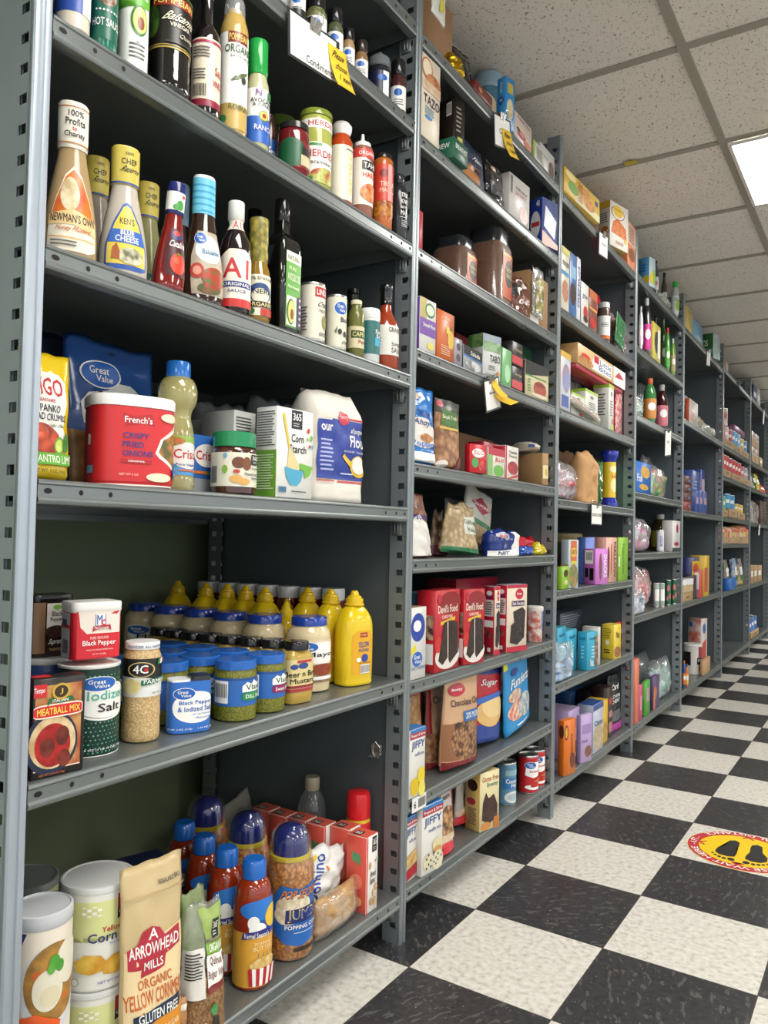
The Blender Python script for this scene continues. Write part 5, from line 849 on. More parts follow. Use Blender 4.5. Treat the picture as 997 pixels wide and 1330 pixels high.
ab = carton('extract_box', 'white and coral almond extract box, front one of the row', 'box', (AB[0], AB[1]-.004, AB[2], 0, .042, .05, .155), ('b:ece6de', 'b:e0584a', 'b:d8604c'),
    front=[('r', 'b:e0584a', 0, 0, .1, 1), *b365(.45, .78, .85, .98), tx(BK, 'Almond', .3, .46, .78, .54), tx(BK, 'Extract', .3, .37, .74, .45), ('e', 'b:c9a070', .28, .62, .1, .05), ('e', 'b:c9a070', .82, .3, .12, .05), ('e', 'b:b98a58', .4, .14, .14, .05), ('e', 'b:c9a070', .75, .12, .12, .06), ('e', 'b:5a9a7a', .9, .66, .05, .04), ('e', 'b:c8443c', .68, .66, .04, .02), ('e', 'b:e0b070', .6, .24, .1, .04)],
    left=[('e', 'b:f08a70', .5, .4, .3, .1), ('e', 'b:e8a878', .3, .4, .14, .06), ('e', 'b:5c9a6a', .4, .72, .14, .07), ('e', 'b:5c9a6a', .62, .7, .1, .08), ('e', 'b:e8a878', .6, .15, .2, .06)], top=[('r', BK, .2, .1, .6, .6), tx(WH, '365', .25, .2, .55, .5)], group='coral almond extract boxes in a row')
for i in range(5):
    dup(ab, (ab.location.x-.0525*(i+1), ab.location.y-.002*(i % 2)*2, .1078), 'coral almond extract box, %s from the front of the row' % ordw[i])
vessel('cooking_spray_can', 'red and yellow cooking spray can with a red cap by the post', 'spray can', (-.095, .118, .1078, .0265, .213), [
    ('can_body', 'b:e0bc2c', [(0,0),(.97,0),(1,.01),(1,.7),(.94,.735)]), ('cap', 'g:cc1f24', [(.96,.73),(1,.735),(1,.93),(.9,.985),(.7,1),(0,1)], 2)],
    [('label', .02, .7, 250, -30, [('r', 'b:e6c62c', 0, 0, .62, 1), ('p', 'b:d0242c', [(.62,0),(1,0),(1,1),(.5,1),(.6,.5)]), tx(WH, 'PAM', .58, .6, .85, .8), ('r', WH, .3, .3, .5, .7), ('r', 'b:d0242c', .32, .62, .48, .68)])])
bag('sugar_bag', 'white and blue bag of sugar slumped over the brown sugar', 'bag', (-0.065, -0.0909, 0.1078, -4, 0.1141, 0.045, 0.1316,), 'b:e8e8e4', 'pillow', [tx('b:2448a0', 'Domino', .05, .2, .3, .9, 0, 1), ('p', 'b:e0c030', [(.0,.8),(.1,.95),(.14,.9),(.04,.75)]), ('e', 'b:e08a3c', .4, .7, .04, .03)], seed=31, wr=.012, roll=-12)
bag('brown_sugar_bag', 'clear bag of light brown sugar lying at the shelf front', 'bag', (-0.01, -0.1281, 0.1078, 2, 0.1468, 0.045, 0.0721,), 'f:e8dcc8:.15', 'pillow', seed=33, wr=.006, contents=('n:c09a68:a88050:30', .97, 0))
# hook on the side panel
t = thing('panel_clip', 'shiny silver binder clip fixed on the grey side panel above the spray can', 'clip', (-.075, YP[1]-.0035, .405), -90)
c = MB(); c.extr([(0, -.012), (.012, -.016), (.012, -.013), (.002, -.008), (.002, .012), (0, .012)], -.014, .014)
c.tube([(.002, -.009, -.01), (.006, -.011, .008), (.006, 0, .018), (.006, .011, .008), (.002, .009, -.01)], .0012, 8); c.build('clip_body', 'm:c8c6c2', t)


# ================================================================ BAY 2
# top shelf
t = carton('cardboard_box', 'brown cardboard box at the very top of the second bay, touching the ceiling', 'box', (-0.01, 0.1915, 2.0178, 0, 0.1576, 0.3, 0.1584,)[:6]+(.215,), 'p:a8815c', flap=True)
t['group'] = 'brown cardboard boxes'
bag('lemon_bag', 'white bag printed with lemons leaning over the top cardboard box', 'bag', (.012, (0.195071,)[0], 2.075, 4, .075, .012, .15), 'b:dcdcd4', 'pillow', [('e', 'b:c9c43c', .3, .7, .14, .1), ('e', 'b:b9b83c', .7, .5, .16, .12), ('e', 'b:d6cc4c', .6, .25, .18, .12), ('e', 'n:8c6a5c:c8a890:60', .25, .9, .2, .08), ('e', 'b:5c8a3c', .45, .45, .1, .05)], seed=41, wr=.006)
bag('gold_bag', 'small crinkled gold foil bag beside the top cardboard box', 'bag', (-0.01, 0.351, 2.0178, 0, 0.0593, 0.05, 0.0606,), 'm:c8a028', 'pillow', seed=42, wr=.008)
bag('black_bag', 'glossy black pouch with silver edges on the top shelf', 'pouch', (-0.05, 0.4623, 2.0178, -6, 0.0839, 0.05, 0.1603,), 'k:1a1a1c', 'stand', [('r', 'm:c8c8c8', .88, .05, .98, .95), ('r', 'm:c8c8c8', 0, .95, 1, 1)], seed=43, wr=.004, roll=6)
carton('tea_box', 'flat dark red box lying beside the black pouch', 'box', (-0.002, 0.4431, 2.0178, 0, 0.103, 0.05, 0.0302,), ('b:6e1f20', 'b:5c1a1c', 'b:b8404a'), front=[('e', 'b:b08a4c', .3, .5, .1, .2)])
vessel('plastic_jar', 'pale blue clear jar at the top shelf behind the red box', 'jar', (-0.1, 0.7305, 2.0178, 0.042, 0.2272,), [('jar_body', 'g:5a8aa0', [(0,0),(1,.02),(1,.74),(.92,.8)]), ('lid', 'g:9ab4c4', [(.98,.8),(1.02,.81),(1.02,.98),(.95,1),(0,1)])])
bag('tan_bag', 'tan bag slumped left of the bright blue box', 'bag', (-0.02, 0.5747, 2.0178, 0, 0.0556, 0.06, 0.0815,), 'b:b8a888', 'pillow', seed=44)
carton('cracker_box', 'bright blue upright box with KETO on its end', 'box', (-0.01, 0.6482, 2.0178, -14, 0.0421, 0.0296, 0.1458,), ('b:2c8ed0', 'b:3496d8', 'b:3496d8'), front=[('e', 'n:e0d6b0:c8b888:60', .5, .4, .35, .2), ('r', 'b:c9b04c', .2, .7, .8, .9), tx(WH, 'KETO', .2, .1, .9, .2)], left=[('p', 'b:1c4a9c', [(.5,.45),(.9,.55),(.5,.65),(.1,.55)]), tx(WH, 'M', .35, .52, .65, .58), ('r', WH, .3, .02, .8, .22), tx('b:1c4a9c', 'KETO', .4, .04, .7, .2, 0, 1), tx(WH, 'FLOUR', .4, .7, .65, .9, 0, -1)])
carton('tea_box', 'pale pink box with a rose picture', 'box', (-0.01, 0.7144, 2.0178, 0, 0.1281, 0.06, 0.0818,), ('b:d8c4b8', 'b:c8b0a8', 'b:d8c8c0'), front=[tx(BK, 'ROSE TEA', .15, .84, .9, .9), ('e', 'b:b8506c', .4, .35, .24, .12), ('e', 'b:d88a6c', .75, .2, .22, .12), ('e', 'b:3c5a3c', .2, .45, .1, .05), ('e', 'b:e0a090', .4, .36, .12, .06)])
carton('tea_box', 'low white box with a lime green edge', 'box', (-0.01, 0.8675, 2.0178, 0, 0.0832, 0.0061, 0.0605,), ('b:d4d0c4', 'b:9ac43c', 'b:9ac43c'), front=[('r', 'b:9ac43c', 0, 0, .1, 1)]+fine(.25, .2, .85, .8, 7))
carton('tea_box', 'white box with a brown figure at the right end of the top shelf', 'box', (-0.01, 0.9502, 2.0178, 0, 0.1308, 0.06, 0.0873,), ('b:d2d0cc', 'b:c0c0c0', 'b:a8a8b8'), front=[('e', 'n:6c4c44:9c7468:50', .72, .38, .18, .3), tx('b:8c8c8c', 'Cocoa', .15, .6, .5, .7)])
carton('tea_box', 'blue box with a white bar code panel behind the top right boxes', 'box', (-0.12, 1.2299, 2.0178, 0, 0.1145, 0.06, 0.2272,), ('b:4a9ac8', 'b:4a9ac8', 'b:4a9ac8'), front=[('r', WH, .1, .45, .7, .9), ('b', BK, .15, .5, .65, .85)])
hang_sign('hanging_sign', 'white card and yellow note clipped to the top shelf of the second bay', (0.005, 0.586053, 2.01339,), .1, .085, 2, -3, [('Coffee', .3, .45, .8, .62)], [(.02, -.03, .055, .075, .1, .6, ('Please', 'choose', '1 item'))], roll=10)
# second shelf
carton('tea_box', 'cream carton showing a milky cup of tea, by the left post', 'box', (-0.006, 0.1821, 1.7868, -2, 0.0793, 0.07, 0.1932,), ('b:dccfb8', 'b:c8bca8', 'b:d8ccb8'), front=[('e', 'b:b8702c', .25, .84, .3, .13), ('e', 'b:e8d8c0', .25, .85, .24, .1), ('e', 'n:8c4a2c:c8885c:40', .6, .72, .4, .1), ('r', 'n:c8a078:e0d0b8:30', 0, .58, 1, .7), tx('b:3a2c4c', 'TAZO', .08, .42, .95, .53), ('e', 'b:3a8ac8', .35, .27, .2, .02)]+fine(.15, .3, .7, .4, 3, 'b:7aa0b8'))
carton('coffee_box', 'tall black carton with a bar code on its side', 'box', (-0.03, 0.3965, 1.7868, -14, 0.0416, 0.0494, 0.1942,), ('b:231c18', 'b:2c211b', 'b:1c1714'), front=[('r', 'b:c8c060', .35, .35, .8, .5), ('e', WH, .2, .33, .1, .03)]+fine(.2, .55, .7, .9, 6, 'b:8c8478'), left=[('r', WH, .5, .78, .85, .95), ('b', BK, .53, .8, .82, .93)])
carton('coffee_pod_box', 'green carton tipped forward at the shelf edge', 'box', (.012, (0.317283,)[0], 1.7865, 0, .075, .06, .05), ('b:1c5a44', 'b:1f6048', 'b:1c5a44'), front=[tx(WH, 'BREAKFAST', .1, .5, .9, .75)], left=[tx(WH, 'BREW', .15, .5, .8, .75)])
bag('coffee_bag', 'navy blue coffee bag with a copper circle at its foot', 'bag', (-0.015, 0.4281, 1.7868, 0, 0.1438, 0.06, 0.1306,), 'b:23304a', 'stand', [('e', 'b:8a5230', .15, .2, .4, .24), ('e', 'b:b87844', .15, .2, .32, .19), ('p', 'b:e0d6c0', [(.5,.0),(.95,.12),(1,.0)]), tx(WH, 'Yuban', .3, .58, .8, .68, .3), ('r', 'b:c87a3c', .4, .42, .6, .44)], seed=45, wr=.005)
bag('coffee_bag', 'black coffee bag between the navy bag and the white box', 'bag', (-0.01, 0.5562, 1.7868, 0, 0.1121, 0.05, 0.125,), 'k:1f2022', 'stand', [('e', 'b:c8a888', .3, .8, .14, .05), ('r', 'b:4a4c50', .1, .2, .6, .5)], seed=46, wr=.006)
carton('tea_box', 'tall white carton with red lettering on the second shelf', 'box', (-0.01, 0.6845, 1.7868, -4, 0.1265, 0.06, 0.1231,), ('b:d0ccc6', 'b:c8c4be', 'b:c8c4be'), front=[('e', 'n:8c5a50:b87868:60', .7, .22, .22, .2), tx('b:b83a3c', 'BERRY', .3, .58, .85, .66), tx(BK, 'Hibiscus', .3, .7, .85, .78), ('r', BK, .04, .55, .14, .95)])
carton('tea_box', 'shiny dark blue wrapped box at the right end of the second shelf', 'box', (-0.01, 0.9386, 1.7868, -14, 0.083, 0.0503, 0.1473,), ('g:5b6a9c', 'g:2c3f94', 'g:34489c'), front=[('p', 'b:c8ccd8', [(.1,.4),(.2,.85),(.9,.6),(.8,.2)]), ('p', 'b:c86a4c', [(.0,.0),(0,.3),(1,.1),(1,0)])], left=[('e', 'b:d8d8d8', .5, .45, .36, .28), ('r', 'b:b83a3c', .2, .4, .8, .5), tx(WH, '48', .55, .82, .8, .95)])
# third shelf: coffee
carton('candy_box', 'narrow red sliver of a box by the left post of the coffee shelf', 'box', (-0.02, 0.2008, 1.5288, 0, 0.0214, 0.05, 0.0976,), 'b:b8243c')
def coffee_jar(P, label):
    return vessel('coffee_jar', label, 'jar', P, [('jar_body', 'v:7a4a28:5a3218:260', [(0,0),(.93,0),(1,.02),(1,.74),(.9,.8)], 4), ('lid', 'g:26292c', [(.8,.8),(.86,.81),(.86,.98),(.82,1),(0,1)], 4), ('glass', 'f:dfe4e6:.05', [(.95,0),(1.03,.02),(1.03,.75),(.93,.81)], 4)],
        [('label', .08, .68, 70, 8, [('r', 'n:b8401c:d87a2c:12', 0, 0, 1, 1), ('e', 'b:1c1410', .5, .55, .36, .3), tx('b:e0c890', "TASTER'S", .22, .58, .78, .68), tx('b:e0c890', 'CHOICE', .25, .45, .75, .55), ('r', 'b:e0b83c', 0, .92, 1, .96)])], n=4, rz=0)
coffee_jar((-0.0654, 0.6985, 1.5288, 0.0554, 0.2129,), 'big square glass jar of instant coffee with a dark lid')
coffee_jar((-.1, (0.5354,)[0], 1.5288, .05, .15), 'second instant coffee jar, in the dark left of the big one')
for q in ((1.11022e-16, 0.608569, 1.60233,), (-0.06, 0.51927, 1.61447,)):
    pass
bag('coffee_bag', 'brown coffee bag with a round green emblem', 'bag', (-0.006, 0.7128, 1.5288, 0, 0.1145, 0.04, 0.1121,), 'g:6a3a2a', 'gusset', [('e', 'b:5c7a68', .42, .72, .14, .08), ('e', 'b:c8c0a8', .42, .72, .11, .06), ('r', 'b:1c1410', .0, .4, .12, .7), tx('b:d8a890', 'House', .3, .38, .8, .5, .2), tx('b:d8a890', 'Blend', .35, .28, .8, .37)], seed=47, wr=.008)
carton('cardboard_box', 'brown cardboard box at the right end of the coffee shelf', 'box', (-0.02, 0.8673, 1.5288, 0, 0.1544, 0.12, 0.1606,), 'p:a07c54', front=[('r', WH, .05, .05, .5, .18)])['group'] = 'brown cardboard boxes'
bag('tea_bag', 'clear packet of lemon tea clipped on the small cardboard box', 'pouch', (-.003, (0.866322,)[0], 1.55, 0, .09, .015, .15), 'f:d0d0d0:.3', 'pillow', [('r', 'n:b8ac50:5c5a4c:60', .15, .1, .9, .8), tx(WH, '2', .3, .55, .6, .75)], seed=48, wr=.006)
# fourth shelf: tea
carton('tea_box', 'purple, white and yellow tea carton at the left post', 'box', (-0.006, 0.1916, 1.3028, -2, 0.0715, 0.07, 0.1206,), ('b:d8d6d0', 'b:5c2c8c', 'b:8c6ab0'), front=[('r', 'b:6c3c9c', 0, .3, 1, .62), ('r', 'b:b0a04c', 0, .62, .4, 1), ('e', 'b:2c6a3c', .6, .8, .3, .14), ('e', 'b:c8d8b8', .6, .8, .24, .1), tx(WH, 'Smooth Move', .18, .46, .92, .54), ('e', 'b:d8c860', .65, .12, .2, .07)])
carton('tea_box', 'plain orange carton beside the purple tea carton', 'box', (-0.006, 0.2735, 1.3028, -2, 0.0809, 0.06, 0.1136,), ('b:c8642c', 'b:b05824', 'b:c8642c'), front=[tx('b:f0c8a8', 'arginds', .2, .82, .7, .9), ('e', 'b:d8b03c', .78, .45, .18, .2), ('r', 'b:d8c04c', .5, .55, .7, .7), ('p', 'b:5a7a2c', [(.75,.64),(.82,.74),(.86,.64)])]+fine(.2, .08, .85, .3, 5, 'b:e8b890'))
carton('tea_box', 'dark red box peeping over the grey carton', 'box', (-0.12, 0.5924, 1.3028, 0, 0.0965, 0.06, 0.1425,), 'b:6c2024')
carton('tea_box', 'narrow lilac grey carton with a figure pattern', 'box', (-0.01, 0.3726, 1.3028, 0, 0.044, 0.06, 0.0673,), ('b:9a949c', 'b:88848c', 'b:98949c'), front=[('e', 'b:4c4850', .5, .3, .25, .14), ('e', 'b:4c4850', .5, .7, .25, .14)])
carton('tea_box', 'black, blue and silver carton in front of the white tea carton', 'box', (-0.008, 0.4128, 1.3028, 3, 0.1206, 0.05, 0.0607,), ('b:9ea2a6', 'b:2c2c30', 'b:34343a'), front=[('r', BK, 0, .55, 1, 1), ('p', 'b:2c7ac8', [(0,.55),(1,.5),(1,.56),(0,.62)]), tx(WH, 'Salada', .35, .68, .85, .85), ('e', 'n:d8d8d8:6c6c70:60', .5, .25, .4, .2)])
carton('tea_box', 'large white carton with leafy green herbs printed across its top', 'box', (-0.015, 0.543, 1.3028, -14, 0.0752, 0.0502, 0.1184,), ('b:d4d4d2', 'b:a8a8a4', 'b:b0b0b0'), front=[('r', 'n:7a8ac0:9aa8a0:20', 0, .82, 1, 1), ('r', 'n:3c6a2c:9ab88c:30', 0, .62, 1, .84), tx(BK, 'TABO', .38, .38, .95, .55), ('e', 'b:d89a5c', .85, .15, .1, .06)]+fine(.3, .2, .7, .32, 3), left=[('r', 'n:2c5a24:7c9a5c:40', 0, .7, 1, 1)])
carton('tea_box', 'green carton with a pale leaf glow', 'box', (-0.008, 0.6442, 1.3028, 0, 0.0716, 0.06, 0.1026,), ('b:7ab87a', 'b:4c9a50', 'b:8cb880'), front=[('e', 'b:b0dcb0', .6, .35, .25, .25), ('r', 'b:4c8c50', 0, 0, .1, 1)])
TW = (-0.01, 0.7239, 1.3028, 0, 0.0761, 0.06, 0.0673,)
for i in range(2):
    carton('tea_box', ['black and red tea carton, lower of the stacked pair', 'black and red tea carton, upper of the stacked pair'][i], 'box', (TW[0], TW[1], TW[2]+i*(TW[6]+.003), 0, TW[4], .06, TW[6]), ('b:26221f', 'b:1c1a18', 'b:2c2a28'), front=[('r', 'b:c8404a', .0, .08, 1, .42), tx('b:c8b890', 'Twinings', .15, .6, .85, .75, .2)], group='black and red tea cartons in a stack')
carton('tea_box', 'thin bright red carton left of the stacked black tea', 'box', (-0.05, 0.7408, 1.3028, 0, 0.0329, 0.06, 0.1569,), 'b:c8243c')
carton('tea_box', 'green and cream carton behind the front brown cup carton', 'box', (-0.09, 0.9797, 1.3028, 0, 0.1379, 0.06, 0.1892,), ('b:a8a888', 'b:2c5a3c', 'b:b0b090'), front=[('r', 'b:2c5a3c', 0, .7, 1, 1), ('r', WH, .2, .3, .8, .6)])
carton('tea_box', 'cream and black carton with a cup of red tea picture', 'box', (-0.008, 0.8178, 1.3028, -3, 0.1659, 0.06, 0.1035,), ('b:cfc49a', 'b:2a2622', 'b:3a3430'), front=[('p', BK, [(0,.55),(1,.78),(1,1),(0,1)]), ('r', 'b:4c8a44', 0, .56, .9, .6), ('e', 'b:a8442c', .62, .28, .28, .22), ('e', 'b:7c2c1c', .62, .4, .24, .06), ('e', 'b:d8d0b8', .6, .08, .35, .05)]+fine(.08, .1, .25, .5, 5, 'b:6c8a5c'))
hang_sign('hanging_sign', 'card in a clear sleeve with a curling yellow note on the tea shelf', (0.006, 0.543838, 1.28074,), .085, .085, 3, -3, [('Baking', .3, .5, .7, .6)], [(.012, -.008, .032, .045, .15, .8, ()), (.03, -.045, .05, .03, .5, 1.2, ())], roll=18)
# fifth shelf
bag('cookie_bag', 'blue foil bag of chocolate chip cookies at the left post', 'bag', (-0.006, 0.1762, 1.0458, 0, 0.1269, 0.05, 0.1794,), 'g:2a78c4', 'stand', [('e', 'b:d8d4cc', .4, .4, .5, .2), tx('b:1c2c7c', 'Chips', .1, .6, .72, .7, .1), tx('b:1c2c7c', 'Ahoy!', .1, .48, .7, .58, .1), ('e', 'n:c88a4c:7c4c28:60', .5, .34, .22, .06), tx('b:2c6ac0', 'Poppins', .05, .2, .85, .3), ('r', WH, .0, .03, 1, .15), ('p', WH, [(.0,.7),(.3,.75),(.1,.8)]), ('e', 'n:7c5c48:d8c8b0:60', .2, .88, .2, .06)], seed=51, wr=.005)
bag('nut_bag', 'clear pouch of walnuts with a green label, between blue foil and red gelatin', 'bag', (-0.006, 0.2996, 1.0458, -4, 0.1105, 0.04, 0.1664,), 'v:b8895c:7a4e2c:60', 'stand', [('r', 'b:2c2a26', 0, .8, 1, 1), ('p', 'b:3c6a24', [(.15,.62),(.2,.86),(.8,.84),(.9,.6)]), tx('b:e8e8d0', 'Simple Truth', .2, .7, .8, .78), ('r', 'b:c8a84c', .1, .56, .85, .6), ('e', 'b:b8283c', .15, .93, .12, .05), ('p', 'b:8a4a54', [(.6,.0),(.95,.3),(1,.0)]), ('e', 'b:d8d0c8', .15, .05, .14, .06)], seed=52, wr=.003)
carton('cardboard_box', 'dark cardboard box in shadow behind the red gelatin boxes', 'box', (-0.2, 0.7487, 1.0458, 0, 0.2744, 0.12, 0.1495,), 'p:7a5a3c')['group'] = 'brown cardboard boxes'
JL = [tx(WH, 'JELL-O', .2, .58, .92, .8)]
carton('gelatin_box', 'red gelatin box, left one of the three dessert boxes', 'box', (-0.006, 0.4576, 1.0458, -14, 0.0677, 0.0178, 0.0723,), ('b:c8202c', 'b:b81c28', 'b:c8202c'), front=[('e', WH, .48, .7, .36, .16), tx('b:c8202c', 'JELL-O', .2, .6, .8, .8), ('e', 'b:4c9a50', .3, .35, .2, .18), ('e', 'n:e05048:a8141c:50', .72, .25, .24, .2)])
carton('gelatin_box', 'green and crimson gelatin box, middle of the dessert boxes', 'box', (-0.006, 0.5681, 1.0458, 0, 0.1083, 0.04, 0.0761,), ('b:e0dcd0', 'b:98b890', 'b:b8243c'), front=[('r', 'b:b8243c', 0, .74, 1, 1), ('r', 'b:8ab86c', 0, 0, .25, .74), tx('b:c8202c', 'JELL-O', .38, .5, .9, .68), ('e', 'b:6cb04c', .6, .22, .3, .2)])
carton('dessert_box', 'white danish dessert box with a red edge, right of the gelatin boxes', 'box', (-0.006, 0.6813, 1.0458, 0, 0.0902, 0.04, 0.0924,), ('b:e0dad0', 'b:b8243c', 'b:d8d0c8'), front=[('r', 'b:b8243c', 0, 0, .08, 1), tx('b:4c3c3c', 'Danish', .25, .78, .85, .87), tx('b:4c3c3c', 'Dessert', .25, .66, .85, .75), ('e', 'n:b8343c:7c1c24:50', .55, .35, .4, .2), ('p', 'b:c8343c', [(.1,.0),(.9,.18),(.95,.1),(.3,0)])])
carton('dessert_box', 'crimson box just behind the middle dessert box', 'box', (-0.06, 0.6543, 1.0458, 0, 0.1259, 0.05, 0.1026,), 'b:a82438')
carton('cardboard_box', 'brown cardboard box with a cream label at the right end', 'box', (-0.005, 0.9565, 1.0458, -14, 0.0326, 0.0898, 0.0982,), ('p:a8855c', 'p:9a7850', 'p:b08c64'), front=[('r', 'b:d8d0a0', .1, .2, .9, .62), ('e', 'b:c8a83c', .6, .4, .2, .12)], flap=False)['group'] = 'brown cardboard boxes'
TB = (-0.005, 0.9565, 1.0458, -14, 0.0326, 0.0898, 0.0982,)
bag('packet', 'pale packet lying on top of the small cardboard box', 'packet', (TB[0]-.03, TB[1]-.02, TB[2]+TB[6]+.006, TB[3], TB[4]+.04, .09, .03), 'b:b8b09c', 'pillow', [('r', 'b:2c4a8c', .1, .4, .3, .7)], seed=53)
# sixth shelf: nuts
bag('nut_bag', 'clear bag of pecans at the left post, with a white lower half', 'bag', (-0.01, 0.1853, 0.8308, 0, 0.1229, 0.06, 0.1439,), 'v:8c5a40:5c3424:60', 'stand', [('p', 'b:d8d4cc', [(.0,.02),(0,.6),(.4,.72),(.8,.5),(1,.05)]), tx('b:2c3c8c', 'PECANS', .15, .62, .8, .7)], seed=54, wr=.008, topw=.5)
bag('nut_bag', 'nut bag with a plum coloured foot beside the pecans', 'bag', (-0.06, 0.3855, 0.8308, 0, 0.0912, 0.04, 0.1131,), 'v:9c8468:6c4c3c:60', 'stand', [('p', 'b:5a2434', [(.0,.0),(0,.25),(1,.3),(1,0)]), ('r', WH, .2, .4, .8, .6)], seed=55, wr=.008, topw=.5)
bag('nut_bag', 'big slumped bag of walnut pieces with California lettering', 'bag', (-0.012, 0.3753, 0.8308, 0, 0.1939, 0.06, 0.1297,), 'v:c0aa80:8c7450:70', 'stand', [('p', 'b:cfcfc0', [(.4,.4),(.42,.72),(1,.8),(1,.42)]), tx('b:2c5a3c', 'California', .42, .6, .98, .7), tx('b:2c5a3c', 'Walnut', .5, .46, .9, .54), ('r', 'b:1f6a40', 0, 0, 1, .12)], seed=56, wr=.007, topw=.75, roll=-4)
bag('nut_bag', 'white diamond-logo nut bag standing upright at the back', 'bag', (-0.09, 0.6165, 0.8308, 0, 0.1834, 0.05, 0.1723,), 'b:c8c6bc', 'stand', [('p', 'b:a8243c', [(.5,.55),(.85,.7),(.5,.85),(.15,.7)]), tx(WH, 'DIAMOND', .22, .67, .78, .73), ('r', 'b:3c7a4c', .1, .36, .9, .44), ('r', 'v:b89a6c:8c7450:80', 0, .05, 1, .34)], seed=57, wr=.004, roll=-14)
bag('nut_bag', 'white topped packet behind the walnuts', 'bag', (-0.16, 0.6552, 0.8308, 0, 0.103, 0.04, 0.162,), 'b:a8a8a0', 'stand', seed=58, wr=.004)
bag('donut_bag', 'navy blue and white bag lettered NUT', 'bag', (-0.012, 0.6342, 0.8308, 0, 0.1837, 0.05, 0.0719,), 'g:1f347c', 'gusset', [('p', WH, [(.0,0),(.0,.2),(.62,.24),(.7,.95),(1,.9),(1,.0)]), ('p', 'b:b8bcc8', [(.05,.75),(.1,.92),(.55,.86),(.5,.6)]), tx('b:1f347c', 'NUT', .1, .04, .5, .18), tx('b:c82c3c', 'ROS', .14, .7, .45, .82)], seed=59, wr=.008)
for i, (P, c, lb) in enumerate((((-0.05, 0.9534, 0.8328, 0, 0.1858, 0.05, 0.0507,), 'g:b8202c', 'shiny red bag lying on top at the right end of the nut shelf'), ((-0.004, 0.8168, 0.8308, 0, 0.1027, 0.03, 0.0257,), 'g:2350a8', 'shiny blue bag under the red one'), ((-0.004, 0.9257, 0.8308, 0, 0.0843, 0.03, 0.0301,), 'g:c8b41c', 'small yellow bag under the red one'))):
    bag('candy_bag', lb, 'bag', P, c, 'pillow', seed=60+i, wr=.012)
# seventh shelf: cake mix
carton('yeast_box', 'white open carton of fast rising yeast with a blue design, by the left post', 'box', (-0.004, 0.1749, 0.5618, 0, 0.0694, 0.05, 0.1601,), ('b:d8d6d0', 'b:8c6c50', 'p:8c6c50'), front=[('e', 'b:24409c', .45, .72, .45, .2), ('e', WH, .4, .74, .25, .08), ('p', 'b:e0cf2c', [(.0,.42),(.3,.5),(.35,.4),(.0,.34)]), ('e', 'b:1f5fb4', .42, .28, .32, .1), tx(WH, 'Great', .2, .28, .6, .34), tx(WH, 'Value', .25, .22, .65, .27), tx('b:5c7aa8', 'FAST RISING', .04, .13, .95, .18)], flap=False)
carton('cake_mix_box', 'pale blue cake mix box behind the yeast carton', 'box', (-0.04, 0.2786, 0.5618, 0, 0.0714, 0.05, 0.183,), ('b:8cb0c8', 'b:4c7aa0', 'b:7a9cb8'), front=[('e', 'b:3c6a9c', .5, .78, .4, .14), ('e', 'v:d8cfae:a89c7c:60', .5, .3, .38, .26)])
def cake(P, label, front_side=None):
    return carton('cake_mix_box', label, 'box', P, ('b:b8262c', 'b:b8222c', 'b:a82028'), front=[('e', 'b:8c1c20', .6, .84, .45, .14), tx('b:f0e0d0', "Devil's Food", .1, .72, .9, .82), tx('b:f0e0d0', 'CAKE MIX', .25, .65, .7, .69), ('p', 'b:d8b83c', [(.2,.57),(.2,.61),(.8,.66),(.8,.62)]), ('e', 'b:e0d8d0', .5, .18, .5, .16), ('e', 'b:c82c24', .12, .34, .14, .1), ('p', 'v:3a241c:22140f:120', [(.12,.14),(.34,.6),(.62,.62),(.9,.58),(.95,.2),(.6,.08),(.5,.16),(.3,.08)]), ('p', 'b:e6dccc', [(.5,.12),(.47,.6),(.5,.6),(.53,.12)]), ('e', 'b:b8283c', .14, .9, .08, .06)], left=[('r', WH, .1, .1, .9, .35), ('r', 'n:3c241c:c8a890:60', .1, .4, .9, .7)], group='red cake mix boxes')
cake((-0.006, 0.2913, 0.5618, 0, 0.1228, 0.05, 0.1915,), "red cake mix box with a chocolate slice, first from the left")
cake((-0.006, 0.4395, 0.5618, -14, 0.0817, 0.0152, 0.1879,), "red cake mix box with a chocolate slice, second from the left")
def dark(P, label):
    return carton('cake_mix_box', label, 'box', P, ('b:dccdb8', 'b:b81c34', 'b:8ca0b8'), front=[('r', 'b:b81c34', 0, 0, 1, .08), ('r', 'b:b81c34', 0, .95, 1, 1), ('e', 'b:b81c34', .6, .86, .2, .08), tx(WH, 'Betty', .48, .84, .72, .88), ('r', 'b:4c2c54', .22, .68, .85, .76), tx(WH, 'Dark Chocolate', .26, .695, .82, .745), ('p', 'v:33241f:1f1512:100', [(.15,.14),(.2,.4),(.35,.44),(.3,.6),(.75,.66),(.9,.6),(.85,.2),(.5,.1)])], left=[('r', 'b:e6dcd4', .1, .56, .9, .8), ('e', 'b:c82c44', .5, .9, .34, .06), ('e', WH, .5, .9, .26, .035), ('r', 'b:5c2c5c', .15, .82, .85, .85), ('r', WH, .1, .4, .9, .5), ('r', 'v:33241f:8c5a4c:60', .2, .3, .5, .38), ('r', 'v:33241f:8c5a4c:60', .5, .24, .8, .32), ('r', WH, .4, .04, .7, .1)]+fine(.15, .58, .85, .78, 6), group='red cake mix boxes')
dark((-0.014, 0.642, 0.5618, -14, 0.0236, 0.0374, 0.186,), 'dark chocolate cake mix box seen from its red side, second from the right')
dark((-0.006, 0.7066, 0.5618, -14, 0.0931, 0.0405, 0.1878,), 'dark chocolate cake mix box at the right end of the cake boxes')
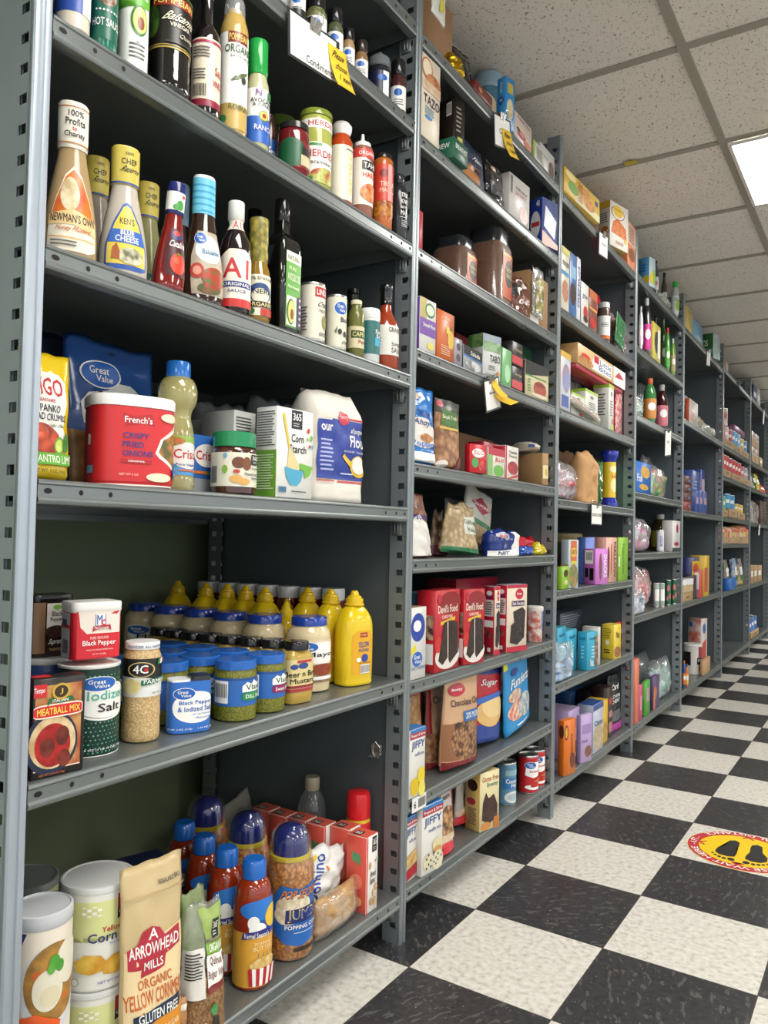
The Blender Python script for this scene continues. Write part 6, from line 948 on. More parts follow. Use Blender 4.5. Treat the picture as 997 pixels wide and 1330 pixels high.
vessel('frosting_tub', 'white frosting tub with coloured sprinkles at the right end', 'tub', (-0.0379, 0.9961, 0.5618, 0.0259, 0.1089,), [('tub_body', 'n:dcd4cc:b8584c:50', [(0,0),(.86,0),(.88,.02),(.98,.88)]), ('lid', 'b:e0dcd6', [(1,.87),(1.03,.88),(1.03,.98),(.95,1),(0,1)])], [('label', .3, .86, 90, 40, [('r', 'b:3c8ac8', 0, 0, 1, 1)])])
carton('baking_tray', 'flat dark package lying on top of the cake boxes at the back', 'box', (-0.2, 0.8177, 0.5618, 0, 0.2979, 0.1, 0.1916,), ('b:b8243c', 'b:8c1c28', 'b:5c6870'))
# eighth shelf: cookie mixes
bag('granola_bag', 'tan granola bag with a red edge, by the left post', 'bag', (-0.05, 0.2622, 0.3028, 0, 0.0845, 0.05, 0.2188,), 'v:b89060:8c6238:70', 'stand', [('r', 'b:b8242c', .9, 0, 1, 1), ('r', 'b:a8202c', 0, .9, 1, 1), ('r', 'b:d8c8b0', 0, .05, 1, .4)], seed=71, wr=.004)
def jiffy(P, label, kind):
    return carton('muffin_mix_box', label, 'box', P, ('b:dedcd4', 'b:d4d0c8', 'b:2c78b8'), front=[('r', 'b:a8243c', 0, .86, 1, .95), ('r', 'b:2c78b8', 0, .95, 1, 1), tx(WH, 'Prepare & Serve', .06, .875, .94, .935), tx('b:1c4a94', 'JIFFY', .08, .68, .92, .83), tx('b:5c6c9c', 'muffin mix', .3, .6, .9, .66)] + ([('e', 'b:d8b81c', .3, .16, .26, .13), ('e', 'b:e0c82c', .72, .3, .24, .12), ('e', 'b:e6d85c', .76, .1, .22, .12)] if kind == 0 else [('e', 'b:d8d0b0', .3, .18, .24, .12), ('e', 'b:dcd0a8', .72, .38, .24, .1), ('e', 'b:c89858', .72, .3, .2, .06), ('e', 'b:dcd6b8', .74, .15, .26, .14)]+[('e', 'b:1c2444', .2+.1*(i % 3)+.35*(i//6), .1+.045*(i % 5), .028, .02) for i in range(14)] if kind == 1 else [('p', 'b:a81c2c', [(.0,.02),(0,.18),(1,.24),(1,.08)]), ('p', 'n:d8b878:b88c4c:60', [(.0,.2),(.1,.4),(.9,.46),(1,.26)])]), group='white and blue muffin mix boxes')
jiffy((-0, 0.1716, 0.3028, -3, 0.0629, 0.035, 0.1501,), 'corn muffin mix box on the cookie mix shelf, by the left post', 0)
def cookie(P, label, cols, prints, seed, **k):
    return bag('cookie_mix_pouch', label, 'pouch', P, cols, 'stand', prints, seed=seed, wr=.003, group='cookie mix pouches', **k)
CC = [('r', 'b:8c5c3c', 0, .1, 1, .5), ('e', 'v:b8885c:4c2c1c:90', .55, .3, .42, .22), ('r', 'n:8c1c24:5c1018:120', 0, 0, 1, .09), ('e', 'b:b8283c', .3, .86, .22, .07), tx(WH, 'Betty', .16, .84, .44, .88), tx('b:3c241c', 'Chocolate Chip', .12, .66, .95, .76), ('r', 'b:2c6ab0', .45, .5, 1, .62), tx(WH, '20% MORE', .5, .53, .96, .6), ('e', 'b:3c2418', .3, .48, .08, .03)]
cookie((-0.1, 0.4248, 0.3028, 0, 0.0697, 0.03, 0.2048,), 'dark red cookie mix pouch furthest left of the cookie mixes', 'b:5c2424', [('r', 'n:4c2c20:8c5c40:60', .1, .1, .9, .8)], 72)
cookie((-0.06, 0.388, 0.3028, 0, 0.0858, 0.04, 0.2222,), 'tan and red cookie mix pouch lettered Choc, half hidden', 'b:b8987c', [('r', 'b:8c1c24', 0, 0, .14, 1), ('r', 'n:6c4430:a87c58:60', 0, .08, 1, .4), tx('b:3c241c', 'Choc', .2, .72, .9, .8), ('r', 'n:8c1c24:5c1018:120', 0, 0, 1, .08)], 73)
cookie((-0.008, 0.3743, 0.3028, -4, 0.1668, 0.05, 0.2222,), 'chocolate chip cookie mix pouch with a big cookie and plaid foot', 'b:c8a07c', CC, 74, roll=-3)
cookie((-0.045, 0.6009, 0.3028, -3, 0.1688, 0.045, 0.218,), 'sugar cookie mix pouch, red and navy with pale round cookies', 'b:b82434', [('r', 'b:24408c', 0, 0, 1, .24), ('r', 'b:24306c', 0, .86, 1, 1), ('e', 'b:2c4a9c', .35, .92, .2, .06), tx(WH, 'Sugar', .15, .7, .7, .8, .2), ('e', 'b:d8b070', .5, .38, .45, .17), ('e', 'b:e6c88c', .6, .46, .4, .14), ('p', 'b:3a66b8', [(0,.56),(1,.66),(1,.6),(0,.48)])], 75, roll=-6)
cookie((-0.11, 0.859, 0.3028, 0, 0.1218, 0.04, 0.1943,), 'tan peanut butter cookie mix pouch behind, left of the blue one', 'b:b08868', [('e', 'b:a8283c', .4, .85, .2, .07), tx('b:3c241c', 'Peanut Butter', .1, .62, .95, .7), ('r', 'b:2c6ab0', .2, .3, .7, .5)], 76)
bag('candy_bag', 'small green and brown packet between two cookie pouches', 'packet', (-0.07, 0.8492, 0.3028, 0, 0.0753, 0.04, 0.1065,), 'n:8c5c3c:5c3c2c:50', 'stand', [('r', 'b:1f8a40', 0, 0, 1, .35), ('r', 'b:b8243c', 0, .4, 1, .5)], seed=77)
cookie((-0.02, 0.7814, 0.3028, 4, 0.2162, 0.04, 0.2222,), 'bright blue speckled cookie mix pouch leaning left, at the right end', 'b:2c8cc8', [('e', 'n:e0cfa8:c8606c:60', .35, .3, .3, .13), ('e', 'n:e0cfa8:4c8cb8:60', .65, .3, .28, .15), ('e', 'n:d8c8a8:b8887c:60', .3, .5, .22, .08), tx(WH, 'Funfetti', .15, .6, .9, .72, .1), ('e', 'b:24408c', .35, .8, .12, .05), ('r', 'b:d8d02c', 0, .88, .14, 1)]+fine(.3, .08, .7, .12, 1, WH), 78, roll=7)
tg = thing('shelf_tag', 'small white price tag reading 6 with a bar code on the shelf lip', 'label', (.0012, (0.217375,)[0], .286))
MB().box((-.0006, -.031, -.016), (.0006, .031, .016)).build('tag_card', 'b:e8e8e4', tg, 0)
decal('tag_print', Flat((.0006, -.031, -.016), (0, 1, 0), (0, 0, 1), .062, .032), [tx(BK, '6', .1, .25, .26, .75), ('b', BK, .42, .2, .92, .8)], tg)
# bottom shelf
jiffy((-0.016, 0.1996, 0.1108, 0, 0.0499, 0.035, 0.1417,), 'muffin mix box with raspberry picture at the bottom left', 2)
jiffy((-0.002, 0.23, 0.1108, -5, 0.0852, 0.035, 0.1552,), 'blueberry muffin mix box on the bottom shelf', 1)
def pinkbag(P, label, seed, roll=0):
    return bag('cookie_mix_bag', label, 'pouch', P, 'b:c4bcb4', 'stand', [('e', 'v:c89a68:5c3824:70', .6, .5, .35, .24), ('r', 'b:d0343c', .9, .0, 1, 1), ('p', 'b:d0343c', [(0,0),(0,.16),(.3,.22),(1,.16),(1,0)]), ('p', 'b:d8c0a0', [(0,.2),(.3,.27),(1,.22),(1,.3),(.3,.33),(0,.26)]), tx('b:4c4444', 'Keto', .3, .84, .8, .92)], seed=seed, wr=.004, roll=roll, group='silver and red cookie mix bags on the bottom shelf')
pinkbag((-0.01, 0.3283, 0.1108, 0, 0.1121, 0.045, 0.1552,), 'silver and red cookie mix bag, front left of the pair', 81)
pinkbag((-0.045, 0.5142, 0.1108, 0, 0.0911, 0.035, 0.1366,), 'silver and red cookie mix bag leaning behind the other', 82, -6)
carton('brownie_box', 'gluten free brownie mix box with dark brownies and a cream face', 'box', (-0.01, 0.5599, 0.1108, -14, 0.0807, 0.0499, 0.1514,), ('b:dcd0a0', 'b:c8a860', 'b:c8b484'), front=[tx('b:a84a2c', 'Gluten Free', .1, .84, .95, .93), tx('b:5c8a7c', 'Brownies', .35, .74, .9, .82), ('p', 'v:4c2c24:2a1814:90', [(.1,.2),(.15,.5),(.3,.66),(.42,.55),(.55,.56),(.7,.6),(.9,.4),(.9,.2),(.5,.1)]), ('e', 'b:c8843c', .3, .08, .25, .07), ('r', 'b:b8702c', .7, 0, 1, .2)], left=[('e', 'b:a8283c', .4, .5, .3, .06), ('e', 'n:4c2c24:2a1814:60', .5, .78, .34, .1)]+fine(.2, .1, .8, .4, 8))
can('coconut_milk_can', 'blue can of coconut milk with a white coconut half', 'can', (-0.0488, 0.8191, 0.1108, 0.0288, 0.1209,), 'b:5c88a0', decals=[('label', .06, .92, 170, -35, [('r', 'b:5c8cac', 0, 0, 1, 1), ('r', 'b:2c74b0', .2, .38, .95, .68), tx(WH, 'Coconut', .3, .54, .9, .66), tx(WH, 'Milk', .5, .42, .8, .52), ('e', 'b:d8dcd8', .6, .16, .34, .16), ('e', 'b:a8bcc8', .6, .16, .22, .1), ('r', 'b:8cb0b8', .3, .75, .8, .9)])])
def straw(P, label):
    return can('filling_can', label, 'can', P, 'b:b8242c', decals=[('label', .06, .92, 170, -35, [('r', 'b:b8242c', 0, 0, 1, 1), ('p', WH, [(.2,.5),(.25,.85),(.6,.9),(1,.85),(1,.5),(.5,.42)]), *gv(.4, .8, .2, .1), tx('b:b8242c', 'Strawberry', .35, .56, .95, .66), ('e', WH, .6, .14, .4, .08), ('p', 'n:c82c24:7c1418:50', [(.4,.14),(.4,.3),(.9,.3),(.9,.14)]), ('p', 'n:d8a860:b87c3c:60', [(.5,.3),(.9,.46),(.95,.3)])])], group='red strawberry filling cans')
straw((-.036, .956, .1108, .0305, .1136), 'red strawberry filling can, the left and nearer one')
straw((-.041, 1.0255, .1108, .0305, .1136), 'red strawberry filling can, the right one by the post')
can('coconut_milk_can', 'dark-topped can in shadow behind the red cans', 'can', (-0.14, 1.1777, 0.1108, 0.034, 0.0561,), 'b:3a4a54')


# ================================================================ BAYS 3 to 7
def sbox(P, label, cols, front=(), left=(), top=(), cat='box', name='snack_box', group=None, tilt=None): return carton(name, label, cat, P, cols, front, left, top, group=group, tilt=tilt)
def clearbag(P, label, content, seed, name='plastic_bag', v=.8, film='f:e6e8ea:.16', kind='pillow', roll=0, wr=.014, prints=()):
    return bag(name, label, 'bag', P, film, kind, prints, seed=seed, wr=wr, contents=(content, v, 0), roll=roll, group='clear plastic bags of groceries')
# -- bay 3, top
sbox((0.004, 1.0856, 2.0078, -3, 0.3228, 0.07, 0.0823,), 'yellow cauliflower cracker box lying at an angle on the top of bay three', ('b:dcb84c', 'b:b88c2c', 'b:d8b450'), front=[('r', 'b:d8cfa0', .3, .0, 1, .3), ('e', 'b:6a9a2c', .24, .42, .14, .22), tx('b:b8442c', 'CAULIFLOWER', .36, .1, .5, .92, 0, -1), ('e', 'n:d89a3c:b8702c:60', .68, .35, .16, .24), ('e', 'n:d89a3c:b8702c:60', .6, .7, .12, .16), ('e', 'b:e8d890', .16, .8, .14, .14), ('r', 'b:2c4a8c', .86, .6, .94, .8)])
sbox((-0.1, 1.5946, 2.0078, 0, 0.1952, 0.08, 0.2372,), 'plain brown box behind the yellow cauliflower box', 'p:a8845c', name='cardboard_box')
sbox((-0.004, 1.6232, 2.0078, -14, 0.1358, 0.0463, 0.1726,), 'white cracker box with a yellow sun flower and orange crackers', ('b:dedad0', 'b:c8c0b0', 'b:c8a850'), front=[('e', 'b:8c3c34', .42, .78, .36, .15), ('e', 'b:dedad0', .42, .78, .32, .135), ('e', 'b:e0b82c', .42, .82, .26, .13), tx('b:5c6a20', 'Simple', .24, .82, .6, .88), ('p', 'n:d8782c:b85c20:50', [(.05,.3),(.15,.55),(.4,.66),(.85,.5),(.9,.25)]), ('e', 'b:e0b83c', .85, .22, .08, .05)]+fine(.3, .08, .85, .16, 2, 'b:a8645c'), left=[('r', 'b:c8a02c', 0, .84, 1, 1), ('e', 'b:b8702c', .5, .3, .4, .14)]+fine(.1, .5, .9, .75, 5))
sbox((-0.006, 1.89, 2.0078, 0, 0.12, 0.06, 0.1868,), 'orange and white cookie box at the right end of the top', ('b:d8845c', 'b:b8642c', 'b:d8845c'), front=[('r', 'b:d8b8a0', 0, .5, 1, .95), ('e', 'b:8c5a3c', .5, .3, .4, .14)]+fine(.15, .55, .9, .9, 5, 'b:8c4c34'))
hang_sign('hanging_sign', 'small white card clipped under the top edge of bay three', (0.004, 1.50196, 2.01564,), .1, .085, 2, -2, [('Snacks', .3, .5, .75, .62)], [], roll=4)
# second
for P, lb, c, f in (((-0.004, 1.0993, 1.6318, 0, 0.0744, 0.07, 0.2026,), 'cream cereal carton at the left post of bay three', ('b:dcd4c0', 'b:c8b8a0', 'b:c8c060'), [('r', 'b:3c8cc0', 0, .55, .9, .62), ('e', 'n:c89a70:b86c5c:60', .5, .3, .4, .18), tx(BK, 'nocoa', .1, .7, .9, .78), ('r', 'b:c8c04c', 0, .9, 1, 1)]),
    ((-0.004, 1.1774, 1.6318, 0, 0.0703, 0.07, 0.2074,), 'blue and brown chocolate granola carton', ('b:3c6ca8', 'b:2c4c7c', 'b:a8c0d0'), [('r', 'b:8cb4d0', .2, .6, .9, .8), ('e', 'v:5c4030:302018:80', .5, .35, .42, .18)]),
    ((-0.004, 1.2516, 1.6318, 0, 0.0365, 0.07, 0.2125,), 'thin white carton lettered sideways in blue', ('b:dcdce0', 'b:c8c8c8', 'b:c82c34'), [tx('b:24408c', 'PREMIUM', .2, .2, .8, .85, 0, 1)]),
    ((-0.006, 1.3037, 1.6318, 0, 0.0804, 0.06, 0.1456,), 'short white carton with red berries', ('b:d8d4cc', 'b:3460a0', 'b:3460a0'), [tx('b:5c5c5c', 'gran', .15, .6, .85, .72), ('e', 'b:b8342c', .6, .3, .3, .16), ('e', 'b:3c2c20', .6, .14, .3, .08)]),
    ((-0.006, 1.3929, 1.6318, 0, 0.0896, 0.06, 0.1436,), 'brown and orange bar carton', ('b:7c4430', 'b:5c3020', 'b:a8603c'), [('r', 'b:b8643c', 0, .78, 1, 1), ('r', 'b:d89a4c', 0, .5, 1, .56), ('e', 'b:b82c2c', .5, .2, .4, .12)])):
    sbox(P, lb, c, f)
jar('supplement_jar', 'clear jar with a white cap and white label among the bars', 'jar', (-0.0302, 1.6429, 1.6318, 0.0242, 0.1571,), 'g:5c483c', 'g:c8c8c8', [('label', .1, .66, 220, -50, [('r', WH, 0, 0, 1, 1), ('r', 'b:d8702c', 0, 0, 1, .14)]+fine(.3, .5, .7, .7, 3))], liddepth=.14)
clearbag((-0.02, 1.7356, 1.6318, 0, 0.2588, 0.06, 0.1616,), 'red meshed bag bulging with wrapped sweets by the right post', 'n:6c3c64:8c6430:40', 101, v=.8)
bag('mesh_bag', 'bright red tied top of a bag behind the white capped jar', 'bag', (-0.12, 1.8593, 1.6318, 0, 0.1297, 0.04, 0.2779,), 'b:b8243c', 'stand', seed=102, wr=.012, topw=.6)
bag('candy_bag', 'long green glittery packet inside the bulging clear bag', 'packet', (-0.001, 1.712, 1.6318, 0, 0.1309, 0.012, 0.1287,), 'g:2c6a40', 'pillow', seed=103, roll=-12)
# third
sbox((-0.004, 1.1057, 1.3038, 0, 0.0932, 0.08, 0.19,), 'tall blue and orange cereal carton at the left of bay three', ('b:c8ccd8', 'b:d8a850', 'b:d8c04c'), front=[('r', 'b:d8b04c', 0, .9, 1, 1), ('e', 'n:7c94c8:b87c6c:40', .55, .55, .4, .25), ('r', 'b:2c4c98', .1, .05, .8, .25)])
for i, P in enumerate(((-0.03, 1.2885, 1.3038, 0, 0.1415, 0.06, 0.0871,), (-0.03, 1.438, 1.3038, 0, 0.1459, 0.06, 0.1231,), (-0.012, 1.7318, 1.3038, 0, 0.064, 0.0608, 0.1774,))):
    sbox(P, 'white and lime snack carton, %s of the three in the row' % ('left', 'middle', 'right')[i], ('b:d4d4cc', 'b:ccccc4', 'b:8cb83c'), front=[('r', 'b:9cc03c', 0, .92, 1, 1), ('e', 'b:6a6a6a', .5, .8, .14, .05), ('r', 'b:9cb83c', .4, 0, 1, .12), ('e', 'b:c85c4c', .7, .2, .16, .07)]+fine(.25, .3, .8, .66, 6), left=[('r', 'b:9cc03c', 0, .92, 1, 1)]+fine(.25, .3, .8, .8, 8), group='white and lime snack cartons')
sbox((-0.03, 1.8592, 1.3038, 0, 0.1024, 0.07, 0.2069,), 'crimson patterned carton right of the lime cartons', ('n:b82c44:d8c0b8:60', 'b:a8243c', 'b:a8243c'))
LB = (-0.006, 1.362, 1.3038, 4, 0.8236, 0.09, 0.2117,)
sbox((LB[0]-.012, LB[1]+.02, 1.303+.1925, 0, LB[4]*.72, .09, .07), 'peach muffin box lettered in blue and red lying across the lime cartons', ('b:d8b078', 'b:c89c64', 'b:c8a070'), front=[('r', 'b:d8d8d8', .72, 0, 1, 1), ('p', WH, [(.25,.1),(.3,.9),(.68,.85),(.66,.12)]), tx('b:24408c', 'Little', .42, .52, .66, .82), tx('b:24408c', 'Bites', .4, .2, .66, .5), ('r', 'b:b8243c', .3, .5, .4, .88), ('e', 'b:c82c2c', .14, .5, .08, .14), ('e', 'n:c89050:8c5c34:60', .15, .25, .14, .2), ('p', 'b:b8243c', [(.74,.4),(.84,.8),(.96,.5)])])
sbox((LB[0]-.018, LB[1]+.02, 1.303+.1755, 0, LB[4]*.7, .08, .0155), 'flat red box between the peach box and the lime cartons', 'b:a8243c')
clearbag((-0.002, 1.2079, 1.3038, 0, 0.3623, 0.022, 0.0275,), 'clear bag of pale powder slumped in front of the lime cartons', 'b:b8a898', 104, v=.9, wr=.006, roll=-6)
clearbag((-0.13, 1.578, 1.3038, 0, 0.1864, 0.06, 0.2144,), 'tied clear bag standing left of the peach box', 'b:a8a49c', 105, v=.6)
# fourth
clearbag((-0.004, 1.1117, 1.0118, 0, 0.2328, 0.08, 0.1226,), 'clear bag of red and white packets at the left of bay three', 'n:a8243c:b8b8c0:30', 106, v=.8)
bag('paper_bag', 'crumpled brown paper bag open at the top', 'bag', (-0.03, 1.4141, 1.0118, 0, 0.219, 0.06, 0.1895,), 'p:b88c5c', 'gusset', seed=107, wr=.012, topw=.75)
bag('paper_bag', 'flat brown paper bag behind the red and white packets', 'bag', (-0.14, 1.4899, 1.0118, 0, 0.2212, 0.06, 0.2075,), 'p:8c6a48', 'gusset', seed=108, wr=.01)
vessel('crisp_canister', 'yellow crisp canister with blue ends standing upright', 'canister', (-0.0379, 1.7854, 1.0118, 0.0339, 0.2187,), [('can_body', 'b:d8b828', [(.72,0),(.74,.12),(.74,.86)]), ('base', 'g:1f2f9c', [(0,0),(.98,0),(1,.02),(.96,.07),(.8,.12),(.74,.16)]), ('lid', 'g:1f2f9c', [(.74,.8),(.82,.86),(.98,.9),(1,.93),(1,.98),(.96,1),(0,1)])], [('label', .16, .8, 200, -50, [('r', 'b:dcbc28', 0, 0, 1, 1), ('e', 'b:e6dc9c', .66, .35, .22, .2), tx('b:b8342c', "Lay's", .5, .52, .9, .66), ('e', 'b:e8e0a8', .6, .8, .2, .1)])])
bag('snack_pouch', 'glossy bright green pouch by the right post of bay three', 'pouch', (-0.004, 1.7903, 1.0118, 0, 0.2547, 0.04, 0.1872,), 'k:5aac5c', 'stand', fine(.2, .4, .7, .75, 6, 'b:a8d8a8'), seed=109)
hang_sign('hanging_sign', 'white paper notice hanging from the fourth shelf of bay three', (0.004, 1.461, 1.00753,), .13, .075, 0, 0, [('SNACKS & COOKIES', .1, .42, .9, .58)], [], clipw=.012)
# fifth
sbox((-0.006, 1.1875, 0.7168, -14, 0.0596, 0.0299, 0.1617,), 'oat cookie bar box with orange and brown lettering', ('b:b8c4d0', 'b:a8b0b8', 'b:c8c8c0'), front=[('e', 'n:a87c4c:5c7a34:50', .5, .25, .46, .25), ('p', 'b:c8642c', [(.2,.5),(.2,.98),(.8,.98),(.8,.5)]), ('e', 'b:d8a83c', .5, .74, .36, .1), tx('b:4c2c1c', 'OATS', .2, .7, .8, .79), ('r', 'b:c8c83c', .2, .5, .8, .56)], left=[('r', 'n:a87c4c:b8b0a0:50', 0, 0, 1, .5)])
sbox((-0.002, 1.1629, 0.7168, 0, 0.0681, 0.02, 0.0735,), 'small lime green box at the foot of the oat bar box', ('b:8cb834', 'b:8cb834', 'b:8cb834'), front=[('e', 'b:4c3424', .5, .7, .3, .16), ('r', 'b:d8d8a0', .3, .2, .7, .4)])
sbox((-0.03, 1.4613, 0.7168, -14, 0.0621, 0.0385, 0.171,), 'plain periwinkle blue box in the coloured row', ('b:6c84c8', 'b:5c78c0', 'b:7c94d0'), front=fine(.1, .2, .3, .7, 4, 'b:a8b8e0'))
sbox((-0.002, 1.4897, 0.7168, -14, 0.0848, 0.0479, 0.1299,), 'bright pink cookie box with a bar code', ('b:c878c8', 'b:b868b8', 'b:c87cc8'), front=[('e', 'v:7c4458:5c2c3c:80', .4, .5, .12, .38), tx(WH, 'SNACKS', .65, .2, .92, .85, 0, -1)], left=[('r', WH, .1, .58, .8, .96), ('b', BK, .2, .68, .7, .9), ('r', BK, .1, .2, .4, .46), ('r', BK, .5, .12, .85, .46)])
sbox((-0.035, 1.595, 0.7168, 0, 0.132, 0.05, 0.1719,), 'lilac box with fine print behind the pink one', ('b:c0a0b8', 'b:b894b0', 'b:c8a8c0'), front=fine(.1, .5, .9, .95, 8, 'b:8c6c9c'))
sbox((-0.006, 1.6344, 0.7168, 0, 0.1382, 0.05, 0.1728,), 'peach pink box with a red strip', ('b:d8a898', 'b:c89484', 'b:d8a898'), front=[('r', 'b:c84c3c', .42, .2, .52, .85), ('e', 'v:7c3c34:5c2c24:80', .2, .45, .1, .36), tx(BK, 'MALLOW', .7, .1, .92, .9, 0, -1)])
sbox((-0.004, 1.7923, 0.7168, 0, 0.134, 0.0091, 0.174,), 'lime green box at the right of the coloured row', ('b:84b834', 'b:98a83c', 'b:84b834'), front=[('r', WH, .02, .34, .12, .56), tx('b:4c7c1c', 'MALLOW', .4, .15, .6, .85, 0, -1)])
for i, P in enumerate(((-0.2, 1.6875, 0.7168, 0, 0.0912, 0.1, 0.1939,), (-0.2, 1.8357, 0.7168, 0, 0.171, 0.1, 0.1897,))):
    vessel('snack_bowl', ['small round tub at the back left of the coloured boxes', 'wide round tub at the back behind the coloured boxes'][i], 'tub', (-.28, P[1]+P[4]/2, .7168+.0, P[4]/2, P[6]), [('tub_body', 'g:5c584c', [(0,0),(.7,0),(.95,.8)]), ('lid', 'g:b8a86c', [(.96,.8),(1,.84),(.98,.98),(.9,1),(0,1)])])
# sixth
for i, P in enumerate(((-0.05, 1.2411, 0.4158, 0, 0.0845, 0.07, 0.1627,), (-0.045, 1.3195, 0.4158, 0, 0.0975, 0.07, 0.1454,), (-0.006, 1.4175, 0.4158, -14, 0.0713, 0.0392, 0.1341,))):
    sbox(P, 'turquoise snack bar box, %s of the three in the row' % ('left', 'middle', 'right')[i], ('b:34a0c0', 'b:38a4c4', 'b:58b4cc'), front=[tx('b:1c4c6c', 'GoodN', .2, .8, .8, .88)]+fine(.4, .3, .7, .66, 4, 'b:a8d8e4')+([('e', 'v:a8846c:5c4434:60', .85, .5, .16, .45), tx(WH, 'Nut', .3, .1, .6, .3)] if i == 2 else []), left=[tx('b:1c4c6c', 'GoodN', .2, .8, .8, .88)]+fine(.4, .3, .7, .66, 4, 'b:a8d8e4'), group='turquoise snack bar boxes')
sbox((-0.01, 1.5602, 0.4158, 0, 0.0283, 0.06, 0.1401,), 'thin white carton between turquoise and yellow boxes', 'b:c8c8c0')
sbox((-0.004, 1.7423, 0.4158, -5.7934, 0.0709, 0.05, 0.1334,), 'yellow biscuit box with a bar code', ('b:dcc43c', 'b:d8c038', 'b:dcc84c'), front=[('e', 'v:7c4c30:a87040:70', .5, .2, .45, .16), tx('b:4c2c1c', 'Nut', .3, .6, .8, .8)], left=[('r', WH, .35, .42, .6, .54)]+fine(.1, .6, .8, .9, 6, 'b:8c7c2c')+fine(.2, .15, .8, .3, 2, BK))
sbox((-0.03, 1.9435, 0.4158, 0, 0.0812, 0.0063, 0.1234,), 'red cracker box by the right post', ('b:c0341f', 'b:a82c1c', 'b:c8402c'), front=[('r', WH, .1, .62, .9, .74), tx('b:c0341f', 'Toasted', .15, .64, .85, .72), ('e', 'n:d8b878:b8844c:60', .5, .3, .4, .18), ('r', 'b:d8c0a0', .3, .86, .7, .92)])
sbox((-0.22, 1.8119, 0.4158, 0, 0.27, 0.08, 0.1608,), 'grey fine-print carton at the back on the snack bar shelf', ('b:4c5460', 'b:3c444c', 'b:7c8490'), front=fine(.1, .6, .9, .95, 6, 'b:9ca4b0'))
sbox((-0.2, 2.0633, 0.4158, 0, 0.1561, 0.06, 0.1072,), 'purple and white flavoured snack box at the back', ('b:b890b8', 'b:8c5c8c', 'b:b890b8'), front=[('r', WH, .6, .3, 1, 1), ('e', 'b:7c2c5c', .3, .7, .2, .2)])
sbox((-0.17, 2.1661, 0.4158, 0, 0.1428, 0.05, 0.1072,), 'small bright red box at the back', 'b:b8202c')
clearbag((0.004, 1.0994, 0.4158, 0, 0.1722, 0.03, 0.1259,), 'clear bag holding pale blue packets in front of the turquoise boxes', 'n:3c74a8:a8c0d8:25', 110, v=.5)
# seventh
sbox((-0.004, 1.1841, 0.1028, -14, 0.0682, 0.0237, 0.1801,), 'bright orange chocolate biscuit box at the left post', ('b:d8701c', 'b:c8641c', 'b:e07c2c'), front=[('e', 'b:5c2c1c', .2, .78, .16, .14), ('e', 'b:d8a83c', .2, .78, .1, .1), ('e', 'v:5c2c1c:7c3c24:60', .75, .25, .2, .14), tx('b:4c2414', 'BISCUIT', .6, .35, .75, .75, 0, 1)], left=[('e', 'b:5c2c1c', .6, .8, .4, .12)])
for i, P in enumerate(((-0.05, 1.3621, 0.1028, 0, 0.1161, 0.12, 0.172,), (-0.006, 1.3623, 0.1028, -14, 0.0717, 0.0185, 0.1647,))):
    sbox(P, ['lilac biscuit box behind, left of its twin', 'lilac biscuit box with a brown biscuit picture'][i], ('b:b8a0cc', 'b:a890bc', 'b:c0acd0'), front=[('r', 'b:9c84b8', .1, .6, .9, .8), ('e', 'v:6c4438:8c5c4c:80', .65, .22, .3, .12), tx('b:5c3c7c', 'Dark', .1, .42, .6, .48)], group='lilac biscuit boxes')
sbox((-0.006, 1.5, 0.1028, 0, 0.1211, 0.06, 0.1755,), 'cereal box with pale flakes and a blue top', ('b:b8bccc', 'b:8c94a8', 'b:34508c'), front=[('e', 'v:c8b898:a89474:60', .5, .3, .48, .26), ('r', 'b:34508c', 0, .88, 1, 1), tx('b:2c4c7c', 'Oats', .1, .55, .9, .66)])
sbox((-0.02, 1.6679, 0.1028, 0, 0.0598, 0.07, 0.1622,), 'yellow cereal box edge beside the flakes box', ('b:d8b02c', 'b:b8942c', 'b:d8b83c'), front=[('e', 'n:a87c3c:c89c5c:50', .5, .3, .4, .2)])
sbox((-0.03, 1.7763, 0.1028, 0, 0.0684, 0.06, 0.1969,), 'dark brown chocolate box with pink squares', ('b:3c2824', 'b:2c1c1a', 'b:3c2c28'), front=[('r', 'b:b87c74', .3, .1, .9, .3), ('r', 'b:b87c74', .3, .4, .9, .52), ('r', 'b:b8342c', .3, .66, .8, .78)])
sbox((-0.12, 1.8637, 0.1028, 0, 0.1697, 0.06, 0.1601,), 'second dark chocolate box tucked behind', 'b:2c2220')
sbox((-0.19, 1.7944, 0.1028, 0, 0.1867, 0.07, 0.153,), 'blue box at the back above the lilac boxes', ('b:2c5a94', 'b:24487c', 'b:3468a4'))
bag('treat_pouch', 'black pouch with white script and a magenta foot', 'pouch', (-0.014, 1.8202, 0.1028, 0, 0.1799, 0.05, 0.2316,), 'g:1a1a1c', 'stand', [('r', 'b:a82c8c', 0, 0, 1, .16), ('r', 'b:5c5c60', .0, .2, .8, .38), tx(WH, 'Dark', .15, .72, .7, .82, .2), tx(WH, 'COVERED', .1, .58, .9, .64), tx(WH, 'CHERRY', .1, .5, .8, .56)], seed=112, topw=.85)
